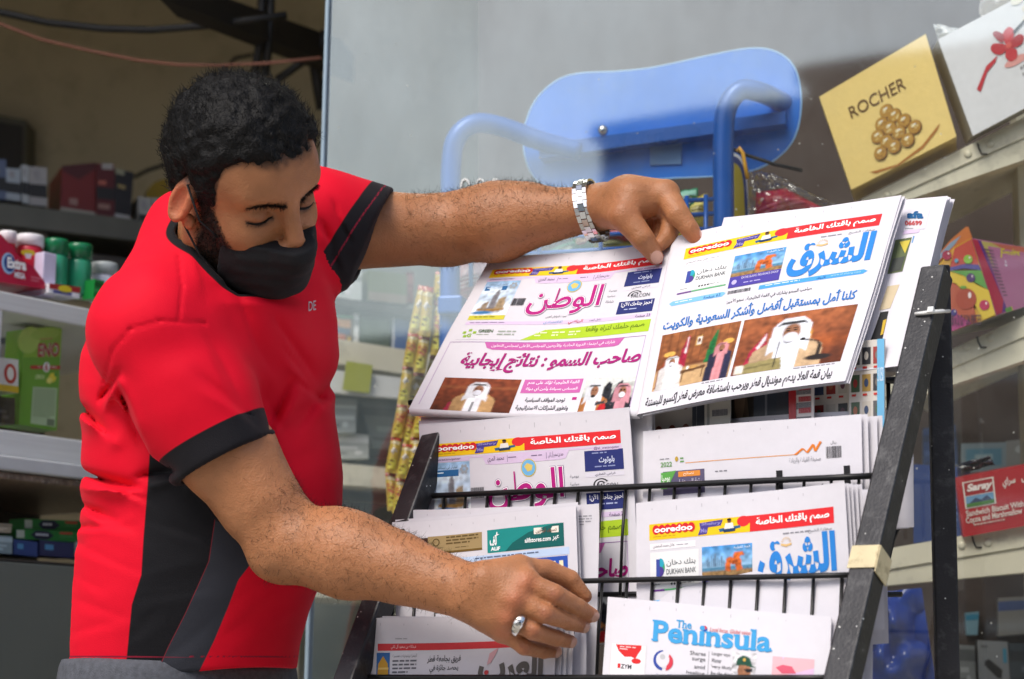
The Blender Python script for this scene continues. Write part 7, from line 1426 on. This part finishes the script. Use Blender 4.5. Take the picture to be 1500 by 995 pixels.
def normals(fn, p, e=.002):
    g = np.stack([fn(p + np.eye(3)[k] * e) - fn(p - np.eye(3)[k] * e) for k in range(3)], 1); return g / (np.linalg.norm(g, axis=1, keepdims=True) + 1e-9)
M['strand'] = mat('hair_strand', '0b0908', .55, 0, .3, 200, spec=.25)
NH = 9000; idx = RNG.choice(len(Vh), NH); rt_ = Vh[idx] + RNG.normal(size=(NH, 3)) * .0015; hn = normals(lambda p: hair_sdf(p, 0), rt_)
a, f = strands(rt_, hn * .32, .016, .62, .0004, 7, comb=HM @ np.array([-.6, .5, .35])); mesh_np('hair_curls', a, f, M['strand'], hair, True)
# beard between ear and mask
cand = np.where((beard > .3) & (f_ < .075))[0]; cand = RNG.choice(cand, 4200); bn = normals(sk_fn, V[cand])
a, f = strands(V[cand], bn, .009, .55, .00036, 4); mesh_np('beard', a, f, M['strand'], man, True)
# eyebrows and lashes
for s in (-1, 1):
    pts = []
    for k in range(620):
        t = RNG.uniform(0, 1); l0 = s * (.010 + .042 * t); u0 = .0235 + .006 * math.sin(t * 2.2) - .004 * t * t + RNG.normal() * .0019 * (1.1 - .6 * t); d = np.array([.11, u0, l0])
        for _ in range(20): d[0] -= np.clip(float(skin_sdf(hl(*d)[None])[0]), -.01, .02) * .8
        pts.append(hl(*d))
    pts = np.array(pts); nn = normals(skin_sdf, pts); dirn = HM @ np.array([.2, .35, s * 1.0]); a, f = strands(pts, nn * .1 + dirn * .9, .005, .06, .00035, 4); mesh_np('eyebrow', a, f, M['strand'], man, True)
    lid = []
    for t in np.linspace(-1, 1, 15):
        d = np.array([.105, .0012 + .0032 * t * t - .0012 * t * s, s * .033 + t * .0155])
        for _ in range(24): d[0] -= np.clip(float(skin_sdf(hl(*d)[None])[0]), -.01, .02) * .8
        lid.append(hl(*d))
    mb = MB(); mb.tube(lid, [.0005 + .0014 * (1 - abs(q) ** 2.5) for q in np.linspace(-1, 1, 15)], 6); o_ = mb.build('eyelashes', M['strand'], man)
    lp = np.array([lid[int(q)] + (lid[min(int(q) + 1, 14)] - lid[int(q)]) * (q % 1) for q in RNG.uniform(0, 14, 70)]); dirn = HM @ np.array([.72, -.6, 0]); a, f = strands(lp, np.tile(dirn, (len(lp), 1)), .006, .08, .0003, 4); mesh_np('lash_hair', a, f, M['strand'], o_, True)
# arm hair: short fine dark hairs lying along the forearms
vx, vy, vz = cam2(V)
def armhair(cnt, a, b, sel, dirn, ln, r):
    ax = (b - a); t = ((V - a) @ ax) / (ax @ ax); ok = np.where((t > sel[0]) & (t < sel[1]) & (np.linalg.norm(V - a - t[:, None] * ax, axis=1) < .075) & (vz < 3))[0]
    k = RNG.choice(ok, cnt); n_ = normals(sk_fn, V[k]); up = n_[:, 2]; k = k[RNG.random(cnt) < np.clip(.65 + .5 * up, .3, 1)]; n_ = normals(sk_fn, V[k])
    d = dirn + RNG.normal(size=(len(k), 3)) * .3; return strands(V[k], n_ * .55 + d * .65 * np.linalg.norm(n_, axis=1, keepdims=True), ln, .28, r, 5)
a1, f1 = armhair(5600, rE, rW, (-.1, 1.08), (rW - rE) / np.linalg.norm(rW - rE) * .7 + np.array([0, 0, -.2]), .010, .00016)
a2, f2_ = armhair(5200, lE, lW, (-.15, .97), (lW - lE) / np.linalg.norm(lW - lE) * .5 + np.array([0, 0, .25]), .011, .00016)
a3, f3 = armhair(500, rS + (rE - rS) * .62, rE, (0, 1), (rE - rS) / np.linalg.norm(rE - rS), .008, .00011)
a4, f4 = armhair(260, lW, hz(800, 230, dT + .02), (.1, .9), np.array([.8, 0, .1]), .008, .00011)
mesh_np('arm_hair', np.concatenate([a1, a2, a3, a4]), np.concatenate([f1, f2_ + len(a1), f3 + len(a1) + len(a2), f4 + len(a1) + len(a2) + len(a3)]), M['strand'], man, True)
# mask
def mask_sdf(p):
    q = tohead(p); d = sd_ell(q, (.045, -.055, 0), np.eye(3), (.068, .074, .069)); d = smin(d, sd_cone(q, np.array([.102, -.020, 0.]), np.array([.115, -.034, 0.]), .014, .0165), .02); d = smin(d, sd_cone(q, np.array([.106, -.040, 0.]), np.array([.084, -.098, 0.]), .016, .024), .04)
    # pleats follow the width of the mask
    pl_ = .0012 * (np.abs(((-q[:, 1] * 1.0 + .1 * q[:, 0]) / .017) % 1 - .5) * 2 - .5) * (np.abs(q[:, 2]) < .06)
    d = d - pl_ - .0012 * vnoise(q * 70)
    d = smax(d, q[:, 1] + .0240 + .05 * np.abs(q[:, 2]), .003); d = smax(d, .053 - q[:, 0] + .1 * (q[:, 1] + .06), .003); d = smax(d, -(q[:, 1] + .104), .014)
    inn = sd_ell(q, (.042, -.055, 0), np.eye(3), (.062, .069, .063)); return smax(d, -np.maximum(inn, .0 - 1), .003) if False else d
Vm, Qm = grow(mask_sdf, HC - .19, HC + .19, .0025, 12, 1.8)
M['mask'] = mat('black_mask_fabric', '17171a', .78, 0, .12, 60, .3, 700, spec=.3)
mask = mesh_np('face_mask', Vm, Qm, M['mask'], man, True)
for s in (-1, 1):
    for (a_, b_, c_) in (((.054, -.03, s * .064), (.03, -.012, s * .078), (.006, .026, s * .080)), ((.054, -.085, s * .06), (.03, -.06, s * .076), (.004, -.032, s * .080))):
        mb = MB(); mb.tube([hl(*a_), (hl(*a_) + hl(*b_)) / 2, hl(*b_), hl(*c_)], .0014, 6); mb.build('ear_loop', M['mask'], mask)

# ------------------------------------------------------------------ trousers, shoes
def trou(p):
    d = sd_cone(p, J(226, 985, 2.48), J(300, 985, 2.54), .108, .108)
    for a in ((J(222, 1030, 2.46), J(215, 1450, 2.44), J(200, 1870, 2.46)), (J(305, 1030, 2.57), J(335, 1450, 2.54), J(330, 1870, 2.56))):
        d = smin(d, sd_cone(p, a[0], a[1], .102, .085), .05); d = smin(d, sd_cone(p, a[1], a[2], .085, .07), .05)
    d = smax(d, p[:, 2] - P(200, 968, 2.45)[2], .004)
    return d - .004 * vnoise(p * np.array([14, 14, 6]))
Vt, Qt = grow(trou, (-.75, 2.1, .03), (.05, 2.9, .9), .007, 12, 1.8)
tm = mat('grey_melange_jersey', '4d5058', .85, 0, .25, 160, .25, 500)
mesh_np('trousers', Vt, Qt, tm, man, True)
for x, d in ((200, 2.44), (330, 2.56)):
    p = J(x, 1870, d); mb = MB(); base = np.array([p[0], p[1], 0.0])
    def sh_(q, base=base): return smax(smin(sd_cone(q, base + np.array([.0, .0, .045]), base + np.array([.15, -.06, .03]), .05, .042), sd_cone(q, base + np.array([0, 0, .06]), base + np.array([0, 0, .12]), .05, .055), .03), -q[:, 2] + .002, .006)
    a, f = grow(sh_, base + np.array([-.1, -.2, -.01]), base + np.array([.25, .1, .2]), .007, 12, 1.8); mesh_np('shoe', a, f, M['rubber'], man, True)

# ------------------------------------------------------------------ watch and ring
wa = (lW - lE) / np.linalg.norm(lW - lE); up = np.array([0, 0, 1.0]); wx = up - wa * (up @ wa); wx /= np.linalg.norm(wx); wy = np.cross(wa, wx)
watch = MB(); wc = J(866, 309, 2.60); ra, rb_ = .0385, .036
wl = np.array([.12, 0, 0])
nl = 26; tilt = .22
def band_ring(u0, u1, rr, n=nl, gap=.12, off=0.0):
    for i in range(n):
        t0 = 2 * math.pi * (i + gap / 2 + off) / n; t1 = 2 * math.pi * (i + 1 - gap / 2 + off) / n; vs = []
        for r_ in (rr, rr + .0028):
            for u in (u0, u1):
                for t in (t0, t1): vs.append(wc + wa * u + wx * math.cos(t) * (ra + r_) + wy * math.sin(t) * (rb_ + r_) + wa * math.cos(t) * -.006)
        watch.add(vs, [(0, 1, 3, 2), (4, 6, 7, 5), (0, 4, 5, 1), (2, 3, 7, 6), (0, 2, 6, 4), (1, 5, 7, 3)], 'ffffff')
band_ring(-.0095, -.0042, .001); band_ring(-.0038, .0038, .0014, off=.5); band_ring(.0042, .0095, .001)
wt_ = watch.build('wristwatch', M['steel'], man)
mb = MB(); vs = []
for u in (-.0085, .0085):
    for k in range(13):
        t = math.radians(150 + (k / 12) * 60 + 65); vs.append(wc + wa * u + wx * math.cos(t) * (ra + .0052) + wy * math.sin(t) * (rb_ + .0052) + wa * math.cos(t) * -.006)
mb.add(vs, [(k, k + 1, k + 14, k + 13) for k in range(12)], 'ffffff', True); mb.build('clasp', M['steel'], wt_)
# ring on the near hand
rc = fR[0] + (fR[1] - fR[0]) * .52; rax = (fR[1] - fR[0]) / np.linalg.norm(fR[1] - fR[0]); rx_ = -_F - rax * (-_F @ rax); rx_ /= np.linalg.norm(rx_); ry_ = np.cross(rax, rx_)
mb = MB(); n = 28; prof = [(-.003, .0142), (-.0022, .0158), (.0022, .0158), (.003, .0142)]; vs = []
for k in range(n):
    t = 2 * math.pi * k / n; wd = 1 + .9 * max(0, math.cos(t)) ** 2
    for u, r_ in prof: vs.append(rc + rax * u * wd + (rx_ * math.cos(t) + ry_ * math.sin(t)) * (r_ + .0012 * max(0, math.cos(t)) ** 4))
mb.add(vs, [(k * 4 + j, k * 4 + (j + 1) % 4, ((k + 1) % n) * 4 + (j + 1) % 4, ((k + 1) % n) * 4 + j) for k in range(n) for j in range(4)], 'ffffff', True)
rg = mb.build('ring', M['silver'], man)
mb = MB(); mb.lathe(rc + rx_ * .0155, rx_, [(.0058, 0), (.006, .0016), (.0046, .003), (.002, .0036)], 10, 'ffffff', False); mb.build('setting', M['silver'], rg)
